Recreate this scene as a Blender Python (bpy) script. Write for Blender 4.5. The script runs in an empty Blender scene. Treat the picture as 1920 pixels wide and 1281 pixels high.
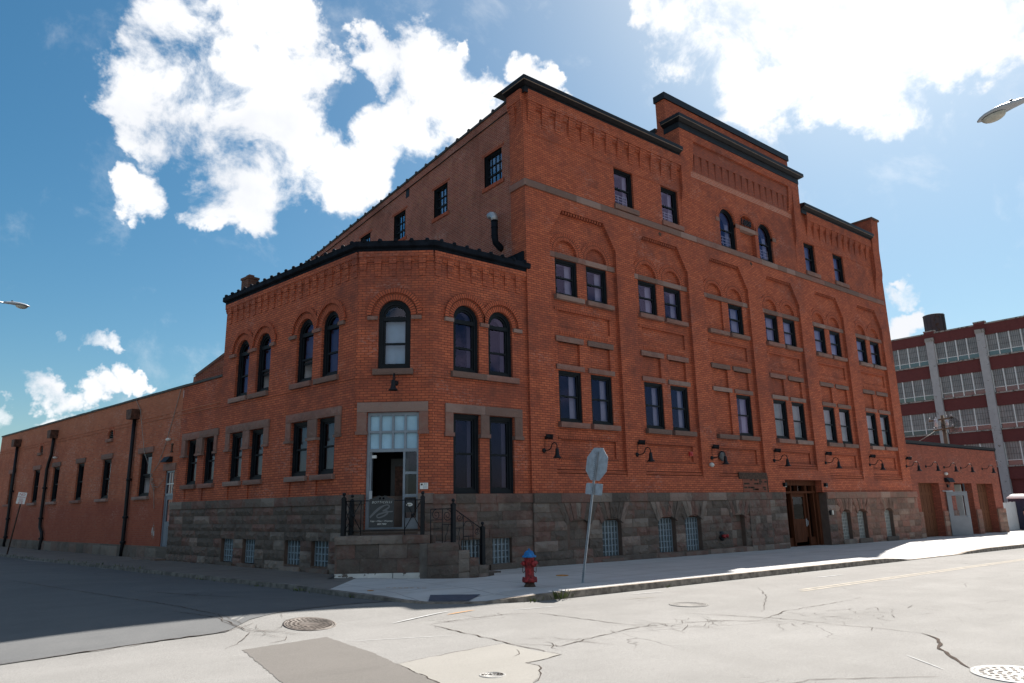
import bpy, bmesh, math, random
from mathutils import Vector, Matrix
R = math.radians
rnd = random.Random(7)
sc = bpy.context.scene
C = sc.collection

# ------------------------------------------------------------------ camera
FPX, ROLL, PITCH, YAW = 1334.68469, -0.01938128, 1.79942765, -0.67340985
MC = Matrix.Rotation(YAW, 4, 'Z') @ Matrix.Rotation(PITCH, 4, 'X') @ Matrix.Rotation(ROLL, 4, 'Z')
camd = bpy.data.cameras.new('camera'); cam = bpy.data.objects.new('camera', camd); C.objects.link(cam)
cam.matrix_world = Matrix.Translation((0, 0, 1.7)) @ MC
camd.sensor_width = 36.0; camd.lens = FPX / 1920 * 36.0
camd.clip_start = 0.1; camd.clip_end = 3000
sc.camera = cam

# ------------------------------------------------------------------ light: sun + sky with clouds
SUN = Vector((0.87, 0.275, 1.0)).normalized()
sd = bpy.data.lights.new('sun', 'SUN'); so = bpy.data.objects.new('sun', sd); C.objects.link(so)
so.rotation_euler = SUN.to_track_quat('Z', 'Y').to_euler()
sd.energy = 5.0; sd.angle = R(0.53); sd.color = (1.0, 0.95, 0.88)
SKY_STRENGTH = 0.085
sc.view_settings.view_transform = 'Standard'; sc.view_settings.look = 'None'
sc.view_settings.exposure = 1.35; sc.view_settings.gamma = 1.0
sc.render.engine = 'CYCLES'
sc.cycles.use_denoising = True
sc.cycles.max_bounces = 8; sc.cycles.diffuse_bounces = 5; sc.cycles.transparent_max_bounces = 12
sc.cycles.sample_clamp_indirect = 8.0
sc.cycles.caustics_reflective = False; sc.cycles.caustics_refractive = False

w = bpy.data.worlds.new('World'); sc.world = w; w.use_nodes = True
nt = w.node_tree; N = nt.nodes; L = nt.links; N.clear()
def nn(t, **k):
    n = N.new(t)
    for a, b in k.items(): setattr(n, a, b)
    return n
out = nn('ShaderNodeOutputWorld'); bg = nn('ShaderNodeBackground'); L.new(bg.outputs[0], out.inputs[0])
bg.inputs[1].default_value = SKY_STRENGTH
sky = nn('ShaderNodeTexSky', sky_type='NISHITA', sun_disc=False)
sky.sun_elevation = math.asin(SUN.z); sky.sun_rotation = math.pi/2 - math.atan2(SUN.y, SUN.x)
sky.altitude = 180; sky.air_density = 1.0; sky.dust_density = 1.3; sky.ozone_density = 1.5
tc = nn('ShaderNodeTexCoord')
DIRV = tc.outputs['Generated']
def wmath(op, a, b=None, c=None, clamp=False):
    n = nn('ShaderNodeMath', operation=op); n.use_clamp = clamp
    for i, v in enumerate((a, b, c)):
        if v is None: continue
        if isinstance(v, (int, float)): n.inputs[i].default_value = v
        else: L.new(v, n.inputs[i])
    return n.outputs[0]
def wnoise(scale, detail, rough, off=(0, 0, 0), lac=2.0, dist=0.0, src=None):
    m = nn('ShaderNodeVectorMath', operation='ADD'); L.new(src or DIRV, m.inputs[0]); m.inputs[1].default_value = off
    n = nn('ShaderNodeTexNoise'); L.new(m.outputs[0], n.inputs['Vector'])
    n.inputs['Scale'].default_value = scale; n.inputs['Detail'].default_value = detail
    n.inputs['Roughness'].default_value = rough; n.inputs['Lacunarity'].default_value = lac; n.inputs['Distortion'].default_value = dist
    return n.outputs[0]
# cumulus banks: centre directions (given as bearings in this frame) and angular sizes
def bearing(px, py):
    return (MC.to_3x3() @ Vector(((px-960)/FPX, -(py-640.5)/FPX, -1.0))).normalized()
BANKS = [(330,90,105),(420,60,110),(520,75,105),(585,90,52),(300,190,100),(395,200,118),(500,190,96),(550,250,55),(440,270,72),
 (250,150,70),(225,215,55),(228,325,38),(290,370,42),(262,345,52),(700,95,52),(770,130,75),(840,150,70),(720,215,68),(800,240,86),
 (885,225,76),(910,185,52),(620,318,70),(540,315,72),(480,370,75),(400,365,62),(700,300,60),(445,410,40),(370,400,28),
 (1215,15,45),(1290,60,85),(1400,55,140),(1520,80,170),(1650,70,160),(1450,150,92),(1560,190,84),(1620,160,100),(1780,25,130),
 (1880,20,100),(1760,100,75),(1545,215,60),(1420,110,110),(195,650,30),(170,645,24),(220,656,24),(110,658,20),(70,738,26),(100,742,24),(140,730,26),
 (180,726,28),(225,722,30),(262,724,24),(10,790,28),(100,785,26),(1685,550,30),(1715,545,30),(1700,520,20),(1690,612,32),(1725,595,28),
 (560,10,60),(1000,150,36),(1030,160,20),(865,88,18)]
wn = nn('ShaderNodeTexNoise'); L.new(DIRV, wn.inputs['Vector']); wn.inputs['Scale'].default_value = 7.0; wn.inputs['Detail'].default_value = 6; wn.inputs['Roughness'].default_value = 0.6
wsub = nn('ShaderNodeVectorMath', operation='SUBTRACT'); L.new(wn.outputs['Color'], wsub.inputs[0]); wsub.inputs[1].default_value = (0.5, 0.5, 0.5)
wsc = nn('ShaderNodeVectorMath', operation='SCALE'); L.new(wsub.outputs[0], wsc.inputs[0]); wsc.inputs['Scale'].default_value = 0.16
wad = nn('ShaderNodeVectorMath', operation='ADD'); L.new(DIRV, wad.inputs[0]); L.new(wsc.outputs[0], wad.inputs[1])
wno = nn('ShaderNodeVectorMath', operation='NORMALIZE'); L.new(wad.outputs[0], wno.inputs[0]); WARP = wno.outputs[0]
acc = None
for px, py, r in BANKS:
    c = bearing(px, py); ang = (0.86 if r > 40 else 0.84)*r/FPX * (1.0/ (1+((px-960)**2+(py-640)**2)/FPX**2))**0.75
    d = nn('ShaderNodeVectorMath', operation='DOT_PRODUCT'); L.new(WARP, d.inputs[0]); d.inputs[1].default_value = c
    mr = nn('ShaderNodeMapRange', interpolation_type='SMOOTHSTEP'); L.new(d.outputs['Value'], mr.inputs[0])
    mr.inputs[1].default_value = math.cos(1.55*ang); mr.inputs[2].default_value = math.cos(0.35*ang)
    mr.inputs[3].default_value = 0.0; mr.inputs[4].default_value = 1.0
    acc = mr.outputs[0] if acc is None else wmath('SMOOTH_MAX', acc, mr.outputs[0], 0.15)
# unseen cloud added in the sky behind the camera to brighten the facades
d = nn('ShaderNodeVectorMath', operation='DOT_PRODUCT'); L.new(DIRV, d.inputs[0]); d.inputs[1].default_value = bearing(960, 500)
back = nn('ShaderNodeMapRange', interpolation_type='SMOOTHSTEP'); L.new(d.outputs['Value'], back.inputs[0])
back.inputs[1].default_value = 0.42; back.inputs[2].default_value = 0.2
gen = nn('ShaderNodeMapRange', interpolation_type='SMOOTHSTEP'); L.new(wnoise(2.3, 3, 0.5, (3.1, 0.4, 8)), gen.inputs[0])
gen.inputs[1].default_value = 0.47; gen.inputs[2].default_value = 0.66; gen.inputs[4].default_value = 0.85
acc = wmath('MAXIMUM', acc, wmath('MULTIPLY', gen.outputs[0], back.outputs[0]))
fine = wnoise(13.0, 11, 0.60, (1.7, 5.2, 0.3), 2.1, 0.25)
big = wnoise(4.5, 4, 0.5, (7.7, 1.2, 2.3))
dens = wmath('ADD', acc, wmath('MULTIPLY_ADD', fine, 3.5, -1.70))
dens = wmath('ADD', dens, wmath('MULTIPLY_ADD', big, 1.2, -0.58))
dm = nn('ShaderNodeMapRange', interpolation_type='SMOOTHSTEP'); L.new(dens, dm.inputs[0])
dm.inputs[1].default_value = 0.28; dm.inputs[2].default_value = 1.10
gate = nn('ShaderNodeMapRange', interpolation_type='SMOOTHSTEP'); L.new(acc, gate.inputs[0])
gate.inputs[1].default_value = 0.03; gate.inputs[2].default_value = 0.32
cover = wmath('MULTIPLY', dm.outputs[0], gate.outputs[0])
shade = nn('ShaderNodeMapRange'); L.new(wnoise(6, 6, 0.55, (0.4, 9.2, 4.4)), shade.inputs[0])
shade.inputs[1].default_value = 0.35; shade.inputs[2].default_value = 0.62
cm = nn('ShaderNodeMix', data_type='RGBA'); L.new(shade.outputs[0], cm.inputs[0])
cm.inputs[6].default_value = (4.3, 4.4, 4.6, 1); cm.inputs[7].default_value = (5.6, 5.6, 5.6, 1)
hs = nn('ShaderNodeHueSaturation'); sg = nn('ShaderNodeGamma'); sg.inputs[1].default_value = 0.88; L.new(sky.outputs[0], sg.inputs[0]); L.new(sg.outputs[0], hs.inputs['Color'])
hs.inputs['Hue'].default_value = 0.490; hs.inputs['Saturation'].default_value = 1.45; hs.inputs['Value'].default_value = 0.61
tn = nn('ShaderNodeMix', data_type='RGBA', blend_type='MULTIPLY'); tn.inputs[0].default_value = 1.0; L.new(hs.outputs[0], tn.inputs[6]); tn.inputs[7].default_value = (0.90, 1.03, 1.02, 1)
mx = nn('ShaderNodeMix', data_type='RGBA'); L.new(cover, mx.inputs[0]); L.new(tn.outputs[2], mx.inputs[6]); L.new(cm.outputs[2], mx.inputs[7])
L.new(mx.outputs[2], bg.inputs[0])

# ------------------------------------------------------------------ small scene helpers
def tag(o, label=None, cat=None, group=None, kind=None):
    if label: o['label'] = label
    if cat: o['category'] = cat
    if group: o['group'] = group
    if kind: o['kind'] = kind
    return o
def empty(name, loc=(0, 0, 0), rotz=0.0, label=None, cat=None, group=None):
    o = bpy.data.objects.new(name, None); C.objects.link(o)
    o.location = loc; o.rotation_euler = (0, 0, rotz); o.empty_display_size = 0.3
    return tag(o, label, cat, group)
def copy_tree(o, parent=None):
    c = o.copy(); C.objects.link(c); c.parent = parent
    for ch in list(o.children): copy_tree(ch, c)
    return c

class MB:
    """collects faces of one mesh: (points, material, wanted normal, tint)"""
    def __init__(s): s.v = []; s.f = []; s.m = []; s.c = []; s.mats = []; s.uv = []; s.sm = []
    def mi(s, m):
        if m not in s.mats: s.mats.append(m)
        return s.mats.index(m)
    def poly(s, pts, m, n=None, c=0.5, uv=None, smooth=False):
        pts = [Vector(p) for p in pts]
        nv = Vector((0, 0, 0))
        for i in range(len(pts)):
            a, b = pts[i], pts[(i+1) % len(pts)]
            nv += Vector(((a.y-b.y)*(a.z+b.z), (a.z-b.z)*(a.x+b.x), (a.x-b.x)*(a.y+b.y)))
        if nv.length < 1e-12: return
        if n is not None and nv.dot(Vector(n)) < 0:
            pts.reverse(); nv = -nv
            if uv: uv = uv[::-1]
        nv.normalize()
        if uv is None:
            if abs(nv.z) > 0.75: uv = [(p.x, p.y) for p in pts]
            else:
                t = Vector((-nv.y, nv.x, 0)).normalized(); uv = [(p.dot(t), p.z) for p in pts]
        b = len(s.v); s.v += [tuple(p) for p in pts]
        s.f.append(tuple(range(b, b+len(pts)))); s.m.append(s.mi(m)); s.c.append(c); s.uv.append(uv); s.sm.append(smooth)
    def box(s, a, b, m, c=0.5, X=None):
        (x0, y0, z0), (x1, y1, z1) = a, b
        P = [Vector((x, y, z)) for z in (z0, z1) for y in (y0, y1) for x in (x0, x1)]
        ctr = (P[0]+P[7])/2
        if X: P = [X @ p for p in P]; ctr = X @ ctr
        for q in ((0,1,3,2),(4,5,7,6),(0,1,5,4),(2,3,7,6),(0,2,6,4),(1,3,7,5)):
            pp = [P[i] for i in q]; s.poly(pp, m, (sum(pp, Vector())/4-ctr), c)
    def tube(s, path, r, m, n=8, c=0.5, caps=True, radii=None):
        path = [Vector(p) for p in path]; rings = []
        up = Vector((0, 0, 1)); prev = None
        for i, p in enumerate(path):
            t = (path[min(i+1, len(path)-1)]-path[max(i-1, 0)]).normalized()
            if prev is None:
                a = t.cross(up)
                if a.length < 1e-3: a = t.cross(Vector((1, 0, 0)))
                a.normalize()
            else:
                a = prev - t*prev.dot(t)
                a.normalize()
            prev = a; b = t.cross(a); rr = radii[i] if radii else r
            rings.append([p + (a*math.cos(2*math.pi*k/n)+b*math.sin(2*math.pi*k/n))*rr for k in range(n)])
        for i in range(len(rings)-1):
            for k in range(n):
                q = [rings[i][k], rings[i][(k+1) % n], rings[i+1][(k+1) % n], rings[i+1][k]]
                s.poly(q, m, sum(q, Vector())/4-(path[i]+path[i+1])/2, c, smooth=True)
        if caps:
            s.poly(rings[0], m, path[0]-path[1], c); s.poly(rings[-1], m, path[-1]-path[-2], c)
    def lathe(s, prof, m, o=(0, 0, 0), axis=(0, 0, 1), n=16, c=0.5):
        o = Vector(o); ax = Vector(axis).normalized(); a = ax.orthogonal().normalized(); b = ax.cross(a)
        rings = [[o+ax*z+(a*math.cos(2*math.pi*k/n)+b*math.sin(2*math.pi*k/n))*r for k in range(n)] for r, z in prof]
        for i in range(len(rings)-1):
            for k in range(n):
                q = [rings[i][k], rings[i][(k+1) % n], rings[i+1][(k+1) % n], rings[i+1][k]]
                dz = prof[i+1][1]-prof[i][1]; dr = prof[i+1][0]-prof[i][0]
                mid = sum(q, Vector())/4; rad = mid-o-ax*((mid-o).dot(ax))
                nrm = (rad.normalized() if rad.length > 1e-9 else Vector())*dz - ax*dr
                s.poly(q, m, nrm if nrm.length > 1e-9 else None, c, smooth=True)
        if prof[0][0] > 1e-4: s.poly(rings[0], m, -ax, c)
        if prof[-1][0] > 1e-4: s.poly(rings[-1], m, ax, c)
    def build(s, name, parent=None, merge=False):
        me = bpy.data.meshes.new(name); me.from_pydata(s.v, [], s.f)
        for m in s.mats: me.materials.append(m)
        me.polygons.foreach_set('material_index', s.m)
        me.polygons.foreach_set('use_smooth', s.sm)
        ul = me.uv_layers.new(name='UVMap'); k = 0
        flat = [x for u in s.uv for q in u for x in q]; ul.data.foreach_set('uv', flat)
        at = me.color_attributes.new('tint', 'FLOAT_COLOR', 'CORNER')
        cols = []
        for i, f in enumerate(s.f): cols += [s.c[i], s.c[i], s.c[i], 1.0]*len(f)
        at.data.foreach_set('color', cols)
        if merge or any(s.sm):
            bm = bmesh.new(); bm.from_mesh(me); bmesh.ops.remove_doubles(bm, verts=bm.verts, dist=0.0004); bm.to_mesh(me); bm.free()
        me.update()
        o = bpy.data.objects.new(name, me); C.objects.link(o)
        if parent:
            o.parent = parent
            o.matrix_parent_inverse = parent_world(parent).inverted()
        return o
def parent_world(p):
    m = p.matrix_parent_inverse @ Matrix.LocRotScale(p.location, p.rotation_euler, p.scale) if p.parent else Matrix.LocRotScale(p.location, p.rotation_euler, p.scale)
    return parent_world(p.parent) @ m if p.parent else m

class Frame:
    """a wall plane: u along it, z up, d outwards"""
    def __init__(s, o, u):
        s.o = Vector(o); s.u = Vector(u).normalized(); s.n = None
    def __call__(s, u, z, d=0.0): return s.o + s.u*u + s.n*d + Vector((0, 0, z))
def frame(o, u, n):
    f = Frame(o, u); f.n = Vector(n).normalized(); return f
def fbox(mb, F, u0, u1, z0, z1, d0, d1, m, c=0.5):
    P = [F(u, z, d) for d in (d0, d1) for z in (z0, z1) for u in (u0, u1)]
    ctr = sum(P, Vector())/8
    for q in ((0,1,3,2),(4,5,7,6),(0,1,5,4),(2,3,7,6),(0,2,6,4),(1,3,7,5)):
        pp = [P[i] for i in q]; mb.poly(pp, m, sum(pp, Vector())/4-ctr, c)
def facade(mb, F, u0, u1, z0, z1, rects, mat, d0=0.0):
    """wall sheet with stepped panels and openings; rect = (ua,ub,za,zb,depth[,mat]) ; depth None = opening, 6th item reveal depth"""
    us = sorted({round(x, 4) for x in [u0, u1]+[q for r in rects for q in r[:2]] if u0-1e-6 <= x <= u1+1e-6})
    zs = sorted({round(x, 4) for x in [z0, z1]+[q for r in rects for q in r[2:4]] if z0-1e-6 <= x <= z1+1e-6})
    nu, nz = len(us)-1, len(zs)-1
    g = [[(d0, mat, False)]*nz for _ in range(nu)]
    for r in rects:
        val = (-r[5] + 0.0, mat, True) if r[4] is None else (r[4], r[5] if len(r) > 5 else mat, False)
        for i in range(nu):
            if us[i] < r[0]-1e-4 or us[i+1] > r[1]+1e-4: continue
            for j in range(nz):
                if zs[j] < r[2]-1e-4 or zs[j+1] > r[3]+1e-4: continue
                g[i][j] = val
    for j in range(nz):
        i = 0
        while i < nu:
            k = i
            while k+1 < nu and g[k+1][j] == g[i][j]: k += 1
            d, m, hole = g[i][j]
            if not hole:
                mb.poly([F(us[i], zs[j], d), F(us[k+1], zs[j], d), F(us[k+1], zs[j+1], d), F(us[i], zs[j+1], d)], m, F.n)
            i = k+1
    for i in range(nu-1):
        for j in range(nz):
            a, b = g[i][j], g[i+1][j]
            if abs(a[0]-b[0]) > 1e-5:
                mb.poly([F(us[i+1], zs[j], a[0]), F(us[i+1], zs[j+1], a[0]), F(us[i+1], zs[j+1], b[0]), F(us[i+1], zs[j], b[0])],
                        (a if a[0] > b[0] else b)[1], F.u*(1 if a[0] > b[0] else -1))
    for i in range(nu):
        for j in range(nz-1):
            a, b = g[i][j], g[i][j+1]
            if abs(a[0]-b[0]) > 1e-5:
                mb.poly([F(us[i], zs[j+1], a[0]), F(us[i+1], zs[j+1], a[0]), F(us[i+1], zs[j+1], b[0]), F(us[i], zs[j+1], b[0])],
                        (a if a[0] > b[0] else b)[1], Vector((0, 0, 1 if a[0] > b[0] else -1)))
def spandrel(mb, F, uc, zs, r, d, db, m, n=14):
    """fills the two corners above a half-round head and builds the arch soffit"""
    A = [(uc-r*math.cos(math.pi*k/n), zs+r*math.sin(math.pi*k/n)) for k in range(n+1)]
    for k in range(n):
        (ua, za), (ub, zb) = A[k], A[k+1]
        mb.poly([F(ua, za, d), F(ub, zb, d), F(ub, zs+r, d), F(ua, zs+r, d)], m, F.n)
        mid = F((ua+ub)/2, (za+zb)/2, d)
        mb.poly([F(ua, za, d), F(ub, zb, d), F(ub, zb, db), F(ua, za, db)], m, F(uc, zs, d)-mid)
def arch_ring(mb, F, uc, zs, r0, r1, d0, d1, m, n=20, umin=-1e9, umax=1e9, a0=0.0, a1=math.pi):
    cl = lambda u: max(umin, min(umax, u))
    def P(r, a, d): return F(cl(uc-r*math.cos(a)), zs+r*math.sin(a), d)
    for k in range(n):
        a, b = a0+(a1-a0)*k/n, a0+(a1-a0)*(k+1)/n
        ra = (r0+r1)/2
        uv = [(a*ra, r0), (b*ra, r0), (b*ra, r1), (a*ra, r1)]
        mb.poly([P(r0, a, d1), P(r0, b, d1), P(r1, b, d1), P(r1, a, d1)], m, F.n, uv=uv)
        ctr = F(uc, zs, d1)
        q = [P(r1, a, d1), P(r1, b, d1), P(r1, b, d0), P(r1, a, d0)]; mb.poly(q, m, sum(q, Vector())/4-ctr)
        q = [P(r0, a, d1), P(r0, b, d1), P(r0, b, d0), P(r0, a, d0)]; mb.poly(q, m, ctr-sum(q, Vector())/4)
def rock(mb, F, u0, u1, z0, z1, d0, d1, m, amp=0.03, c=None, step=0.11, margin=True):
    """one rock-faced stone: flat sides, a rough swelling front"""
    c = rnd.random() if c is None else c
    nx = max(2, min(16, round((u1-u0)/step))); nz = max(2, round((z1-z0)/step))
    g = [[None]*(nz+1) for _ in range(nx+1)]
    for i in range(nx+1):
        for j in range(nz+1):
            e = i in (0, nx) or j in (0, nz)
            d = d1 + (0 if e else rnd.uniform(0.25, 1.0)*amp)
            ju = 0 if i in (0, nx) else rnd.uniform(-.3, .3)*(u1-u0)/nx
            jz = 0 if j in (0, nz) else rnd.uniform(-.3, .3)*(z1-z0)/nz
            g[i][j] = F(u0+(u1-u0)*i/nx+ju, z0+(z1-z0)*j/nz+jz, d)
    for i in range(nx):
        for j in range(nz):
            a, b, cc, e = g[i][j], g[i+1][j], g[i+1][j+1], g[i][j+1]
            if rnd.random() < .5: mb.poly([a, b, cc], m, F.n, c); mb.poly([a, cc, e], m, F.n, c)
            else: mb.poly([a, b, e], m, F.n, c); mb.poly([b, cc, e], m, F.n, c)
    for (ua, za), (ub, zb), n in (((u0, z0), (u1, z0), Vector((0, 0, -1))), ((u0, z1), (u1, z1), Vector((0, 0, 1))), ((u0, z0), (u0, z1), -F.u), ((u1, z0), (u1, z1), F.u)):
        mb.poly([F(ua, za, d0), F(ub, zb, d0), F(ub, zb, d1), F(ua, za, d1)], m, n, c)
def ashlar(mb, F, u0, u1, courses, holes, d, m, joint=0.008, wmin=0.45, wmax=1.0, amp=0.035):
    """courses of rock-faced stones, cut around holes (ua,ub,za,zb)"""
    for (za, zb) in courses:
        cuts = [(h[0], h[1]) for h in holes if h[2] < zb-0.04 and h[3] > za+0.04]
        cuts.sort(); segs = []; x = u0
        for a, b in cuts:
            if a > x: segs.append((x, min(a, u1)))
            x = max(x, b)
        if x < u1: segs.append((x, u1))
        for a, b in segs:
            u = a
            while u < b-0.02:
                wd = rnd.uniform(wmin, wmax)
                if b-(u+wd) < wmin*0.7: wd = b-u
                e = min(u+wd, b)
                rock(mb, F, u+joint/2, e-joint/2, za+joint/2, zb-joint/2, d-0.05, d+rnd.uniform(-.004, .008), m, amp)
                u = e

# ------------------------------------------------------------------ materials
class MT:
    def __init__(s, name):
        s.m = bpy.data.materials.new(name); s.m.use_nodes = True
        s.t = s.m.node_tree; s.t.nodes.clear()
        s.out = s.n('ShaderNodeOutputMaterial'); s.b = s.n('ShaderNodeBsdfPrincipled'); s.l(s.b.outputs[0], s.out.inputs[0])
    def n(s, t, **k):
        n = s.t.nodes.new(t)
        for a, b in k.items(): setattr(n, a, b)
        return n
    def l(s, a, b): s.t.links.new(a, b)
    def set(s, inp, v):
        i = inp
        if hasattr(v, 'is_output'): s.l(v, i)
        else: i.default_value = v
    def coord(s, which='Object'): return s.n('ShaderNodeTexCoord').outputs[which]
    def pos(s): return s.n('ShaderNodeNewGeometry').outputs['Position']
    def scale(s, v, sx, sy, sz):
        m = s.n('ShaderNodeMapping'); s.l(v, m.inputs[0]); m.inputs['Scale'].default_value = (sx, sy, sz); return m.outputs[0]
    def noise(s, scale, detail=4, rough=0.55, vec=None, dist=0.0):
        n = s.n('ShaderNodeTexNoise'); s.l(vec if vec is not None else s.pos(), n.inputs['Vector'])
        n.inputs['Scale'].default_value = scale; n.inputs['Detail'].default_value = detail; n.inputs['Roughness'].default_value = rough; n.inputs['Distortion'].default_value = dist
        return n.outputs[0]
    def ramp(s, f, a, b, lo=0.0, hi=1.0, smooth=True):
        n = s.n('ShaderNodeMapRange'); n.interpolation_type = 'SMOOTHSTEP' if smooth else 'LINEAR'
        s.l(f, n.inputs[0]); n.inputs[1].default_value = a; n.inputs[2].default_value = b; n.inputs[3].default_value = lo; n.inputs[4].default_value = hi
        return n.outputs[0]
    def mix(s, f, a, b, mode='MIX'):
        n = s.n('ShaderNodeMix', data_type='RGBA', blend_type=mode); s.set(n.inputs[0], f)
        for i, v in ((6, a), (7, b)):
            if hasattr(v, 'is_output'): s.l(v, n.inputs[i])
            else: n.inputs[i].default_value = (*v, 1) if len(v) == 3 else v
        return n.outputs[2]
    def math(s, op, a, b=0.0):
        n = s.n('ShaderNodeMath', operation=op); s.set(n.inputs[0], a); s.set(n.inputs[1], b); return n.outputs[0]
    def bump(s, h, strength, dist=0.01):
        n = s.n('ShaderNodeBump'); s.l(h, n.inputs['Height']); n.inputs['Strength'].default_value = strength; n.inputs['Distance'].default_value = dist
        s.l(n.outputs[0], s.b.inputs['Normal'])
    def base(s, c):
        if hasattr(c, 'is_output'): s.l(c, s.b.inputs['Base Color'])
        else: s.b.inputs['Base Color'].default_value = (*c, 1)
    def rough(s, r, spec=0.4, metal=0.0):
        s.set(s.b.inputs['Roughness'], r); s.b.inputs['Specular IOR Level'].default_value = spec; s.b.inputs['Metallic'].default_value = metal
def plain(name, c, rough=0.6, spec=0.4, metal=0.0, var=0.15, vs=3.0):
    k = MT(name); f = k.noise(vs, 5, 0.6)
    k.base(k.mix(k.ramp(f, 0.3, 0.7), [x*(1-var) for x in c], [min(1, x*(1+var)) for x in c])); k.rough(rough, spec, metal); return k.m
def brick(name, c1, c2, mortar, stain, stain_amt=0.5, efflo=0.0, eff_col=(0.55, 0.42, 0.38), bw=0.215, bh=0.0745, ms=0.008, bumpv=0.35, odd=None, low=None):
    k = MT(name); uv = k.coord('UV')
    t = k.n('ShaderNodeTexBrick'); k.l(uv, t.inputs['Vector'])
    t.offset = 0.5; t.inputs['Scale'].default_value = 1.0; t.inputs['Brick Width'].default_value = bw; t.inputs['Row Height'].default_value = bh
    t.inputs['Mortar Size'].default_value = ms; t.inputs['Mortar Smooth'].default_value = 0.2; t.inputs['Bias'].default_value = 0.0
    t.inputs['Color1'].default_value = (*c1, 1); t.inputs['Color2'].default_value = (*c2, 1); t.inputs['Mortar'].default_value = (*mortar, 1)
    col = t.outputs['Color']
    if odd:                                    # scattered off-colour bricks
        t2 = k.n('ShaderNodeTexBrick'); k.l(uv, t2.inputs['Vector']); t2.offset = 0.5
        for a, v in (('Scale', 1.0), ('Brick Width', bw), ('Row Height', bh), ('Mortar Size', 0.0), ('Bias', -0.1)): t2.inputs[a].default_value = v
        t2.inputs['Color1'].default_value = (0, 0, 0, 1); t2.inputs['Color2'].default_value = (1, 1, 1, 1)
        nz = k.noise(1.3, 3)
        pick = k.ramp(k.math('ADD', t2.outputs['Color'], k.math('MULTIPLY', k.math('SUBTRACT', nz, 0.5), 0.5)), 0.80, 0.84)
        pick = k.math('MULTIPLY', pick, k.ramp(t.outputs['Fac'], 0.0, 0.5, 1, 0))
        col = k.mix(k.math('MULTIPLY', pick, 0.5), col, odd)
    big = k.noise(0.35, 6, 0.6); med = k.noise(1.9, 6, 0.65)
    s1 = k.ramp(k.math('ADD', k.math('MULTIPLY', big, 0.6), k.math('MULTIPLY', med, 0.4)), 0.45, 0.66, 0.0, stain_amt)
    col = k.mix(s1, col, stain, 'MIX')
    patch = k.noise(0.9, 7, 0.7, k.scale(k.pos(), 1, 1, 0.8)); col = k.mix(k.ramp(patch, 0.55, 0.70, 0, 0.6*stain_amt), col, [x*0.8 for x in stain])
    streak = k.noise(1.0, 5, 0.6, k.scale(k.pos(), 2.4, 2.4, 0.22))
    col = k.mix(k.ramp(streak, 0.52, 0.72, 0, 0.35), col, [x*0.45 for x in c1])
    val = k.noise(5.0, 4, 0.7)
    col = k.mix(k.ramp(val, 0.3, 0.7, 0.0, 0.22), col, [min(1, x*1.35) for x in c2])
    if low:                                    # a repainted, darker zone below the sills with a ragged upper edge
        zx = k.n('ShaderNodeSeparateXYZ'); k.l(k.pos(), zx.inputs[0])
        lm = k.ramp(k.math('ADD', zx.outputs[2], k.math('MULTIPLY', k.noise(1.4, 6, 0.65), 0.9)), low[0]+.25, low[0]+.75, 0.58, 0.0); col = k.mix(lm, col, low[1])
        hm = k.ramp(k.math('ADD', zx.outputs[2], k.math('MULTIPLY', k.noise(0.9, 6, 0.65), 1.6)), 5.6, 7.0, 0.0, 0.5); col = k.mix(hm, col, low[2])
    if efflo > 0:
        e = k.noise(0.55, 3, 0.5, k.scale(k.pos(), 1, 1, 1.6)); e2 = k.noise(7.0, 4, 0.75, k.scale(k.pos(), 1, 1, 2.6))
        em = k.math('MULTIPLY', k.ramp(e, 0.53, 0.68), k.ramp(e2, 0.5, 0.64)); col = k.mix(k.math('MULTIPLY', em, efflo), col, eff_col)
    k.base(col); k.rough(0.88, 0.25)
    h = k.math('SUBTRACT', k.math('MULTIPLY', k.noise(30, 3, 0.6), 0.4), k.math('MULTIPLY', t.outputs['Fac'], 0.8))
    k.bump(h, bumpv, 0.012)
    return k.m
M = {}
M['brick'] = brick('painted_orange_brick', (0.53, 0.140, 0.066), (0.35, 0.085, 0.045), (0.120, 0.042, 0.028), (0.150, 0.051, 0.038), 0.82, 0.36, (0.46, 0.30, 0.26), ms=0.0095, bumpv=0.6)
M['brick_ring'] = brick('arch_voussoir_brick', (0.48, 0.118, 0.056), (0.37, 0.086, 0.043), (0.085, 0.030, 0.020), (0.22, 0.065, 0.040), 0.4, 0, bw=0.078, bh=0.21, ms=0.016)
M['brick_panel'] = brick('smoky_panel_brick', (0.36, 0.092, 0.050), (0.23, 0.062, 0.040), (0.17, 0.075, 0.055), (0.15, 0.05, 0.04), 0.4, 0.25, (0.5, 0.36, 0.31), ms=0.012)
M['brick_pale'] = brick('rubbed_band_brick', (0.46, 0.135, 0.075), (0.34, 0.10, 0.06), (0.42, 0.25, 0.19), (0.3, 0.09, 0.06), 0.3, 0.6, (0.5, 0.36, 0.31), ms=0.016)
M['brick_dark'] = brick('old_bare_brick', (0.27, 0.080, 0.048), (0.17, 0.052, 0.034), (0.15, 0.075, 0.055), (0.09, 0.035, 0.026), 0.6, 0.4, (0.5, 0.4, 0.36), ms=0.014)
M['brick_side'] = brick('weathered_side_wall_brick', (0.32, 0.096, 0.060), (0.21, 0.062, 0.042), (0.37, 0.23, 0.19), (0.10, 0.042, 0.030), 0.6, 0.45, (0.5, 0.4, 0.36), ms=0.010, odd=(0.40, 0.16, 0.07))
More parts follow.
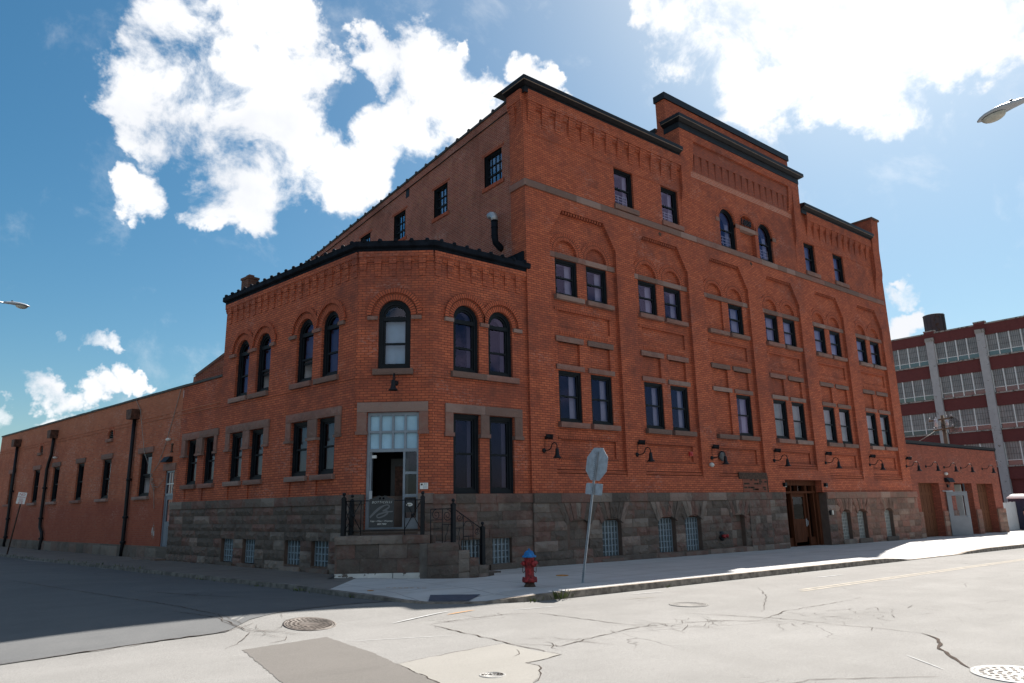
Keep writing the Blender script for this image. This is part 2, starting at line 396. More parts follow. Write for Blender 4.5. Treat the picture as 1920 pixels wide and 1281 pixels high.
M['brick_wing'] = brick('wing_wall_brick', (0.45, 0.132, 0.064), (0.29, 0.076, 0.040), (0.32, 0.165, 0.115), (0.18, 0.052, 0.034), 0.6, 0.45, (0.48, 0.34, 0.30), ms=0.009, bumpv=0.6, odd=(0.52, 0.25, 0.16), low=(2.2, (0.25, 0.060, 0.038), (0.40, 0.16, 0.09)))
M['brick_garage'] = brick('garage_brick', (0.36, 0.098, 0.056), (0.21, 0.058, 0.036), (0.13, 0.052, 0.04), (0.17, 0.05, 0.036), 0.6, 0.2, ms=0.011)
M['brick_factory'] = brick('maroon_painted_factory_brick', (0.165, 0.047, 0.043), (0.13, 0.037, 0.036), (0.11, 0.035, 0.034), (0.13, 0.05, 0.045), 0.3, 0.0, ms=0.01)
M['brick_chimney'] = brick('sooty_chimney_brick', (0.16, 0.07, 0.045), (0.09, 0.04, 0.03), (0.15, 0.11, 0.09), (0.05, 0.03, 0.025), 0.5)
def stone(name, base, red, light, soot, bumpv=0.6):
    k = MT(name); at = k.n('ShaderNodeAttribute', attribute_name='tint'); tv = at.outputs['Fac']
    f = k.noise(3.2, 7, 0.65); g = k.noise(14, 5, 0.7)
    col = k.mix(k.ramp(tv, 0.05, 0.95, 0, 1), [x*0.74 for x in base], [x*1.16 for x in base])
    col = k.mix(k.math('MULTIPLY', k.ramp(k.math('ADD', k.math('MULTIPLY', tv, 0.35), k.math('MULTIPLY', f, 0.8)), 0.5, 0.74), 0.75), col, red)
    col = k.mix(k.math('MULTIPLY', k.ramp(g, 0.56, 0.72), 0.4), col, light)
    pick = k.ramp(k.math('FRACT', k.math('MULTIPLY', tv, 7.31)), 0.82, 0.85, 0, 0.5); col = k.mix(pick, col, light)
    sn = k.noise(0.8, 5, 0.6); col = k.mix(k.ramp(sn, 0.48, 0.68, 0, 0.55), col, soot)
    k.base(col); k.rough(0.92, 0.2); k.bump(k.math('ADD', k.math('MULTIPLY', k.noise(9, 8, 0.7), 1.0), k.math('MULTIPLY', k.noise(45, 3, 0.7), 0.25)), bumpv, 0.05)
    return k.m
M['stone'] = stone('rock_faced_brownstone', (0.152, 0.122, 0.104), (0.17, 0.082, 0.066), (0.30, 0.25, 0.215), (0.060, 0.051, 0.046), 0.8)
M['trim'] = stone('brownstone_trim', (0.225, 0.142, 0.118), (0.23, 0.108, 0.086), (0.32, 0.235, 0.205), (0.145, 0.098, 0.086), 0.5)
M['stone_red'] = stone('reddish_brownstone', (0.215, 0.135, 0.105), (0.24, 0.105, 0.08), (0.34, 0.25, 0.20), (0.11, 0.075, 0.06))
M['stone_low'] = stone('wing_plinth_stone', (0.165, 0.135, 0.115), (0.17, 0.11, 0.09), (0.24, 0.2, 0.17), (0.09, 0.075, 0.065))
M['joint'] = plain('lime_mortar', (0.12, 0.085, 0.07), 0.95, 0.1)
M['black'] = plain('black_painted_metal', (0.008, 0.009, 0.012), 0.5, 0.22, var=0.3)
M['navy'] = plain('near_black_window_paint', (0.007, 0.010, 0.014), 0.55, 0.18, var=0.25)
M['coping'] = plain('black_glazed_coping', (0.008, 0.011, 0.017), 0.75, 0.08, var=0.4)
M['coping_side'] = plain('dark_tile_coping', (0.035, 0.030, 0.026), 0.6, 0.4, var=0.4)
M['tan'] = plain('dusty_gutter_lip', (0.20, 0.16, 0.13), 0.8)
M['dark'] = plain('unlit_room', (0.010, 0.010, 0.012), 0.9, 0.0)
M['curtain'] = plain('white_curtain', (0.55, 0.57, 0.57), 0.85, 0.1, var=0.06, vs=6)
M['jamb'] = plain('interior_plaster', (0.66, 0.66, 0.70), 0.8, 0.2, var=0.05)
M['blind'] = plain('pale_roller_blind', (0.34, 0.33, 0.30), 0.8, 0.2, var=0.15)
M['lilac'] = plain('lilac_blind', (0.30, 0.26, 0.42), 0.8, 0.2, var=0.1)
M['amber'] = plain('amber_roller_blind', (0.30, 0.20, 0.07), 0.8, 0.2, var=0.2)
M['sky_pane'] = plain('pale_blue_sky_reflection', (0.36, 0.56, 0.70), 0.7, 0.3, var=0.10, vs=2)  # flat pale blue painted in for sky reflected in the panes
M['alu'] = plain('blue_grey_aluminium', (0.19, 0.225, 0.27), 0.45, 0.5, 0.25, var=0.12)
M['steel'] = plain('galvanised_steel', (0.36, 0.39, 0.43), 0.42, 0.5, 0.45, var=0.12, vs=8)
M['sign_back'] = plain('aluminium_sign_back', (0.36, 0.385, 0.42), 0.5, 0.5, 0.25, var=0.16, vs=7)
M['white'] = plain('white_paint', (0.72, 0.72, 0.70), 0.5, 0.4, var=0.06)
M['greydoor'] = plain('grey_door_paint', (0.175, 0.185, 0.205), 0.5, 0.4, var=0.06)
M['slate'] = plain('slate_door_paint', (0.16, 0.18, 0.215), 0.5, 0.4, var=0.06)
M['roof'] = plain('tar_roof', (0.04, 0.04, 0.042), 0.9, 0.2)
M['rust'] = plain('rusty_hopper', (0.075, 0.035, 0.025), 0.7, 0.3, var=0.5, vs=8)
M['redpaint'] = plain('hydrant_red', (0.22, 0.016, 0.018), 0.6, 0.35, var=0.6, vs=14)
M['bluepaint'] = plain('hydrant_blue', (0.008, 0.13, 0.36), 0.55, 0.4, var=0.4, vs=16)
M['rustiron'] = plain('rusty_iron', (0.06, 0.035, 0.025), 0.8, 0.3, var=0.5, vs=12)
M['hornred'] = plain('alarm_red', (0.42, 0.02, 0.02), 0.4, 0.5, var=0.1)
M['glassdome'] = plain('milky_plastic', (0.55, 0.55, 0.52), 0.25, 0.5, var=0.05)
M['lens'] = plain('prismatic_lens', (0.42, 0.40, 0.34), 0.12, 0.6, var=0.15, vs=12)
M['lampgrey'] = plain('grey_lamp_housing', (0.36, 0.38, 0.41), 0.4, 0.5, 0.2, var=0.08)
M['gong'] = plain('grey_cast_gong', (0.07, 0.072, 0.075), 0.6, 0.4, var=0.4, vs=14)
M['signboard'] = plain('charcoal_signboard', (0.028, 0.031, 0.034), 0.5, 0.4, var=0.15)
M['lettering'] = plain('pale_lettering', (0.52, 0.52, 0.50), 0.6, 0.3, var=0.03)
M['logo'] = plain('grey_script_paint', (0.125, 0.13, 0.135), 0.6, 0.3, var=0.03)
M['sign_red'] = plain('sign_red', (0.40, 0.02, 0.025), 0.4, 0.4, var=0.05)
M['sign_black'] = plain('sign_black', (0.02, 0.02, 0.02), 0.5, 0.4, var=0.05)
M['pier'] = None
def wood(name, c1, c2):
    k = MT(name); v = k.scale(k.pos(), 9, 9, 0.7); f = k.noise(2.2, 6, 0.65, v, 0.6)
    k.base(k.mix(k.ramp(f, 0.32, 0.68), c1, c2)); k.rough(0.75, 0.12); k.bump(f, 0.15, 0.004); return k.m
M['wood'] = wood('stained_oak', (0.055, 0.017, 0.008), (0.105, 0.035, 0.016))
M['wood2'] = wood('brown_garage_door_wood', (0.085, 0.032, 0.017), (0.135, 0.055, 0.028))
M['pole'] = wood('weathered_pole_wood', (0.10, 0.075, 0.055), (0.17, 0.135, 0.10))
def peeling(name, paint, under, amount):
    k = MT(name); f = k.noise(1.6, 8, 0.7); g = k.noise(6.5, 6, 0.7)
    mk = k.ramp(k.math('ADD', k.math('MULTIPLY', f, 0.55), k.math('MULTIPLY', g, 0.45)), amount, amount+0.025)
    k.base(k.mix(mk, k.mix(k.ramp(k.noise(2.5, 5), 0.3, 0.7), [x*0.9 for x in paint], paint), under)); k.rough(0.8, 0.3); return k.m
M['pier'] = peeling('peeling_white_pier_paint', (0.42, 0.41, 0.41), (0.14, 0.125, 0.11), 0.575)
M['ledge'] = peeling('chipped_sill', (0.34, 0.31, 0.28), (0.10, 0.085, 0.075), 0.52)
M['whitewash'] = peeling('flaking_white_band', (0.62, 0.60, 0.57), (0.13, 0.105, 0.09), 0.54)
M['splash'] = peeling('white_splash', (0.40, 0.36, 0.34), (0.25, 0.10, 0.065), 0.47)
M['fence'] = peeling('white_board_fence', (0.50, 0.50, 0.51), (0.22, 0.21, 0.20), 0.66)
def glass(name, tint=(0.72, 0.74, 0.86), boost=1.0, gl=(0.80, 0.80, 1.0), wav=0.06):
    k = MT(name); fr = k.n('ShaderNodeFresnel'); fr.inputs[0].default_value = 1.5
    nb = k.n('ShaderNodeBump'); nb.inputs['Strength'].default_value = wav; nb.inputs['Distance'].default_value = 0.02
    k.l(k.noise(1.7, 2, 0.5), nb.inputs['Height'])
    g = k.n('ShaderNodeBsdfGlossy'); g.inputs['Color'].default_value = (*gl, 1); g.inputs['Roughness'].default_value = 0.015; k.l(nb.outputs[0], g.inputs['Normal'])
    t = k.n('ShaderNodeBsdfTransparent'); t.inputs[0].default_value = (*tint, 1)
    m = k.n('ShaderNodeMixShader'); k.l(k.math('MINIMUM', k.math('MULTIPLY', fr.outputs[0], boost), 0.95), m.inputs[0])
    k.l(t.outputs[0], m.inputs[1]); k.l(g.outputs[0], m.inputs[2]); k.l(m.outputs[0], k.out.inputs[0]); return k.m
M['glass'] = glass('window_glass', (0.84, 0.85, 0.90), boost=1.15)
M['glass_lilac'] = glass('purplish_window_glass', (0.78, 0.76, 0.90), 1.0, (0.62, 0.55, 0.95))
M['glass_dim'] = glass('dull_door_glass', (0.6, 0.62, 0.65), 0.45, (0.8, 0.85, 0.9))
M['glass_sky'] = glass('sky_catching_glass', (0.7, 0.75, 0.85), 4.5, (0.75, 0.85, 1.0))
k = MT('glass_block_mortar'); k.base((0.20, 0.25, 0.29)); k.rough(0.6, 0.4); M['gb_bar'] = k.m
k = MT('glass_block_face'); k.base(k.mix(k.ramp(k.noise(16, 3, 0.6), 0.35, 0.65), (0.035, 0.045, 0.052), (0.12, 0.145, 0.16))); k.rough(0.12, 0.7); k.bump(k.noise(22, 2, 0.5), 0.5, 0.02); M['gb'] = k.m
k = MT('clear_glass_block_face'); k.base(k.mix(k.ramp(k.noise(20, 3, 0.6), 0.35, 0.65), (0.13, 0.15, 0.15), (0.34, 0.36, 0.35))); k.rough(0.12, 0.7); k.bump(k.noise(25, 2, 0.5), 0.6, 0.02); M['gb_light'] = k.m
k = MT('light_glass_block_mortar'); k.base((0.30, 0.31, 0.30)); k.rough(0.6, 0.4); M['gb_bar_light'] = k.m
k = MT('wired_factory_glass'); k.base(k.mix(k.ramp(k.noise(0.9, 4, 0.6), 0.3, 0.7), (0.20, 0.20, 0.195), (0.29, 0.285, 0.275))); k.rough(0.35, 0.5); M['fac_glass'] = k.m
k = MT('factory_vent_glass'); k.base((0.05, 0.075, 0.10)); k.rough(0.08, 1.0); k.b.inputs['Coat Weight'].default_value = 0.6; M['fac_vent'] = k.m
# pavement and road
def concrete(name, c, jx, jy, rot, dirt, jw=0.018):
    k = MT(name); mp = k.n('ShaderNodeMapping'); k.l(k.pos(), mp.inputs[0]); mp.inputs['Rotation'].default_value = (0, 0, rot)
    t = k.n('ShaderNodeTexBrick'); k.l(mp.outputs[0], t.inputs['Vector']); t.offset = 0.0
    for a, v in (('Scale', 1.0), ('Brick Width', jx), ('Row Height', jy), ('Mortar Size', jw), ('Mortar Smooth', 0.3)): t.inputs[a].default_value = v
    t.inputs['Color1'].default_value = (*c, 1); t.inputs['Color2'].default_value = (*[x*0.90 for x in c], 1); t.inputs['Mortar'].default_value = (*[x*0.45 for x in c], 1)
    f = k.noise(0.9, 7, 0.65); g = k.noise(60, 3, 0.7); s = k.noise(0.8, 6, 0.65, k.scale(k.pos(), 0.45, 1.8, 1))
    col = k.mix(k.ramp(f, 0.35, 0.7, 0, 0.45), t.outputs['Color'], [x*0.72 for x in c])
    col = k.mix(k.ramp(s, 0.5, 0.7, 0, dirt), col, (c[0]*0.55, c[1]*0.5, c[2]*0.45))
    col = k.mix(k.ramp(g, 0.3, 0.7, 0, 0.18), col, [min(1, x*1.3) for x in c])
    k.base(col); k.rough(0.9, 0.25); k.bump(k.math('ADD', k.math('MULTIPLY', g, 0.3), k.math('MULTIPLY', t.outputs['Fac'], -0.8)), 0.25, 0.01); return k.m
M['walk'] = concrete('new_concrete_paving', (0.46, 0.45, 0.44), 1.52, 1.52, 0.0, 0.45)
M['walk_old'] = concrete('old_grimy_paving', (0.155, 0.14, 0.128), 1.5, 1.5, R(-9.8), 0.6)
M['kerb'] = plain('granite_kerb', (0.21, 0.175, 0.145), 0.9, 0.2, var=0.45, vs=6)
M['kerb_conc'] = plain('stained_concrete_kerb', (0.15, 0.135, 0.12), 0.9, 0.2, var=0.4, vs=5)
def asphalt(name, lo, hi, grain, cracks):
    k = MT(name); big = k.noise(0.12, 6, 0.6); med = k.noise(1.1, 7, 0.68); fine = k.noise(140, 3, 0.75); mid = k.noise(26, 4, 0.7)
    streak = k.noise(0.35, 5, 0.6, k.scale(k.pos(), 0.25, 2.2, 1))
    f = k.math('ADD', k.math('MULTIPLY', big, 0.45), k.math('ADD', k.math('MULTIPLY', med, 0.3), k.math('MULTIPLY', streak, 0.25)))
    col = k.mix(k.ramp(f, 0.36, 0.64), lo, hi)
    g2 = k.noise(55, 4, 0.8); col = k.mix(k.ramp(g2, 0.52, 0.70, 0, grain*.7), col, [x*0.45 for x in lo])
    oil = k.noise(0.55, 6, 0.65, k.scale(k.pos(), 0.5, 1.3, 1)); col = k.mix(k.ramp(oil, 0.56, 0.72, 0, 0.28), col, [x*0.6 for x in lo])
    col = k.mix(k.ramp(fine, 0.3, 0.72, 0, grain), col, [x*0.35 for x in lo]); col = k.mix(k.ramp(mid, 0.56, 0.75, 0, 0.22), col, [min(1, x*1.3) for x in hi])
    if cracks:
        wv = k.n('ShaderNodeTexNoise'); k.l(k.pos(), wv.inputs['Vector']); wv.inputs['Scale'].default_value = 2.5; wv.inputs['Detail'].default_value = 5
        mv = k.n('ShaderNodeMix', data_type='VECTOR'); mv.inputs[0].default_value = 0.22; k.l(k.pos(), mv.inputs[4]); k.l(wv.outputs['Color'], mv.inputs[5])
        vo = k.n('ShaderNodeTexVoronoi', feature='DISTANCE_TO_EDGE'); k.l(mv.outputs[1], vo.inputs['Vector']); vo.inputs['Scale'].default_value = 0.62
        ck = k.ramp(vo.outputs[0], 0.0, 0.0065, 1, 0); region = k.ramp(k.noise(0.23, 3, 0.5), 0.52, 0.66)
        v2 = k.n('ShaderNodeTexVoronoi', feature='DISTANCE_TO_EDGE'); k.l(mv.outputs[1], v2.inputs['Vector']); v2.inputs['Scale'].default_value = 3.2
        c2 = k.math('MULTIPLY', k.ramp(v2.outputs[0], 0.0, 0.022, 1, 0), k.ramp(k.noise(0.33, 4, 0.6), 0.62, 0.72))
        cc = k.math('MAXIMUM', k.math('MULTIPLY', ck, region), c2)
        col = k.mix(k.math('MULTIPLY', cc, 0.75), col, (0.035, 0.028, 0.024))
    k.base(col); k.rough(0.93, 0.25); k.bump(k.math('ADD', k.math('MULTIPLY', fine, 0.6), mid), 0.35, 0.006); return k.m
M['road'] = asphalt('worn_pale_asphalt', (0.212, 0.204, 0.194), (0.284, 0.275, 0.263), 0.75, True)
M['road_side'] = asphalt('shade_deepened_side_street_asphalt', (0.102, 0.104, 0.107), (0.142, 0.142, 0.142), 0.5, True)  # separate paving, slightly darker itself, deepened further in colour for the street's shade
M['patch_dark'] = asphalt('grey_asphalt_patch', (0.134, 0.123, 0.113), (0.162, 0.149, 0.137), 0.6, False)
M['patch_light'] = asphalt('pale_concrete_patch', (0.232, 0.220, 0.200), (0.268, 0.255, 0.233), 0.4, False)
M['ground'] = plain('dusty_ground', (0.13, 0.12, 0.105), 0.95, 0.1, var=0.3, vs=0.3)
M['crack'] = plain('open_crack', (0.050, 0.037, 0.030), 0.95, 0.1, var=0.4, vs=12)
M['line_yellow'] = plain('worn_yellow_line', (0.285, 0.255, 0.212), 0.85, 0.2, var=0.25, vs=7)
M['line_white'] = plain('worn_white_mark', (0.36, 0.36, 0.36), 0.85, 0.2, var=0.2, vs=7)
M['tactile'] = plain('slate_blue_tactile_plate', (0.075, 0.085, 0.115), 0.7, 0.3, var=0.15, vs=9)
M['iron'] = plain('cast_iron_cover', (0.085, 0.07, 0.06), 0.6, 0.4, 0.2, var=0.4, vs=10)
M['iron_pale'] = plain('polished_worn_iron', (0.25, 0.245, 0.235), 0.6, 0.3, 0.1, var=0.3, vs=10)
M['iron_worn'] = plain('road_worn_iron', (0.185, 0.176, 0.166), 0.85, 0.1, 0.0, var=0.15, vs=10)
M['leaf'] = plain('kerb_weed', (0.085, 0.11, 0.03), 0.7, 0.3, var=0.5, vs=20)
M['orange'] = plain('orange_marking_paint', (0.42, 0.19, 0.03), 0.8, 0.2, var=0.3, vs=20)
M['skin'] = plain('skin', (0.42, 0.22, 0.15), 0.6, 0.3, var=0.05)
M['shirt'] = plain('navy_shirt', (0.012, 0.014, 0.022), 0.85, 0.2, var=0.1)
M['trousers'] = plain('dark_trousers', (0.03, 0.03, 0.035), 0.85, 0.2, var=0.1)
M['loo'] = plain('navy_plastic', (0.012, 0.016, 0.045), 0.45, 0.5, var=0.1)
M['loo_roof'] = plain('white_plastic', (0.66, 0.60, 0.58), 0.5, 0.4, var=0.05)
M['rusttank'] = peeling('rusty_tank_steel', (0.055, 0.060, 0.075), (0.05, 0.032, 0.022), 0.53)
M['wire'] = plain('grey_cable', (0.24, 0.22, 0.20), 0.6, 0.3)
M['wire_dark'] = plain('black_cable', (0.02, 0.02, 0.02), 0.6, 0.3)

# ------------------------------------------------------------------ setting: ground, road, pavements, kerbs
uLx, uLy = -0.1709, 0.9853
def gz(x): return -0.0095*(max(-60.0, min(130.0, x))-13.5)          # pavement level; the street falls gently to the right
def rz(x, y=-99.0):                                                    # carriageway; the side street is crowned
    if y < 10.4: return gz(x)-0.13
    c = 6.69+uLx/uLy*(y-16.0)-4.0; t = max(0.0, min(1.0, (y-10.4)/1.7)); t = t*t*(3-2*t)
    return gz(x)-0.13+0.17*t*max(0.0, 1-((x-c)/4.3)**2)
UP = Vector((0, 0, 1))
def tri_fill(mb, outline, z, m):
    """flat n-gon following the fall of the street"""
    mb.poly([(x, y, z(x)) for x, y in outline], m, UP)
mb = MB()
for xa, xb in ((-900, -60), (-60, 130), (130, 900)):
    mb.poly([(xa, -900, rz(xa)-.012), (xb, -900, rz(xb)-.012), (xb, 900, rz(xb)-.012), (xa, 900, rz(xa)-.012)], M['ground'], UP)
tag(mb.build('ground'), kind='structure')
mb = MB(); gx = [-14]+[-7+.5*k for k in range(34)]+[12, 60, 128]; gy = [-16, 6, 9.5]+[10.4+.2*k for k in range(11)]+[14, 17, 21, 26, 32, 40, 50, 65, 85, 110]
for xa, xb in zip(gx, gx[1:]):
    for ya, yb in zip(gy, gy[1:]): mb.poly([(xa, ya, rz(xa, ya)), (xb, ya, rz(xb, ya)), (xb, yb, rz(xb, yb)), (xa, yb, rz(xa, yb))], M['road'], UP, smooth=True)
tag(mb.build('road'), kind='structure')

# pavement edge path: (outer x, y, drop, inner x, y)
uLx, uLy = -0.1709, 0.9853
def LW(s, d=0.0): return (9.03+uLx*s-uLy*d, 16.71+uLy*s+uLx*d)      # point on the side-street wall line, d outwards
def lx(y): return 6.69+uLx/uLy*(y-16.0)
PATH = []
for y in (75, 50, 39, 31, 26, 22, 19, 17.2): PATH.append((lx(y), y, 0.0) + LW((y-16.7)/uLy))
PATH += [(6.69, 16.0, 0, 8.3, 18.0), (6.72, 15.0, 0, 8.6, 17.2), (6.84, 13.95, 0.0, 9.0, 16.5), (7.05, 13.2, 0.02, 9.3, 16.0), (7.30, 12.72, 0.07, 9.6, 15.7),
         (7.62, 12.28, 0.105, 9.9, 15.4), (8.05, 11.90, 0.105, 10.2, 15.2), (8.5, 11.58, 0.10, 10.6, 15.0), (8.95, 11.36, 0.05, 11.0, 15.0), (9.5, 11.22, 0.02, 11.4, 15.2)]
xs = [10.2, 11.2, 12.4, 14, 16, 18, 20, 22, 23.6, 24.6, 25.4, 26.2, 27.4, 28.6, 29.2, 30.0, 32, 35, 38, 42, 46, 50, 54, 58]
for x in xs:
    dr = 0.115 if 25.3 < x < 29.3 else (0.05 if x in (24.6, 30.0) else 0.0)
    PATH.append((x, 11.14-0.008*(x-10.2), dr, max(x, 12.0+(x-10.2)*.3), (17.3 if x > 13.5 else 16.66) if x > 10.5 else 16.0))
def edge_n(i):
    a, b = PATH[max(0, i-1)], PATH[min(len(PATH)-1, i+1)]
    t = Vector((b[0]-a[0], b[1]-a[1], 0)).normalized(); return Vector((-t.y, t.x, 0))
OUT, BACK, MID, INN = [], [], [], []
for i, (x, y, dr, ix, iy) in enumerate(PATH):
    n = edge_n(i); b = Vector((x, y, 0))+n*0.14; mvec = Vector((ix, iy, 0))-b; md = b+mvec.normalized()*min(1.3, mvec.length*0.5)
    OUT.append(Vector((x, y, gz(x)-dr))); BACK.append(Vector((b.x, b.y, gz(x)-dr)))
    MID.append(Vector((md.x, md.y, gz(md.x)))); INN.append(Vector((ix, iy, gz(ix))))
SPLIT = 9
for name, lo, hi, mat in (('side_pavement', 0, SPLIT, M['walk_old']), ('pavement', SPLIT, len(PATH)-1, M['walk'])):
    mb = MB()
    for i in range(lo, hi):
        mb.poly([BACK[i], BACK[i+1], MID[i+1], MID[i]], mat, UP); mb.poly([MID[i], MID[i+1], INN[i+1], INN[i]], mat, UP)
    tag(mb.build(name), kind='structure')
mb = MB()
acc_len = 0
for i in range(len(PATH)-1):
    mat = M['kerb_conc'] if i < 12 else M['kerb']
    a, b, A2, B2 = OUT[i], OUT[i+1], BACK[i], BACK[i+1]
    k = max(1, round((b-a).length/0.45))
    for j in range(k):
        t0, t1 = j/k, (j+1)/k
        w0, w1 = [rnd.uniform(-.008, .008) for _ in range(2)] if i < 40 else (0, 0)
        p, q = a.lerp(b, t0), a.lerp(b, t1); P2, Q2 = A2.lerp(B2, t0), A2.lerp(B2, t1)
        cc = rnd.random(); e = UP*0.004
        mb.poly([p+e, q+e, Q2+e, P2+e], mat, UP, cc)
        nv = (p-P2); nv.z = 0
        base = [p, q, Vector((q.x, q.y, rz(q.x)-.03)), Vector((p.x, p.y, rz(p.x)-.03))]
        lip = nv.normalized()*0.015
        mb.poly([base[0]+e, base[1]+e, base[2]+lip, base[3]+lip], mat, nv, cc)
tag(mb.build('kerb'), kind='structure')

# tactile plate at the corner ramp
mb = MB()
def ground_on_ramp(x, y):                                              # height of the ramp surface under (x, y)
    p = Vector((x, y, 0)); best = None
    for i in range(SPLIT, len(PATH)-1):
        for quad in ((BACK[i], BACK[i+1], MID[i+1], MID[i]),):
            for tri in ((quad[0], quad[1], quad[2]), (quad[0], quad[2], quad[3])):
                a, b, c = tri; d = (b.y-c.y)*(a.x-c.x)+(c.x-b.x)*(a.y-c.y)
                if abs(d) < 1e-9: continue
                l1 = ((b.y-c.y)*(x-c.x)+(c.x-b.x)*(y-c.y))/d; l2 = ((c.y-a.y)*(x-c.x)+(a.x-c.x)*(y-c.y))/d; l3 = 1-l1-l2
                if min(l1, l2, l3) > -0.02: return l1*a.z+l2*b.z+l3*c.z
    return gz(x)-0.05
T = [Vector((8.06, 12.90)), Vector((8.85, 12.26)), Vector((8.30, 11.90)), Vector((7.72, 12.42))]
def tp(u, v):
    p = T[0].lerp(T[1], u).lerp(T[3].lerp(T[2], u), v); return Vector((p.x, p.y, ground_on_ramp(p.x, p.y)+0.014))
nx, ny = 8, 5
for i in range(nx):
    for j in range(ny): mb.poly([tp(i/nx, j/ny), tp((i+1)/nx, j/ny), tp((i+1)/nx, (j+1)/ny), tp(i/nx, (j+1)/ny)], M['tactile'], UP)
for i in range(18):
    for j in range(11):
        c = tp((i+.5)/18, (j+.5)/11); s = 0.010; q = [c+Vector((s*math.cos(a), s*math.sin(a), 0.006)) for a in (0, 1.57, 3.14, 4.71)]; mb.poly(q, M['tactile'], UP, 0.9)
tag(mb.build('tactile_paving'), 'slate blue studded plate in the corner kerb ramp', 'tactile plate')

sr = [(-14, 10.0), (0.8, 10.8), (3.5, 11.1), (4.3, 11.75), (5.5, 12.3), (6.6, 12.75), (7.2, 12.75), (6.9, 14.0), (6.74, 16.0), (1.0, 49.1), (-3.6, 75.8), (-14, 75.8)]
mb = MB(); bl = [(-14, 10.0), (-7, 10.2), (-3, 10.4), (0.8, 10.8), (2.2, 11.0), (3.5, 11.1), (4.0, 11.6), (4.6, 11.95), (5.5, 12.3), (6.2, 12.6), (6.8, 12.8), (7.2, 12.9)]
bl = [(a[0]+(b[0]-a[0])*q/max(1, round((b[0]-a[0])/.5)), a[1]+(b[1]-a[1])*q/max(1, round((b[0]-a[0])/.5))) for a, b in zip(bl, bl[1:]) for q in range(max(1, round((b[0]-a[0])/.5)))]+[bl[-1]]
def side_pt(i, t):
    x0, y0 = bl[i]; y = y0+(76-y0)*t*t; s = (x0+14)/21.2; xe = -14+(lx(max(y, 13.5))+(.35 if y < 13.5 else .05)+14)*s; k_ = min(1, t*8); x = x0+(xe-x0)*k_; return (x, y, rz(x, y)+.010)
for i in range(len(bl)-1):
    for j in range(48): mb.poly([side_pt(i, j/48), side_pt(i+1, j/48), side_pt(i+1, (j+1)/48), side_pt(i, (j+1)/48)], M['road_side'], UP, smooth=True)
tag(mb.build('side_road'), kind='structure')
# patches, painted marks, cracks: thin sheets on the road
def sheet(name, outline, m, h, kind='structure'):
    pts = []
    for a, b in zip(outline, outline[1:]+outline[:1]):
        n = max(1, int(math.hypot(b[0]-a[0], b[1]-a[1])/.06))
        for k in range(n): pts.append((a[0]+(b[0]-a[0])*k/n+rnd.uniform(-.012, .012), a[1]+(b[1]-a[1])*k/n+rnd.uniform(-.012, .012)))
    mb = MB(); mb.poly([(x, y, rz(x)+h) for x, y in pts], m, UP); return tag(mb.build(name), kind=kind)
sheet('asphalt_patch', [(3.36, 9.93), (4.59, 10.11), (4.54, 8.59), (4.43, 7.80), (4.28, 6.69), (4.0, 3.9), (2.2, 4.1), (3.05, 7.66)], M['patch_dark'], 0.004)
sheet('concrete_patch', [(4.43, 7.80), (5.3, 7.93), (6.16, 8.01), (6.14, 7.33), (6.22, 6.95), (5.80, 6.86), (5.57, 6.83), (5.60, 6.62), (5.44, 6.44), (5.22, 6.2), (5.01, 6.04), (4.6, 4.6), (4.05, 4.4), (4.28, 6.69)], M['patch_light'], 0.004)
mb = MB()
for x0, y0, x1, y1 in ((14.52, 8.62, 60, 8.36), (14.8, 8.79, 60, 8.53)):
    for k in range(30):
        a, b = k/30, (k+1)/30; xa, xb = x0+(x1-x0)*a, x0+(x1-x0)*b; ya, yb = y0+(y1-y0)*a, y0+(y1-y0)*b
        mb.poly([(xa, ya-.045, rz(xa)+.004), (xb, yb-.045, rz(xb)+.004), (xb, yb+.045, rz(xb)+.004), (xa, ya+.045, rz(xa)+.004)], M['line_yellow'], UP)
tag(mb.build('lane_marking'), kind='structure')
mb = MB()
def stroke(mb, pts, wd, m, h, jit=0.0, taper=True, sub=5):
    P = []
    for i in range(len(pts)-1):
        a, b = Vector(pts[i]), Vector(pts[i+1]); n = max(1, int((b-a).length/0.11)) if jit else sub
        for k in range(n): P.append(a.lerp(b, k/n)+Vector((rnd.uniform(-jit, jit), rnd.uniform(-jit, jit))))
    P.append(Vector(pts[-1])); m_ = len(P)
    W = [(.72 if jit else 1)*wd*(rnd.uniform(.4, 1.3) if jit else 1)*(min(1, 4*min(i, m_-1-i)/m_+.25) if taper else 1) for i in range(m_)]
    for i in range(m_-1):
        t = (P[i+1]-P[i])
        if t.length < 1e-6: continue
        n = Vector((-t.y, t.x)).normalized()
        q = [P[i]-n*W[i], P[i+1]-n*W[i+1], P[i+1]+n*W[i+1], P[i]+n*W[i]]
        mb.poly([(p.x, p.y, rz(p.x, p.y)+h+(.008 if p.y > 10.5 else .001)) for p in q], m, UP)
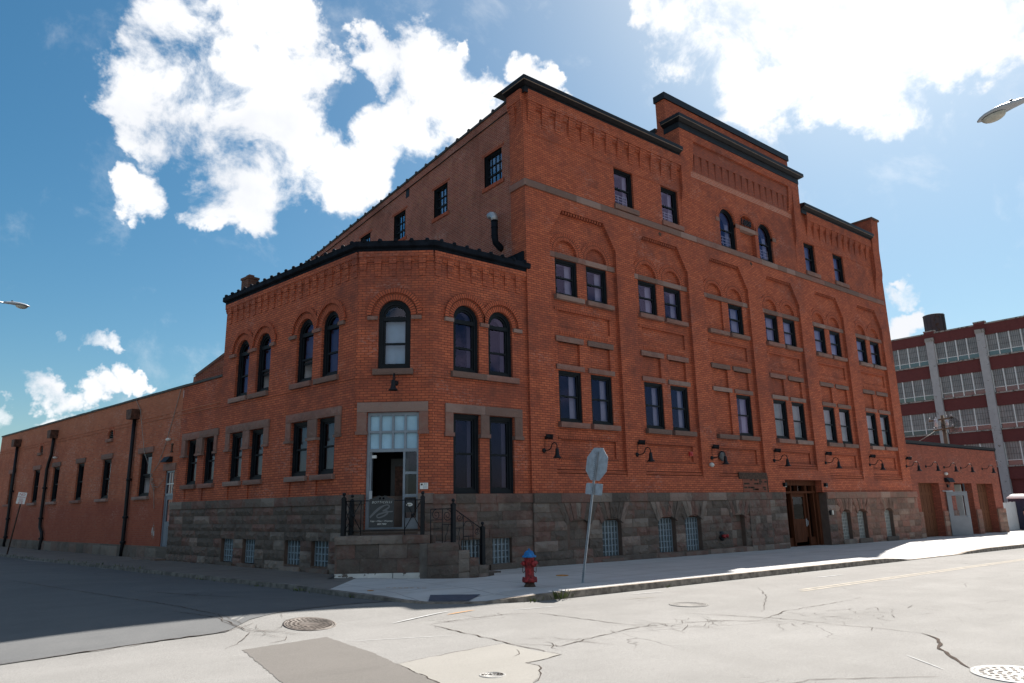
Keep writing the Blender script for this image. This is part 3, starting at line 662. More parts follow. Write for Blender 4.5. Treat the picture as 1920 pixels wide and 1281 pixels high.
for pts, wd in (([(6.28, 10.07), (6.25, 9.0), (6.21, 7.91), (6.20, 6.95)], .016), ([(8.36, 9.91), (8.45, 8.8), (8.54, 7.76)], .014), ([(6.21, 7.91), (6.58, 7.37), (7.4, 7.55), (8.51, 7.73), (9.10, 7.60)], .012),
                ([(0.84, 10.82), (2.76, 11.04), (3.49, 11.11), (4.0, 11.4)], .011), ([(3.27, 13.17), (3.83, 10.99), (4.32, 10.85)], .013), ([(10.14, 8.23), (10.75, 6.82), (10.79, 5.96), (10.90, 5.38), (10.93, 4.73)], .012),
                ([(10.93, 4.73), (10.6, 4.4), (9.9, 4.1), (9.35, 3.72), (8.98, 3.45)], .03), ([(10.47, 6.92), (11.6, 7.2), (13.89, 7.19)], .01), ([(1.57, 22.99), (2.91, 16.60), (3.48, 14.05), (3.86, 11.08)], .014),
                ([(9.1, 7.6), (9.9, 7.3), (10.5, 6.6)], .012), ([(6.2, 10.07), (7.0, 10.2), (7.9, 10.15), (8.36, 9.9)], .009), ([(3.67, 17.0), (4.3, 15.6), (5.04, 14.5)], .02), ([(4.43, 7.80), (5.3, 7.93), (6.16, 8.01)], .008),
                ([(6.22, 6.95), (5.80, 6.86), (5.57, 6.83), (5.60, 6.62), (5.44, 6.44), (5.22, 6.2), (5.01, 6.04)], .012), ([(4.43, 7.8), (4.28, 6.69), (4.05, 4.4)], .008), ([(11.2, 7.4), (13.2, 8.6), (14.6, 9.7)], .008),
                ([(3.83, 10.99), (3.5, 10.5), (3.2, 10.1)], .008), ([(3.83, 10.99), (3.6, 11.6), (3.75, 12.3)], .008), ([(4.6, 12.7), (5.4, 12.2), (6.6, 11.9)], .010), ([(6.0, 4.2), (7.2, 4.3), (8.3, 3.5)], .010)):
    stroke(mb, pts, wd, M['crack'], .006, 0.022)
for q in range(150):                                                    # short splits of the broken patches
    cx, cy, sx, sy = rnd.choice(((10.9, 6.0, .7, 1.2), (12.3, 6.3, 1.6, .8), (11.6, 6.6, 1.2, .5), (12.6, 6.2, 1.4, .4), (9.0, 7.6, .4, .25), (9.6, 7.3, .5, .2), (6.9, 7.5, .6, .25), (7.2, 10.1, .7, .2), (4.2, 11.0, .5, .5), (4.3, 15.7, .5, 1.2), (8.9, 7.65, .5, .15)))
    x, y = cx+rnd.gauss(0, sx*.6), cy+rnd.gauss(0, sy*.6); a = rnd.uniform(0, 6.28); pts = [(x, y)]
    for _ in range(rnd.randint(2, 4)): a += rnd.uniform(-.9, .9); x += math.cos(a)*.16; y += math.sin(a)*.16; pts.append((x, y))
    stroke(mb, pts, rnd.uniform(.003, .007), M['crack'], .006, 0.014)
tag(mb.build('road_cracks'), kind='structure')
mb = MB()
for a, b, wd, mm in (((5.9, 10.55), (7.3, 11.05), .03, 'line_white'), ((8.3, 10.5), (9.3, 10.35), .025, 'line_white'), ((11.6, 10.7), (12.4, 10.55), .03, 'line_white'), ((17.5, 10.0), (18.8, 9.93), .05, 'line_white'),
                     ((7.05, 10.75), (7.75, 10.92), .03, 'orange'), ((10.9, 10.2), (11.6, 10.05), .025, 'line_yellow'), ((4.6, 9.6), (6.0, 9.0), .012, 'line_white'), ((9.2, 4.2), (8.7, 3.6), .015, 'line_white')):
    stroke(mb, [a, b], wd*.6, M[mm], .005)
tag(mb.build('survey_marks'), kind='structure')
mb = MB()
mb.lathe([(0.0, .004), (.06, .004), (.075, .002)], M['orange'], (7.35, 14.1, gz(7.35)+.004), n=10)
for k in range(7):
    x, y = 7.9+k*.09, 14.35-.10*k; a = Vector((x, y, gz(x)+.004)); mb.box((-.045, -.012, 0), (.045, .012, .002), M['orange'], X=Matrix.Translation(a) @ Matrix.Rotation(rnd.uniform(0, 3), 4, 'Z'))
tag(mb.build('spray_marks'), kind='structure')

# iron covers
def cover(x, y, r, m, label, rings=3, z=None, text=None):
    z = rz(x, y)+.003 if z is None else z
    mb = MB(); o = (x, y, z)
    mb.lathe([(r*1.10, -.02), (r*1.10, .006), (r*1.01, .006), (r*1.005, .0), (r, .0), (r*.985, .008), (r*.93, .008), (r*.92, .004), (0, .004)], m, o, n=40)
    for k in range(rings):
        rr = r*(.84-.19*k); n = max(6, int(rr/r*30)); g = .5
        for j in range(n):
            a = 2*math.pi*(j+.5*k)/n; b = a+2*math.pi/n*g; q = []
            for ra, aa in ((rr-.052*r, a), (rr-.052*r, b), (rr+.052*r, b), (rr+.052*r, a)): q.append((x+ra*math.cos(aa), y+ra*math.sin(aa), z+.011))
            mb.poly(q, m if m is not M['iron_pale'] else M['iron'], UP)
    mb.v = [(a, b, c+rz(a, b)-rz(x, y)) for a, b, c in mb.v]
    return tag(mb.build('manhole_cover'), label, 'manhole cover', 'iron covers in the street')
cover(4.75, 11.07, .36, M['iron'], 'round dark studded iron cover beside the shaded street edge')
cover(9.02, 2.98, .42, M['iron_pale'], 'white-worn slotted iron cover at the end of the open crack', 4)
cover(11.12, 8.87, .33, M['iron_worn'], 'faded round cover in the middle of the sunny road', 2)
wc = cover(4.91, 6.60, .13, M['iron_pale'], 'small round lettered valve cover in the pale concrete patch', 1)
"""text helper"""
def text_mesh(name, body, size, m, X, parent=None, ext=0.002, shear=0.0, space=1.0):
    cu = bpy.data.curves.new(name, 'FONT'); cu.body = body; cu.size = size; cu.extrude = ext; cu.align_x = 'CENTER'; cu.align_y = 'CENTER'; cu.shear = shear; cu.space_character = space
    t = bpy.data.objects.new(name, cu); C.objects.link(t)
    me = bpy.data.meshes.new_from_object(t.evaluated_get(bpy.context.evaluated_depsgraph_get())); me.materials.clear(); me.materials.append(m)
    bpy.data.objects.remove(t); me.transform(X)
    o = bpy.data.objects.new(name, me); C.objects.link(o)
    if parent: o.parent = parent; o.matrix_parent_inverse = parent_world(parent).inverted()
    return o
text_mesh('lettering', 'WATER', .07, M['crack'], Matrix.Translation((4.91, 6.60, rz(4.91)+.014)) @ Matrix.Rotation(R(-38), 4, 'Z'), wc)
mb = MB(); mb.lathe([(.16, 0), (.16, .008), (.13, .012), (0, .012)], M['orange'], (12.55, 13.9, gz(12.55)), n=24)
tag(mb.build('utility_cover'), 'small orange painted cover in the pavement behind the hydrant', 'utility cover')
# weeds
mb = MB()
def weed(x, y, z, n, h, spread):
    for _ in range(n):
        a = rnd.uniform(0, 6.28); r = rnd.uniform(0, spread); b = Vector((x+r*math.cos(a), y+r*math.sin(a)*.5, z)); hh = h*rnd.uniform(.4, 1)
        tip = b+Vector((math.cos(a)*hh*.7, math.sin(a)*hh*.7, hh)); wv = Vector((-math.sin(a), math.cos(a), 0))*.008
        mid = b.lerp(tip, .55)+Vector((0, 0, hh*.12)); mb.poly([b-wv, b+wv, mid+wv*1.3, mid-wv*1.3], M['leaf']); mb.poly([mid-wv*1.3, mid+wv*1.3, tip], M['leaf'])
weed(10.05, 11.14, rz(10)+.02, 60, .17, .30); weed(9.35, 11.2, rz(9.3), 22, .09, .25); weed(18.4, 11.05, rz(18), 12, .10, .25); weed(13.2, 11.08, rz(13), 8, .06, .2)
for s in range(16):
    y = rnd.uniform(13.9, 24); weed(lx(y)-.03, y, rz(6.6, y), rnd.randint(5, 14), .09, .3)
for s in range(9):
    y = rnd.uniform(24, 39); weed(lx(y)+.05, y, gz(5), 8, .08, .25)
tag(mb.build('weeds'), kind='stuff')

# ------------------------------------------------------------------ buildings
FR = frame((0, 16.707, 0), (1, 0, 0), (0, -1, 0))
FL = frame((9.03, 16.707, 0), (uLx, uLy, 0), (-uLy, uLx, 0))
CL = Vector((8.79, 18.09, 0)); CR = Vector((10.48, 16.707, 0)); uc_ = (CR-CL).normalized()
FC = frame(CL, uc_, (uc_.y, -uc_.x, 0)); CW = (CR-CL).length
FS = frame((13.92, 16.607, 0), (0, 1, 0), (-1, 0, 0))               # side wall of the tall block
SL0 = 1.40
def SX(x, d): return x*(16.707-d)/16.707                             # true position of a feature standing d in front of the street wall

def outline(u0, u1, z0, z1, t, arch, n=14):
    if not arch: return [(u0+t, z0+t), (u1-t, z0+t), (u1-t, z1-t), (u0+t, z1-t)]
    r = (u1-u0)/2; zs = z1-r; uc = (u0+u1)/2; rr = r-t
    return [(u0+t, z0+t), (u1-t, z0+t)]+[(uc+rr*math.cos(math.pi*k/n), zs+rr*math.sin(math.pi*k/n)) for k in range(n+1)]
def ring(mb, F, A, B, d0, d1, m):
    n = len(A)
    for i in range(n):
        j = (i+1) % n
        mb.poly([F(*A[i], d1), F(*A[j], d1), F(*B[j], d1), F(*B[i], d1)], m, F.n)
        e = Vector((A[j][0]-A[i][0], A[j][1]-A[i][1])); nn_ = (F.u*e.y + UP*(-e.x))
        mb.poly([F(*A[i], d0), F(*A[j], d0), F(*A[j], d1), F(*A[i], d1)], m, nn_)
        mb.poly([F(*B[i], d0), F(*B[j], d0), F(*B[j], d1), F(*B[i], d1)], m, -nn_)
def window(F, u0, u1, z0, z1, parent, d=-0.10, arch=False, meet=None, transom=None, gl='glass', blind=None, blind_top=0.0, frame_t=0.085, sash_t=0.055,
           open_sash=0.0, guard=False, curtain=None, jamb=True, grid=None, mat='navy'):
    """double-hung window: frame + sashes (one part), pane and blind as sub-parts, with a dark room behind"""
    mb = MB(); m = M[mat]
    O0, O1, O2 = (outline(u0, u1, z0, z1, t, arch) for t in (-.01, frame_t, frame_t+sash_t))
    ring(mb, F, O0, O1, d-.14, d, m)
    O1a = outline(u0, u1, z0, z1, frame_t*.55, arch); ring(mb, F, O0, O1a, d-.02, d+.02, m)
    ring(mb, F, O1, O2, d-.12, d-.045, m)
    if open_sash == 0 or True:
        if meet is None and not grid: meet = (z0+z1)/2 if not arch else (z0+(z1-(u1-u0)/2))/2
        if meet: fbox(mb, F, u0+frame_t, u1-frame_t, meet-.028, meet+.028, d-.11, d-.035, m)
    if transom: fbox(mb, F, u0+frame_t*.7, u1-frame_t*.7, transom-.06, transom+.06, d-.12, d-.01, m)
    if grid:
        nu, nz = grid
        for i in range(1, nu): x = u0+frame_t+(u1-u0-2*frame_t)*i/nu; fbox(mb, F, x-.014, x+.014, z0+frame_t, z1-frame_t, d-.10, d-.05, m)
        for j in range(1, nz): zz = z0+frame_t+(z1-z0-2*frame_t)*j/nz; fbox(mb, F, u0+frame_t, u1-frame_t, zz-(.03 if j == 1 else .014), zz+(.03 if j == 1 else .014), d-.102, d-.04, m)
    # deep reveal and the unlit room
    Ob = outline(u0, u1, z0, z1, frame_t*.8, arch); n = len(Ob); da, db = d-.14, d-.42
    jm = M['jamb'] if jamb else M['dark']
    for i in range(n):
        j = (i+1) % n; e = Vector((Ob[j][0]-Ob[i][0], Ob[j][1]-Ob[i][1])); nn_ = (F.u*(-e.y) + UP*e.x)
        mb.poly([F(*Ob[i], da), F(*Ob[j], da), F(*Ob[j], db), F(*Ob[i], db)], jm, nn_)
    mb.poly([F(*q, db) for q in Ob], M['dark'], F.n)
    if open_sash:
        fbox(mb, F, u0+frame_t, u1-frame_t, z0+open_sash-.03, z0+open_sash+.03, d-.14, d-.08, m)
    wo = mb.build('window', parent)
    pb = MB(); lo = z0+open_sash if open_sash else z0
    Og = outline(u0, u1, lo, z1, frame_t+sash_t*.6, arch)
    pb.poly([F(*q, d-.075) for q in Og], M[gl], F.n); pb.build('pane', wo)
    if blind:
        bb = MB(); zt = z1-frame_t if not arch else z1-(u1-u0)/2
        zb = z0+frame_t+ (z1-z0-2*frame_t)*blind_top
        fbox(bb, F, u0+frame_t+.02, u1-frame_t-.02, zb, zt, d-.24, d-.235, M[blind]); bb.build('blind', wo)
    if curtain:
        cb = MB(); xa = u0+frame_t+(u1-u0-2*frame_t)*curtain; n_ = 10; zt = z1-frame_t if not arch else z1-(u1-u0)/2
        for k_ in range(n_):
            ua, ub = xa+(u1-frame_t-xa)*k_/n_, xa+(u1-frame_t-xa)*(k_+1)/n_; da_, db_ = (d-.21+.02*(k_ % 2)), (d-.21+.02*((k_+1) % 2))
            cb.poly([F(ua, z0+frame_t, da_), F(ub, z0+frame_t, db_), F(ub, zt, db_), F(ua, zt, da_)], M['curtain'], F.n)
        cb.build('curtain', wo)
    if guard:
        gb = MB(); x0, x1 = u0+frame_t+sash_t, u1-frame_t-sash_t; zb, zt = z0+frame_t+sash_t, z0+.28*(z1-z0)+.10
        for k in range(4): zz = zb+.02+(zt-zb)*k/3.4; fbox(gb, F, x0, x1, zz-.011, zz+.011, d-.135, d-.115, M['white'])
        for f in (.04, .36, .68, .96): x = x0+(x1-x0)*f; fbox(gb, F, x-.011, x+.011, zb, zt, d-.137, d-.113, M['white'])
        gb.build('window_guard', wo)
    return wo
def stone_part(name, F, boxes, parent, m='trim', amp=0.02, d0=-.12):
    mb = MB()
    for (u0, u1, z0, z1, d1) in boxes: rock(mb, F, u0, u1, z0, z1, d0, d1, M[m], amp, step=.10)
    return mb.build(name, parent)
def glass_block(F, u0, u1, z0, z1, nu, nz, d, parent, light=False):
    bar, face = (M['gb_bar_light'], M['gb_light']) if light else (M['gb_bar'], M['gb'])
    mb = MB(); fbox(mb, F, u0, u1, z0, z1, d-.08, d-.04, face)
    for i in range(nu+1):
        x = u0+(u1-u0)*i/nu; wd = .022 if 0 < i < nu else .025; fbox(mb, F, max(u0, x-wd), min(u1, x+wd), z0, z1, d-.045, d, bar)
    for j in range(nz+1):
        zz = z0+(z1-z0)*j/nz; fbox(mb, F, u0, u1, max(z0, zz-.014), min(z1, zz+.014), d-.044, d-.004, bar)
    return mb.build('glass_block_window', parent)

# ============================================================ the tall building
TALL = empty('brick_building', (26.7, 16.6, gz(26.7)), 0, 'tall orange brick building with a black cornice and a stepped central tower dated 1888', 'building')
B0 = [(15.22+4.105*k)*1.0025 for k in range(6)]; RD = -.045
rects = []
ZB = 2.08
Z10 = SX(1, .1)
xl, xr = 13.92, 39.5
for k, b in enumerate(B0):
    bot = 2.62 if k != 3 else 3.0
    rects.append((SX(b-.33, 0), SX(b+2.96, .1), bot, 11.56, RD))
for k, b in enumerate(B0):
    for q, (a, e) in enumerate(((b, b+1.01), (b+1.445, b+2.455))):
        blind_ = (k == 2 and q == 0)
        # upper row
        if blind_: rects += [(a, e, 8.52, 9.83, -.13), (a, e, 4.30, 6.02, -.13)]
        else: rects += [(a, e, 8.53, 9.83, None, .17), (a, e, 4.32, 5.99, None, .17)]
        rects.append((a+.02, e-.02, 6.18, 6.95, -.14))
        rects.append((a, e, 10.02, 10.02+.505, -.14))
    rects.append((b+.05, b+2.49, 7.43, 8.02, -.115)); rects.append((b+.02, b+2.50, 3.20, 3.77, -.115))
# top storey
TOPW = [(18.23, 19.27), (20.90, 21.93), (31.42, 32.43), (34.17, 35.22)]
for a, e in TOPW: rects.append((a, e, 12.5, 13.98, None, .12))
TW = [(24.66, 25.80), (27.52, 28.66)]
for a, e in TW: rects.append((a, e, 12.28, 14.08, None, .14))
rects.append((26.12, 27.28, 12.28, 14.12, -.09))
DOORX = (27.62, 30.55)
rects.append((DOORX[0], DOORX[1], ZB, 2.60, None, .75))
mb = MB()
facade(mb, FR, xl, xr, ZB, 15.5, [r for r in rects], M['brick'], d0=0.1)
# above the belt the ordinary wall face lies back
mb2 = MB()
wall = mb
# chamfered heads of the recesses
for k, b in enumerate(B0):
    x0, x1 = SX(b-.33, 0), SX(b+2.96, .1)
    for s, xa, xb in ((1, x0, x0+.62), (-1, x1, x1-.58)):
        P = [(xa, 10.60), (xa, 11.56), (xb, 11.56)]
        wall.poly([FR(u, z, .0985) for u, z in P], M['brick'], FR.n)
        q = [FR(xa, 10.60, RD), FR(xb, 11.56, RD), FR(xb, 11.56, .0985), FR(xa, 10.60, .0985)]
        wall.poly(q, M['brick'], FR.u*s+Vector((0, 0, -.5)))
    nden = 15; span = (x1-.62)-(x0+.64)                                # dentil course at the head
    for i in range(nden):
        u = x0+.64+span*(i+.2)/nden; fbox(wall, FR, u, u+span/nden*.55, 11.46, 11.556, RD, .06, M['brick'])
    for a in (b, b+1.445):
        uc = a+.505; spandrel(wall, FR, uc, 10.02,   .505, RD, -.14, M['brick'])
        arch_ring(wall, FR, uc, 10.02, .51, .76, RD-.005, RD+.022, M['brick_ring'], umin=(uc-.9 if a == b else b+1.228), umax=(b+1.227 if a == b else uc+.9))
    # corbelled courses at the foot of each recess and brick moulding over the panels
    for j in range(3): fbox(wall, FR, x0, x1, 2.62+(0 if k != 3 else .38)+j*.1, 2.62+(0 if k != 3 else .38)+j*.1+.075, RD-.002, .075-.03*j, M['brick'])
    fbox(wall, FR, b-.1, b+2.6, 8.02, 8.10, RD-.01, RD+.024, M['brick_ring']); fbox(wall, FR, b-.1, b+2.6, 3.77, 3.85, RD-.01, RD+.024, M['brick_ring'])
    fbox(wall, FR, b-.1, b+2.6, 3.12, 3.195, RD-.01, RD+.018, M['brick_ring']); fbox(wall, FR, b+.1, b+2.4, 7.22, 7.30, RD-.01, RD+.018, M['brick_ring'])
for a, e in TW:
    r = (e-a)/2; spandrel(wall, FR, (a+e)/2, 14.08-r, r, .1, -.04, M['brick']); arch_ring(wall, FR, (a+e)/2, 14.08-r, r+.005, r+.20, .095, .106, M['brick_ring'])
spandrel(wall, FR, 26.70, 13.54, .58, .1, -.09, M['brick']); arch_ring(wall, FR, 26.70, 13.54, .585, .70, .095, .106, M['brick_ring'])
# corbel tables: stepped brick ribs below the cornice
def corbels(mb, F, u0, u1, z0, z1, n, wf, d0, dmax, m, steps=7, head=0.12):
    pitch = (u1-u0)/n
    for i in range(n):
        ua = u0+pitch*i; wd = pitch*wf
        for j in range(steps):
            t = (j+1)/steps; g = (1-t)*.16*wd
            fbox(mb, F, ua+g, ua+wd-g, z0+(z1-z0)*j/steps, z0+(z1-z0)*(j+1)/steps, d0-.01, d0+dmax*t, m)
        for j in range(2):
            zz = z1-(z1-z0)*(.14+.10*j); fbox(mb, F, ua+wd*.9, ua+pitch+.02, zz, z1, d0-.01, d0+dmax*(.75-.3*j), m)
    fbox(mb, F, u0-.02, u1, z1, z1+head, d0-.01, d0+dmax+.02, m)
corbels(wall, FR, 14.05, 22.15, 14.36, 15.14, 13, .56, .1, .14, M['brick'], 8, .40)
corbels(wall, FR, 31.8, 38.35, 14.36, 15.14, 11, .56, .1, .14, M['brick'], 8, .40)
fbox(wall, FR, 14.0, 22.2, 13.98, 14.05, .09, .118, M['brick']); fbox(wall, FR, 31.8, 38.4, 13.98, 14.05, .09, .118, M['brick'])
# tower: projecting upper stage between two corbelled pilasters
def flare(mb, u0, u1, prof, m, F=FR):
    """pier whose front follows (z, d)"""
    for (za, da), (zb, db) in zip(prof, prof[1:]):
        mb.poly([F(u0, za, da), F(u1, za, da), F(u1, zb, db), F(u0, zb, db)], m, F.n)
        for u, s in ((u0, -1), (u1, 1)): mb.poly([F(u, za, .05), F(u, za, da), F(u, zb, db), F(u, zb, .05)], m, F.u*s)
    z, dd = prof[-1]; mb.poly([F(u0, z, .05), F(u1, z, .05), F(u1, z, dd), F(u0, z, dd)], m, UP)
PT = [(12.3, .102), (13.5, .115), (14.05, .24), (15.35, .26), (16.499, .28)]
flare(wall, 22.12, 22.72, PT, M['brick']); flare(wall, 30.62, 31.22, PT, M['brick'])
PT2 = [(15.15, .102), (15.55, .20), (16.499, .279)]
flare(wall, 22.72, 23.02, PT2, M['brick']); flare(wall, 30.30, 30.62, PT2, M['brick'])
fbox(wall, FR, 22.12, 31.22, 16.50, 17.10, .05, .286, M['brick']); fbox(wall, FR, 22.75, 30.6, 14.93, 15.2, .06, .106, M['brick_pale'])
fbox(wall, FR, 23.02, 30.30, 15.2, 16.50, .06, .104, M['brick_panel'])
for i in range(15):                                                    # slanting dark ribs in the sunk panel
    u = 23.18+.485*i
    for j in range(7): fbox(wall, FR, u, u+.22+.012*j, 15.2+.11*j, 15.2+.11*(j+1), .1, .108+.009*j, M['brick_panel'])
fbox(wall, FR, 23.02, 30.30, 15.97, 16.50, .1, .175, M['brick_panel'])
for X_, s in ((22.12, -1), (31.22, 1)):                                # flanks of the tower
    wall.poly([(X_, 16.656, 15.3), (X_, 20.5, 15.3), (X_, 20.5, 17.1), (X_, 16.656, 17.1)], M['brick'], (s, 0, 0))
# upper parapet, set back half a metre
wall.box((22.32, 17.22, 15.3), (31.92, 17.7, 18.62), M['brick'])
wall.box((22.32, 17.70, 15.3), (22.75, 19.6, 17.2), M['brick'])
# right-hand end pier
PE = [(12.2, .102), (12.5, .11), (13.75, .30), (15.1, .30), (16.1, .38), (16.75, .42)]
flare(wall, 38.4, 39.15, PE, M['brick']); wall.box((38.4, 16.66, 15.0), (39.15, 18.6, 16.75), M['brick']); wall.box((38.35, 16.22, 16.75), (39.22, 18.6, 16.86), M['brick_chimney'])
# far end wall, back wall and the wall over the side-wall corner
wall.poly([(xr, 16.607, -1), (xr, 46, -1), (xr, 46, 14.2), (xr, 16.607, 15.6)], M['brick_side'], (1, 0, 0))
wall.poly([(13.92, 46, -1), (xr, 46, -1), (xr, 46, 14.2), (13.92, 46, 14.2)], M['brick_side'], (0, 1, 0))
wall.poly([FR(xl, ZB, .1), FR(xl, 8.0, .1), FR(xl, 8.0, -.1), FR(xl, ZB, -.1)], M['brick'], -FR.u)
wall_o = wall.build('wall', TALL)
# side wall rising above the corner building
mb = MB(); ys = [0.0, .76, 1.31, 2.34, 4.74, 5.74, 7.95, 8.96, 11.12, 12.1, 14.4, 15.4, 29.4]
SW = [(1.33, 2.36), (4.76, 5.74), (7.97, 8.96), (11.12, 12.10)]
ztop = lambda y: 15.62-.052*y if y < 19.5 else 14.606
zb_ = 8.0; D_S = -.09
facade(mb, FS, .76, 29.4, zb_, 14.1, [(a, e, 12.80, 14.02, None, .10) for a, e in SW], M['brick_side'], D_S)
for a, b in zip([.76, 4, 8, 12, 16, 19.5], [4, 8, 12, 16, 19.5, 29.4]):
    mb.poly([FS(a, 14.1, D_S), FS(b, 14.1, D_S), FS(b, ztop(b), D_S), FS(a, ztop(a), D_S)], M['brick_side'], FS.n)
for a, e in SW: fbox(mb, FS, a-.12, e+.12, 12.66, 12.80, D_S-.02, D_S+.035, M['brick_ring']); fbox(mb, FS, a-.15, e+.15, 14.02, 14.14, D_S-.02, D_S+.012, M['brick_ring'])
fbox(mb, FS, 7.68, 7.95, 14.50, 14.86, D_S-.02, D_S+.01, M['black'])
mb.build('side_wall', TALL)
mb = MB(); mb.poly([FS(0, zb_, 0), FS(.76, zb_, 0), FS(.76, 15.5, 0), FS(0, 15.5, 0)], M['brick'], FS.n); mb.poly([FS(.76, zb_, 0), FS(.76, zb_, D_S), FS(.76, 15.5, D_S), FS(.76, 15.5, 0)], M['brick'], FS.u)
corbels(mb, FS, .02, .74, 14.36, 15.14, 2, .6, 0, .10, M['brick'], 8, .40)
mb.build('corner_pier', TALL)
for i, (a, e) in enumerate(SW): window(FS, a, e, 12.80, 14.02, TALL, d=D_S-.07, grid=(4, 3), gl='glass_sky', frame_t=.06, sash_t=.02, jamb=False)
mb = MB()                                                              # tile coping with rolls along the sloping side parapet
for a, b in zip([.8, 4, 8, 12, 16, 19.5], [4, 8, 12, 16, 19.5, 29.4]):
    for d0, d1 in ((-.45, -.05),):
        A = [FS(a, ztop(a)-.02, d1), FS(b, ztop(b)-.02, d1), FS(b, ztop(b)+.07, d1), FS(a, ztop(a)+.07, d1)]; mb.poly(A, M['coping_side'], FS.n)
        mb.poly([FS(a, ztop(a)+.07, d1), FS(b, ztop(b)+.07, d1), FS(b, ztop(b)+.07, d0), FS(a, ztop(a)+.07, d0)], M['coping_side'], UP)
        mb.poly([FS(a, ztop(a)-.02, d1), FS(b, ztop(b)-.02, d1), FS(b, ztop(b)-.02, D_S-.02), FS(a, ztop(a)-.02, D_S-.02)], M['coping_side'], -UP)
y = 1.0
while y < 29: mb.tube([FS(y, ztop(y)+.06, -.03), FS(y, ztop(y)+.06, -.4)], .075, M['coping_side'], 8); y += .76
mb.build('side_coping', TALL)
# belt course, bands, sills and lintels
def stone_run(mb, F, u0, u1, z0, z1, d0, d1, m, amp=.02, wmin=.7, wmax=1.5):
    u = u0
    while u < u1-.02:
        wd = rnd.uniform(wmin, wmax)
        if u1-u-wd < wmin*.6: wd = u1-u
        rock(mb, F, u+.004, min(u+wd, u1)-.004, z0, z1, d0, d1, M[m], amp, step=.12); u += wd
mb = MB(); stone_run(mb, FR, 13.90, 39.2, 12.02, 12.25, .05, .15, 'trim'); stone_run(mb, FS, -.05, .78, 12.02, 12.25, -.05, .05, 'trim'); mb.build('belt_course', TALL)
mb = MB()
for b in B0:
    for a, e in ((b-.32, b-.02), (b-.02, b+1.05), (b+1.05, b+1.40), (b+1.40, b+2.47), (b+2.47, b+2.85)): rock(mb, FR, a+.004, e-.004, 9.835, 10.015, -.12, .0, M['trim'], .018, step=.09)
for a, e in ((24.38, 24.66), (25.80, 26.12), (26.12, 27.28), (27.28, 27.52), (28.66, 28.94)): rock(mb, FR, a, e-.003, 13.36 if a != 26.12 else 13.36, 13.54, -.1, .125, M['trim'], .015, step=.09)
mb.build('springing_band', TALL)
for k, b in enumerate(B0):
    for q, (a, e) in enumerate(((b, b+1.01), (b+1.445, b+2.455))):
        if not (k == 2 and q == 0):
            lowblind = 'blind' if k >= 3 else None
            w1 = window(FR, a, e, 8.53, 9.83, TALL, gl='glass_lilac', meet=9.20, curtain=(.68 if k < 2 else .5), d=-.10)
            w2 = window(FR, a, e, 4.32, 5.99, TALL, gl='glass_lilac' if k < 3 else 'glass', meet=5.17, blind=lowblind, blind_top=0.0, curtain=None if lowblind else (.70, .72, .6)[k], d=-.10)
        stone_part('sill', FR, [(a-.08, e+.19, 8.37, 8.525, .10)], TALL); stone_part('sill', FR, [(a-.08, e+.18, 4.14, 4.305, .11)], TALL)
        stone_part('lintel', FR, [(a-.10, e+.13, 6.02, 6.185, .01)], TALL); stone_part('lintel', FR, [(a-.09, e+.13, 6.95, 7.13, .01)], TALL)
for i, (a, e) in enumerate(TOPW):
    window(FR, a, e, 12.5, 13.98, TALL, d=.0, gl='glass_lilac', meet=13.22, guard=(i < 2), blind='blind' if i > 1 else None, curtain=.78 if i < 2 else None); stone_part('sill', FR, [(a-.06, e+.2, 12.30, 12.49, .17)], TALL)
for a, e in TW: window(FR, a, e, 12.28, 14.08, TALL, d=.0, arch=True, gl='glass_lilac', meet=13.12, guard=True, curtain=.7)
text_mesh('date_numerals', '1888', .42, M['black'], Matrix(((1, 0, 0, 26.62), (0, 0, -1, 16.60), (0, 1, 0, 13.75), (0, 0, 0, 1))), TALL, ext=.02, space=.95)
mb = MB()
for X_, z in ((20.65, 11.86), (26.72, 11.88)):
    q = [FR(X_-.1, z, .108), FR(X_, z-.1, .108), FR(X_+.1, z, .108), FR(X_, z+.1, .108)]; mb.poly(q, M['rustiron'], FR.n)
mb.build('anchor_plates', TALL)
# black cornices
def cornice(mb, path, z0, zf, zc, pf, pc, m, lip=None):
    """path of (point, outward normal): frieze pf proud up to zf, crown flaring to pc at zc"""
    prof = [(0.0, z0), (pf, z0), (pf, zf), (pf+.05, zf+.01), (pc-.02, zc-.165), (pc, zc-.15), (pc, zc), (0.0, zc+.03)]
    for i in range(len(path)-1):
        (pa, na), (pb, nb) = path[i], path[i+1]; mid = (Vector(na)+Vector(nb))
        for j in range(len(prof)-1):
            (da, za), (db, zb) = prof[j], prof[j+1]
            q = [Vector(pa)+Vector(na)*da+UP*za, Vector(pb)+Vector(nb)*da+UP*za, Vector(pb)+Vector(nb)*db+UP*zb, Vector(pa)+Vector(na)*db+UP*zb]
            dz, dd = zb-za, db-da; nrm = mid.normalized()*dz - UP*dd
            mb.poly(q, lip if (lip and j == 4) else m, nrm)
    for p, n, s in ((path[0][0], path[0][1], Vector(path[0][0])-Vector(path[1][0])), (path[-1][0], path[-1][1], Vector(path[-1][0])-Vector(path[-2][0]))):
        mb.poly([Vector(p)+Vector(n)*a+UP*z for a, z in prof], m, s)
mb = MB()
cornice(mb, [((13.92, 17.45, 0), (-1, 0, 0)), ((13.92, 16.48, 0), (-1, -1, 0)), ((22.05, 16.48, 0), (0, -1, 0))], 15.40, 15.62, 15.86, .03, .24, M['black'], M['tan'])
mb.poly([(13.7, 16.25, 15.862), (22.05, 16.25, 15.862), (22.05, 18, 15.89), (13.7, 18, 15.89)], M['black'], UP)
mb.build('cornice', TALL); mb = MB()
cornice(mb, [((31.3, 16.48, 0), (0, -1, 0)), ((38.38, 16.48, 0), (0, -1, 0))], 15.40, 15.62, 15.86, .03, .24, M['black'], M['tan'])
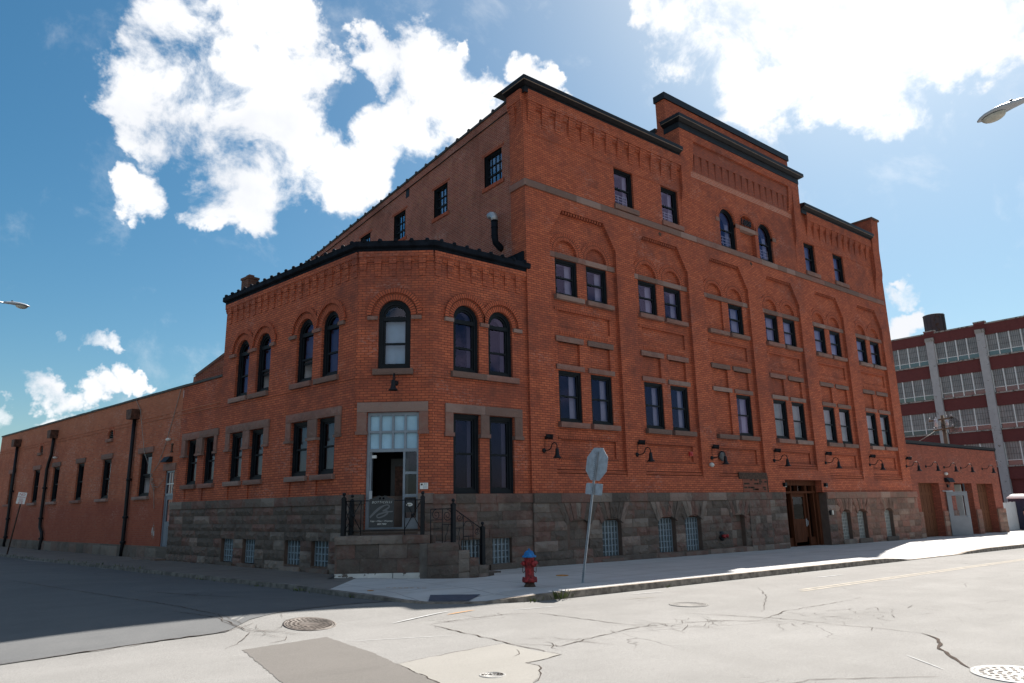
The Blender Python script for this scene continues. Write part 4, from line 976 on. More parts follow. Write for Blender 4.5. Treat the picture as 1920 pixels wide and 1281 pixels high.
mb.poly([(31.3, 16.25, 15.862), (38.38, 16.25, 15.862), (38.38, 18, 15.89), (31.3, 18, 15.89)], M['black'], UP)
mb.build('cornice', TALL)
mb = MB()
cornice(mb, [((22.12, 17.2, 0), (-1, 0, 0)), ((22.12, 16.42, 0), (-1, -1, 0)), ((31.22, 16.42, 0), (1, -1, 0)), ((31.22, 17.2, 0), (1, 0, 0))], 16.84, 17.10, 17.36, .02, .22, M['black'], M['tan'])
mb.poly([(21.95, 16.22, 17.362), (31.4, 16.22, 17.362), (31.4, 17.3, 17.4), (21.95, 17.3, 17.4)], M['black'], UP)
mb.build('tower_cornice', TALL)
mb = MB()
mb.box((22.26, 17.16, 18.62), (31.98, 17.76, 18.92), M['black']); mb.box((22.26, 17.76, 17.2), (22.8, 19.7, 17.46), M['black'])
mb.build('parapet_coping', TALL)
mb = MB(); mb.poly([(13.95, 16.9, 15.2), (39.4, 16.9, 15.2), (39.4, 46, 13.9), (13.95, 46, 13.9)], M['roof'], UP); mb.build('roof', TALL)
# rock-faced base
DS = .16
def sx(x): return SX(x, DS)
holesR = [(sx(16.88), sx(17.78), -.1, 1.26), (sx(19.60), sx(20.53), -.1, 1.27), (sx(21.05), sx(21.98), -.1, 1.28), (sx(32.12), sx(32.97), -.2, 1.34), (sx(33.58), sx(34.48), -.2, 1.33), (sx(36.28), sx(37.17), -.2, 1.34),
          (sx(15.37), sx(16.30), .45, 1.30), (sx(23.82), sx(24.69), .1, 1.30), (27.45, DOORX[1]+.18, -1, 2.2)]
courses = [(-.75, -.42), (-.42, -.14), (-.14, .10), (.10, .40), (.40, .70), (.70, .98), (.98, 1.26), (1.26, 1.53), (1.53, 1.80)]
mb = MB()
mb.poly([FR(13.92, -1, DS-.03), FR(15.35, -1, DS-.03), FR(15.35, 2.05, DS-.03), FR(13.92, 2.05, DS-.03)], M['joint'], FR.n)
facade(mb, FR, 13.9, 39.75, -1.0, 2.05, [(h[0], h[1], max(h[2], -1), min(h[3], 2.05), -.12) for h in holesR if h[0] < 27 or h[0] > 28] + [(27.45, DOORX[1]+.18, -1, 2.05, None, .6)], M['joint'], DS-.02)
ashlar(mb, FR, 13.9, 31.4, courses, holesR, DS, M['stone'], amp=.065)
ashlar(mb, FR, 31.4, 39.75, courses, holesR, DS, M['stone_red'], amp=.06, wmin=.35, wmax=.8)
stone_run(mb, FR, 13.9, 24.5, 1.81, 2.09, .06, DS+.05, 'stone', .03, .7, 1.3); stone_run(mb, FR, 24.5, 27.45, 1.81, 2.09, .06, DS+.03, 'stone', .03, .3, .5); stone_run(mb, FR, DOORX[1]+.18, 39.75, 1.81, 2.09, .06, DS+.05, 'stone_red', .03, .6, 1.2)
for h in holesR[:8]:                                                   # fanned voussoirs over each opening
    a, e = h[0], h[1]; uc = (a+e)/2; hw = (e-a)/2; nV = 7; mt = M['stone'] if uc < 31 else M['stone_red']
    for i in range(nV):
        t0, t1 = -1+2*i/nV, -1+2*(i+1)/nV
        zb = lambda t: 1.13+.2*(1-t*t)
        b0, b1, c0, c1 = uc+hw*1.12*t0, uc+hw*1.12*t1, uc+hw*1.85*t0, uc+hw*1.85*t1; c = rnd.random(); g = .006
        P = [(b0+g, zb(t0)), (b1-g, zb(t1)), (c1-g, 1.795), (c0+g, 1.795)]; df = DS+rnd.uniform(.03, .06); cu, cz = sum(p[0] for p in P)/4, sum(p[1] for p in P)/4
        mid = [(P[j][0]*.5+P[(j+1) % 4][0]*.5, P[j][1]*.5+P[(j+1) % 4][1]*.5) for j in range(4)]
        for j in range(4):
            n2 = (j+1) % 4; mb.poly([FR(*P[j], df), FR(*P[n2], df), FR(cu, cz, df+rnd.uniform(.015, .05))], mt, FR.n, c)
            e2 = Vector((P[n2][0]-P[j][0], P[n2][1]-P[j][1])); mb.poly([FR(*P[j], -.05), FR(*P[n2], -.05), FR(*P[n2], df), FR(*P[j], df)], mt, FR.u*e2.y-UP*e2.x, c)
for h in holesR[6:8]:                                                  # walled-up openings
    ashlar(mb, FR, h[0], h[1], [(h[2], .4), (.4, .7), (.7, 1.0), (1.0, 1.3)], [], -.02 if h[0] > 20 else .06, M['stone'], wmin=.3, wmax=.6, amp=.03)
for h in holesR[:6]: rock(mb, FR, h[0]-.14, h[1]+.16, gz(h[0])-.3, h[2]+.16 if h[0] < 30 else gz(h[0])+.20, -.1, DS+.08, M['stone'], .03)
for s in range(18):                                                    # low plinth stones at the pavement
    a = 14.0+s*.74
    if a < 27: rock(mb, FR, a, min(a+.735, 27.4), gz(a)-.4, gz(a)+.16, 0, DS+.05, M['stone'], .02)
mb.build('stone_base', TALL)
for i, h in enumerate(holesR[:6]): glass_block(FR, h[0], h[1], h[2]+.16 if h[0] < 30 else gz(h[0])+.2, 1.22, 6, 6 if h[0] < 30 else 8, -.02, TALL, light=h[0] > 30)
# scar of old bricks by the entrance
mb = MB(); fbox(mb, FR, 24.62, 26.28, 2.09, 2.62, .06, .112, M['brick_dark']); fbox(mb, FR, 24.42, 26.32, 2.60, 2.86, .06, .118, M['rustiron']); fbox(mb, FR, 26.30, 26.36, 2.09, 2.75, .06, .115, M['rustiron'])
for q in range(20): u, z = rnd.uniform(24.6, 26.2), 2.1+.0745*rnd.randint(0, 6); fbox(mb, FR, u, u+rnd.uniform(.1, .24), z, z+.06, .1, .1165, M['crack'])
mb.build('brick_scar', TALL)
mb = MB()
ashlar(mb, FR, 24.75, 26.2, [(-.5, -.2), (-.2, .1), (.1, .36), (.36, .62), (.62, .9), (.9, 1.2), (1.2, 1.5), (1.5, 1.8)], [], DS+.06, M['stone'], wmin=.28, wmax=.55, amp=.05)
mb.build('stone_pier', TALL)
# timber entrance
ent = MB(); x0, x1 = DOORX; dz = gz(29)
for X_, s in ((27.455, 1), (DOORX[1]+.174, -1)): ent.poly([FR(X_, -1, DS-.02), FR(X_, 2.049, DS-.02), FR(X_, 2.049, -.6), FR(X_, -1, -.6)], M['joint'], FR.u*s)
fbox(ent, FR, 27.4, 27.62, -1, 2.6, -.75, -.2, M['wood']); fbox(ent, FR, 30.52, 30.80, -1, 2.6, -.75, -.2, M['wood'])
fbox(ent, FR, 27.6, 30.55, 2.38, 2.62, -.75, -.2, M['wood']); fbox(ent, FR, 27.6, 30.55, 2.05, 2.14, -.75, -.25, M['wood'])
for u in (28.12, 28.60, 29.82, 30.38): fbox(ent, FR, u, u+.09, dz, 2.4, -.62, -.28, M['wood'])
fbox(ent, FR, 27.6, 30.55, dz-.05, dz+.35, -.64, -.36, M['wood'])
for u in (28.12, 28.7, 29.28, 29.86): fbox(ent, FR, u+.5, u+.54, 2.12, 2.4, -.5, -.3, M['wood'])
fbox(ent, FR, 27.5, 30.6, -1, 2.62, -.80, -.76, M['dark'])
eo = ent.build('entrance_frame', TALL)
mb = MB(); mb.poly([FR(27.65, 2.14, -.45), FR(30.5, 2.14, -.45), FR(30.5, 2.38, -.45), FR(27.65, 2.38, -.45)], M['glass_dim'], FR.n)
for u, v in ((28.2, 28.62), (29.92, 30.38)): mb.poly([FR(u, dz+.35, -.45), FR(v, dz+.35, -.45), FR(v, 2.06, -.45), FR(u, 2.06, -.45)], M['glass_dim'], FR.n)
mb.build('pane', eo)
mb = MB(); F2 = FR; u0, u1 = 28.70, 29.82
ring(mb, F2, [(u0, dz+.02), (u1, dz+.02), (u1, 2.05), (u0, 2.05)], [(u0+.14, dz+1.12), (u1-.14, dz+1.12), (u1-.14, 1.90), (u0+.14, 1.90)], -.42, -.36, M['wood'])
fbox(mb, F2, u0+.14, u1-.14, dz+.16, dz+1.0, -.41, -.355, M['wood'])
for a in (0, 1): fbox(mb, F2, u0+.2+.38*a, u0+.5+.38*a, dz+.24, dz+.92, -.38, -.345, M['wood'])
do = mb.build('door', TALL)
mb = MB(); mb.poly([F2(u0+.14, dz+1.12, -.39), F2(u1-.14, dz+1.12, -.39), F2(u1-.14, 1.90, -.39), F2(u0+.14, 1.90, -.39)], M['glass_dim'], F2.n); mb.build('pane', do)
mb = MB(); fbox(mb, F2, u1-.11, u1-.05, dz+.80, dz+1.12, -.37, -.33, M['steel']); mb.tube([F2(u1-.08, dz+.84, -.33), F2(u1-.08, dz+.86, -.28), F2(u1-.08, dz+1.04, -.28), F2(u1-.08, dz+1.06, -.33)], .012, M['steel']); mb.build('handle', do)
# vent stack on the side wall
mb = MB()
mb.tube([FS(1.42, 10.25, -.14), FS(1.42, 10.28, -.03), FS(1.42, 10.42, .16), FS(1.42, 10.6, .2), FS(1.42, 11.22, .2)], .115, M['coping'], 12)
mb.tube([FS(1.42, 11.2, .2), FS(1.43, 11.32, .2), FS(1.48, 11.42, .2), FS(1.58, 11.46, .2), FS(1.70, 11.45, .2)], .12, M['steel'], 12)
for z in (10.66, 10.95, 11.18): mb.lathe([(.116, -.02), (.128, -.01), (.128, .01), (.116, .02)], M['coping'], FS(1.42, z, .2), n=12)
mb.build('vent_pipe', TALL)

# ============================================================ the corner building
COR = empty('corner_building', (10.0, 18.0, gz(10)), 0, 'two-storey brick corner building with a cut-off entrance corner and round-headed windows', 'building')
mb = MB()
ZT = 9.02
LWIN_UP = [(7.45, 8.32), (6.06, 6.94), (3.59, 4.50), (2.26, 3.14)]
LWIN_LO = [(7.51, 8.36), (6.18, 7.04), (3.67, 4.56), (2.28, 3.15)]
RWIN = [(11.16, 12.08), (12.42, 13.34)]
SPR_L, SPR_R = 7.07, 7.09
rl = [(a, e, 5.52, SPR_L+(e-a)/2, None, .12) for a, e in LWIN_UP]+[(a, e, 2.71, 4.32, None, .12) for a, e in LWIN_LO]+[(a+.02, e-.02, 2.12, 2.55, -.04) for a, e in LWIN_LO]
facade(mb, FL, SL0, 9.27, ZB, ZT, rl, M['brick'])
rr_ = [(a, e, 5.53, SPR_R+(e-a)/2, None, .12) for a, e in RWIN]+[(a, e, 2.09, 4.32, None, .12) for a, e in RWIN]
facade(mb, FR, 10.48, 13.93, ZB, ZT, rr_, M['brick'])
CWIN = (.62, 1.54)
facade(mb, FC, 0, CW, 1.1, ZT, [(CWIN[0], CWIN[1], 5.54, 7.10+.46, None, .12), (.37, 1.80, 1.1, 4.33, None, .30)], M['brick'])
def arch_set(F, wins, spr, single=False):
    for i, (a, e) in enumerate(wins):
        uc, r = (a+e)/2, (e-a)/2
        spandrel(mb, F, uc, spr, r, 0, -.12, M['brick'])
        um, ux = -1e9, 1e9
        if not single:
            o = wins[i ^ 1]; mid = (uc+(o[0]+o[1])/2)/2
            if mid < uc: um = mid
            else: ux = mid
        arch_ring(mb, F, uc, spr, r+.005, .665, -.005, .012, M['brick_ring'], umin=um, umax=ux)
        arch_ring(mb, F, uc, spr, .665, .79, -.005, .075, M['brick_ring'], umin=um, umax=ux)
arch_set(FL, LWIN_UP, SPR_L); arch_set(FR, RWIN, SPR_R); arch_set(FC, [CWIN], 7.10, True)
corbels(mb, FL, SL0+.02, 9.25, 8.27, 8.84, 19, .5, 0, .07, M['brick'], 3, .17)
corbels(mb, FC, .03, CW, 8.27, 8.84, 5, .5, 0, .07, M['brick'], 3, .17)
corbels(mb, FR, 10.50, 13.9, 8.27, 8.84, 8, .5, 0, .07, M['brick'], 3, .17)
for F, a, b in ((FL, SL0, 9.27), (FC, 0, CW), (FR, 10.48, 13.9)):     # drip course under the upper sills
    fbox(mb, F, a, b, 5.28, 5.335, -.01, .016, M['brick'])
# end and rear walls
e0, e1 = FL(9.27, 0), Vector((13.95, FL(9.27, 0).y+.8, 0))
mb.poly([e0+UP*2, e1+UP*2, e1+UP*ZT, e0+UP*ZT], M['brick_wing'], FL.u)
mb.build('wall', COR)
mb = MB(); mb.poly([FL(SL0, 8.86), FC(CW, 8.86), Vector((13.9, 16.707, 8.86)), Vector((13.95, e1.y, 8.86)), FL(9.27, 8.86)], M['roof'], UP); mb.build('roof', COR)
# windows
for i, (a, e) in enumerate(LWIN_UP): window(FL, a, e, 5.52, SPR_L+(e-a)/2, COR, arch=True, transom=7.05, meet=6.26, gl='glass_lilac', frame_t=.11, open_sash=.62 if i in (1, 2) else 0, blind=None)
for i, (a, e) in enumerate(LWIN_LO): window(FL, a, e, 2.71, 4.32, COR, meet=3.50, gl='glass', frame_t=.10)
for i, (a, e) in enumerate(RWIN):
    window(FR, a, e, 5.53, SPR_R+(e-a)/2, COR, arch=True, transom=7.05, meet=6.26, gl='glass_lilac', frame_t=.12)
    window(FR, a, e, 2.09, 4.32, COR, meet=3.20, gl='glass_lilac', frame_t=.12)
window(FC, CWIN[0], CWIN[1], 5.54, 7.56, COR, arch=True, transom=7.02, meet=6.29, gl='glass', frame_t=.12, blind='sky_pane')
for a, e in ((7.40, 8.56), (6.06, 7.23), (3.57, 4.68), (2.19, 3.37)): stone_part('sill', FL, [(a, e, 5.36, 5.515, .10)], COR)
for a, e in ((7.45, 8.55), (6.10, 7.20), (3.60, 4.72), (2.20, 3.35)): stone_part('sill', FL, [(a, e, 2.56, 2.705, .09)], COR)
stone_part('sill', FR, [(11.07, 12.28, 5.35, 5.52, .11), (12.285, 13.51, 5.35, 5.52, .11)], COR); stone_part('sill', FC, [(.50, 1.63, 5.37, 5.535, .11)], COR)
def quoined_lintel(F, segs, legs, z0, z1, zl, zc, m='trim', amp=.03, parent=COR):
    mb = MB()
    for a, e in segs: rock(mb, F, a, e-.004, z0, z1, -.1, .05, M[m], amp, step=.09)
    for a, e in legs: rock(mb, F, a, e, zl, z0-.003, -.1, .04, M[m], amp, step=.09); rock(mb, F, a-.03, e+.03, zc, zl-.003, -.1, .07, M[m], .006, step=.2)
    return mb.build('lintel', parent)
quoined_lintel(FL, [(7.24, 8.67), (5.85, 7.24)], [(8.38, 8.67), (7.06, 7.49), (5.86, 6.16)], 4.33, 4.58, 3.79, 3.71)
quoined_lintel(FL, [(3.42, 4.85), (1.97, 3.42)], [(4.58, 4.85), (3.17, 3.65), (1.98, 2.26)], 4.33, 4.58, 3.79, 3.71)
quoined_lintel(FR, [(10.88, 12.25), (12.25, 13.65)], [(10.88, 11.14), (12.10, 12.40), (13.36, 13.65)], 4.33, 4.58, 3.77, 3.66, amp=.012)
quoined_lintel(FC, [(.09, 2.06)], [(.09, .36), (1.81, 2.06)], 4.335, 4.60, 3.81, 3.71, amp=.012)
for F, segs in ((FL, ((8.34, 8.73), (6.96, 7.43), (5.76, 6.04), (4.52, 4.89), (3.16, 3.57), (1.96, 2.24))), (FR, ((10.84, 11.14), (12.10, 12.40), (13.36, 13.69))), (FC, ((.31, .60), (1.56, 1.85)))):
    for a, e in segs: stone_part('springer_stone', F, [(a, e, 6.965, 7.075, .08)], COR, amp=.008)
# black coping with ball rolls
mb = MB()
cp = [(FL(9.34, 0), FL.n), (FL(SL0, 0), (FL.n+FC.n)/(1+FL.n.dot(FC.n))), (FC(CW, 0), (FC.n+FR.n)/(1+FC.n.dot(FR.n))), (FR(14.02, 0), FR.n)]
cp = [(tuple(Vector((p.x, p.y, 0))), tuple(n)) for p, n in cp]
cornice(mb, cp, 8.99, 9.11, 9.30, .05, .17, M['coping'])
for i in range(3):
    (pa, na), (pb, nb) = cp[i], cp[i+1]; pa, na, pb, nb = map(Vector, (pa, na, pb, nb)); ln = (pb-pa).length; n = round(ln/.43)
    q = [pa+na*.0+UP*9.33, pb+nb*.0+UP*9.33, pb-nb*.35+UP*9.36, pa-na*.35+UP*9.36]; mb.poly(q, M['coping'], UP)
    q = [pa-na*.35+UP*9.36, pb-nb*.35+UP*9.36, pb-nb*.35+UP*8.8, pa-na*.35+UP*8.8]; mb.poly(q, M['coping'], -na)
    for k in range(n):
        t = (k+.5)/n; p = pa.lerp(pb, t); nn_ = na.lerp(nb, t).normalized()
        mb.tube([p+nn_*.13+UP*9.30, p-nn_*.34+UP*9.36], .055, M['coping'], 8)
        mb.lathe([(0, -.07), (.05, -.05), (.07, 0), (.05, .05), (0, .07)], M['coping'], p+nn_*.15+UP*9.31, n=8)
mb.build('coping', COR)
# stone base
mb = MB()
DL = .09
hl = [(7.52, 8.32, .0, .88), (6.16, 6.93, .0, .88), (3.65, 4.47, .05, .89), (2.25, 3.08, .05, .89)]
facade(mb, FL, SL0-.02, 12.42, -.6, 2.06, [(a, e, max(z0+.16, -.6), z1, -.12) for a, e, z0, z1 in hl], M['joint'], DL-.02)
cr_ = [(-.35, -.0), (.0, .30), (.30, .60), (.60, .88), (.88, 1.12), (1.12, 1.34), (1.34, 1.60), (1.60, 1.84)]
ashlar(mb, FL, SL0-.02, 12.42, cr_, hl, DL, M['stone'], amp=.065, wmin=.5, wmax=1.2)
stone_run(mb, FL, SL0-.05, 12.45, 1.85, 2.11, -.05, DL+.04, 'stone', .03, .7, 1.3)
facade(mb, FC, -.05, CW+.05, -.6, 2.06, [(.33, 1.84, 1.1, 2.06, -.4)], M['joint'], DL-.02)
ashlar(mb, FC, -.05, CW+.05, cr_, [(.36, 1.81, 1.05, 2.2)], DL, M['stone'], amp=.035, wmin=.3, wmax=.6)
for a, e in ((-.05, .36), (1.81, CW+.05)): rock(mb, FC, a, e, 1.85, 2.11, -.05, DL+.04, M['stone'], .02)
hr = [(11.36, 12.05, .0, .85), (12.42, 13.11, .0, .85)]
facade(mb, FR, 10.45, 13.95, -.6, 2.06, [(a, e, .15, z1, -.12) for a, e, z0, z1 in hr], M['joint'], DL-.02)
ashlar(mb, FR, 10.45, 13.95, cr_, hr, DL, M['stone'], amp=.04, wmin=.5, wmax=1.0)
stone_run(mb, FR, 10.42, 13.95, 1.83, 2.085, -.05, DL+.04, 'stone', .03, .6, 1.0)
for (F, a, e, z0) in [(FL, h[0], h[1], .0) for h in hl]+[(FR, h[0], h[1], 0.0) for h in hr]: rock(mb, F, a-.12, e+.12, -.3, z0+.16, -.1, DL+.09, M['stone'], .025)
mb.build('stone_base', COR)
for a, e, z0, z1 in hl: glass_block(FL, a, e, .17, z1, 5, 4, -.03, COR)
for a, e, z0, z1 in hr: glass_block(FR, a, e, .15, z1, 5, 4, -.03, COR)
# entrance screen of blue-grey aluminium
mb = MB(); al = M['alu']; A0, A1 = -.18, -.08
for (a, e, z0, z1) in ((.37, .45, 1.22, 4.32), (1.74, 1.80, 1.22, 4.32), (.37, 1.80, 4.24, 4.33), (.37, 1.80, 3.24, 3.33), (.37, 1.80, 3.76, 3.82), (.70, .76, 3.3, 4.3), (1.05, 1.11, 3.3, 4.3), (1.39, 1.45, 3.3, 4.3),
                       (1.37, 1.43, 1.22, 3.28), (1.37, 1.80, 2.63, 2.70), (1.37, 1.80, 2.02, 2.10), (1.37, 1.80, 1.22, 1.47), (.37, 1.80, 1.19, 1.235)): fbox(mb, FC, a, e, z0, z1, A0-rnd.uniform(0, .004), A1-rnd.uniform(0, .004), al)
fbox(mb, FC, .2, 2.0, 1.0, 1.19, -.35, .05, M['stone'])
for a, e, z0, z1 in ((.37, 1.8, 1.0, 4.4),): mb.poly([FC(a, z0, -1.4), FC(e, z0, -1.4), FC(e, z1, -1.4), FC(a, z1, -1.4)], M['dark'], FC.n)
for u, s in ((.37, 1), (1.80, -1)): mb.poly([FC(u, 1.0, -.2), FC(u, 4.4, -.2), FC(u, 4.4, -1.4), FC(u, 1.0, -1.4)], M['dark'], FC.u*s)
mb.poly([FC(.37, 1.2, -.2), FC(1.8, 1.2, -.2), FC(1.8, 1.2, -1.4), FC(.37, 1.2, -1.4)], M['dark'], UP)
so_ = mb.build('entrance_screen', COR)
mb = MB()
for j, (z0, z1) in enumerate(((3.33, 3.76), (3.82, 4.24))): mb.poly([FC(.45, z0, -.15), FC(1.74, z0, -.15), FC(1.74, z1, -.15), FC(.45, z1, -.15)], M['sky_pane'], FC.n)
mb.build('sky_reflection_pane', so_)
mb = MB()
for z0, z1, bm_ in ((2.70, 3.24, 1), (2.10, 2.63, 0), (1.47, 2.02, 0)): mb.poly([FC(1.43, z0, -.12), FC(1.74, z0, -.12), FC(1.74, z1, -.12), FC(1.43, z1, -.12)], M['glass'], FC.n)
mb.build('pane', so_)
mb = MB(); fbox(mb, FC, .45, .50, 1.24, 3.24, -.30, -.12, al); fbox(mb, FC, .455, .62, 3.08, 3.16, -.2, -.14, M['white']); fbox(mb, FC, .46, .54, 1.95, 2.2, -.13, -.06, M['steel']); mb.build('door_edge', so_)
mb = MB(); fbox(mb, FC, .86, 1.36, 1.22, 3.12, -1.1, -1.06, M['signboard']); fbox(mb, FC, .98, 1.24, 1.9, 2.9, -1.055, -1.05, M['rust']); mb.build('inner_door', COR)
# chimney at the far end of the roof
ch = MB(); o_ = FL(8.95, 0, -.62); X = Matrix.Translation(Vector((o_.x, o_.y, 0))) @ Matrix.Rotation(math.atan2(FL.u.y, FL.u.x), 4, 'Z')
ch.box((-.25, -.20, 8.8), (.25, .20, 10.05), M['brick_chimney'], X=X); ch.box((-.28, -.23, 10.05), (.28, .23, 10.13), M['brick_chimney'], X=X); ch.box((-.12, -.10, 10.13), (.12, .10, 10.24), M['brick_chimney'], X=X)
ch.build('chimney', COR)
mb = MB(); mb.box((.30, -.12, 9.1), (.42, .12, 9.72), M['steel'], X=X); mb.build('roof_vent', COR)
mb = MB()                                                              # flashing where the roof meets the side wall
mb.poly([Vector((13.84, 16.72, 9.2)), Vector((13.84, 18.6, 9.2)), Vector((13.84, 18.6, 9.75)), Vector((13.84, 16.72, 9.75))], M['coping'], (-1, 0, 0)); mb.poly([Vector((13.84, 16.72, 9.2)), Vector((13.92, 16.72, 9.2)), Vector((13.92, 16.72, 9.75)), Vector((13.84, 16.72, 9.75))], M['coping'], (0, -1, 0))
mb.build('flashing', COR)

# ============================================================ the low wing along the side street
WING = empty('low_building', tuple(FL(23, gz(6), 0)), 0, 'long single-storey brick wing with black downspouts along the shaded side street', 'building')
DW = -.05
wins = [(14.79, 15.96), (19.04, 20.05), (22.36, 23.29), (25.80, 26.78), (28.90, 29.88), (33.45, 34.40)]
A_ = [(10.86, 11.70), (9.51, 10.34)]
rects = [(a, e, 2.40, 4.10, None, .14) for a, e in wins]+[(a, e, 2.71, 4.32, None, .12) for a, e in A_]+[(a+.02, e-.02, 2.12, 2.55, DW-.04) for a, e in A_]
vents = [(19.16, 19.72), (28.88, 29.40)]
rects += [(a, e, 4.98, 5.42, None, .10) for a, e in vents]+[(12.60, 13.40, .35, 3.30, None, .12)]
mb = MB()
facade(mb, FL, 9.27, 12.42, 2.05, 6.42, rects, M['brick'], DW-.004); 
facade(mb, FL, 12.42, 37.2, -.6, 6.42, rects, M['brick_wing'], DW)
for a, e in vents: spandrel(mb, FL, (a+e)/2, 5.42-(e-a)/2, (e-a)/2, DW, DW-.1, M['brick_wing']); arch_ring(mb, FL, (a+e)/2, 5.42-(e-a)/2, (e-a)/2+.004, (e-a)/2+.14, DW-.01, DW+.015, M['brick_ring'])
fbox(mb, FL, 9.3, 37.2, 5.36, 5.40, DW-.01, DW+.02, M['brick_wing']); fbox(mb, FL, 9.3, 37.2, 5.50, 5.54, DW-.01, DW+.02, M['brick_wing'])
we = FL(37.2, 0, DW); wi = we+Vector((16, 2.8, 0))
mb.poly([we-UP*.6, wi-UP*.6, wi+UP*6.42, we+UP*6.42], M['brick_wing'], FL.u)
mb.build('wall', WING)
mb = MB(); mb.poly([FL(9.3, 6.1, -.3), FL(37.1, 6.1, -.3), wi+UP*6.1, Vector((14, 27, 6.1))], M['roof'], UP); mb.build('roof', WING)
mb = MB()
u = 9.3
while u < 37.1: e = min(37.25, u+rnd.uniform(.8, 1.1)); fbox(mb, FL, u, e-.006, 6.42, 6.50+rnd.uniform(-.006, .006), DW-.32, DW+.05, M['coping_side']); u = e
mb.build('parapet_coping', WING)
mb = MB(); stone_run(mb, FL, 12.42, 37.2, -.4, .46, DW-.1, DW+.06, 'stone_low', .03, .8, 1.1); stone_run(mb, FL, 12.42, 37.2, .46, .515, DW-.1, DW+.05, 'stone_low', .006, 2, 3); mb.build('plinth', WING)
for i, (a, e) in enumerate(wins):
    window(FL, a, e, 2.40, 4.10, WING, d=DW-.09, meet=3.25, open_sash=.78 if i == 0 else 0, blind='amber' if i in (2, 3) or i == 1 else None, blind_top=.45, jamb=(i == 0)); rock_ = [(a-.14, e+.16, 4.11, 4.33, DW+.05)]
    stone_part('lintel', FL, rock_, WING); stone_part('sill', FL, [(a-.10, e+.22, 2.27, 2.395, DW+.12)], WING)
for a, e in A_: window(FL, a, e, 2.71, 4.32, WING, d=DW-.09, meet=3.50)
quoined_lintel(FL, [(10.6, 12.02), (9.2, 10.6)], [(11.72, 12.02), (10.37, 10.84), (9.29, 9.49)], 4.33, 4.58, 3.79, 3.71, parent=WING)
for a, e in ((10.75, 11.87), (9.41, 10.50)): stone_part('sill', FL, [(a, e, 2.56, 2.705, .05)], WING)
for a, e in vents:
    mb = MB(); fbox(mb, FL, a, e, 4.98, 5.42, DW-.12, DW-.09, M['dark'])
    for k in range(5): fbox(mb, FL, a, e, 5.0+.085*k, 5.035+.085*k, DW-.1, DW-.04, M['black'])
    vo = mb.build('vent', WING); stone_part('sill', FL, [(a-.05, e+.07, 4.85, 4.975, DW+.1)], vo)
# side door with glazed fanlight
mb = MB(); sl = M['slate']
for (a, e, z0, z1) in ((12.60, 12.66, .36, 3.30), (13.34, 13.40, .36, 3.30), (12.6, 13.4, 3.23, 3.30), (12.6, 13.4, 2.37, 2.45), (12.6, 13.4, .33, .38)): fbox(mb, FL, a, e, z0, z1, DW-.13, DW-.04, M['alu'])
for k in (1, 2): u = 12.66+.68*k/3; fbox(mb, FL, u-.014, u+.014, 2.45, 3.23, DW-.10, DW-.055, M['white'])
fbox(mb, FL, 12.66, 13.34, 2.79, 2.82, DW-.101, DW-.054, M['white']); fbox(mb, FL, 12.6, 13.4, .3, 3.3, DW-.4, DW-.38, M['dark'])
dfo = mb.build('door_frame', WING)
mb = MB(); mb.poly([FL(12.66, 2.45, DW-.08), FL(13.34, 2.45, DW-.08), FL(13.34, 3.23, DW-.08), FL(12.66, 3.23, DW-.08)], M['glass'], FL.n); mb.build('pane', dfo)
mb = MB(); ring(mb, FL, [(12.66, .38), (13.34, .38), (13.34, 2.37), (12.66, 2.37)], [(12.78, 1.42), (13.22, 1.42), (13.22, 2.22), (12.78, 2.22)], DW-.12, DW-.07, sl)
for a in (12.76, 13.03): fbox(mb, FL, a, a+.21, .55, 1.25, DW-.08, DW-.062, sl)
dro = mb.build('door', WING)
mb = MB(); mb.poly([FL(12.78, 1.42, DW-.1), FL(13.22, 1.42, DW-.1), FL(13.22, 2.22, DW-.1), FL(12.78, 2.22, DW-.1)], M['glass'], FL.n); mb.build('pane', dro)
mb = MB(); mb.lathe([(0, 0), (.03, .01), (.03, .05), (0, .06)], M['steel'], FL(12.74, 1.22, DW-.06), FL.n, 10); mb.tube([FL(12.74, 1.22, DW-.02), FL(12.86, 1.22, DW-.02)], .012, M['steel']); mb.build('handle', dro)
stone_part('lintel', FL, [(12.50, 13.56, 3.31, 3.56, DW+.05)], WING)
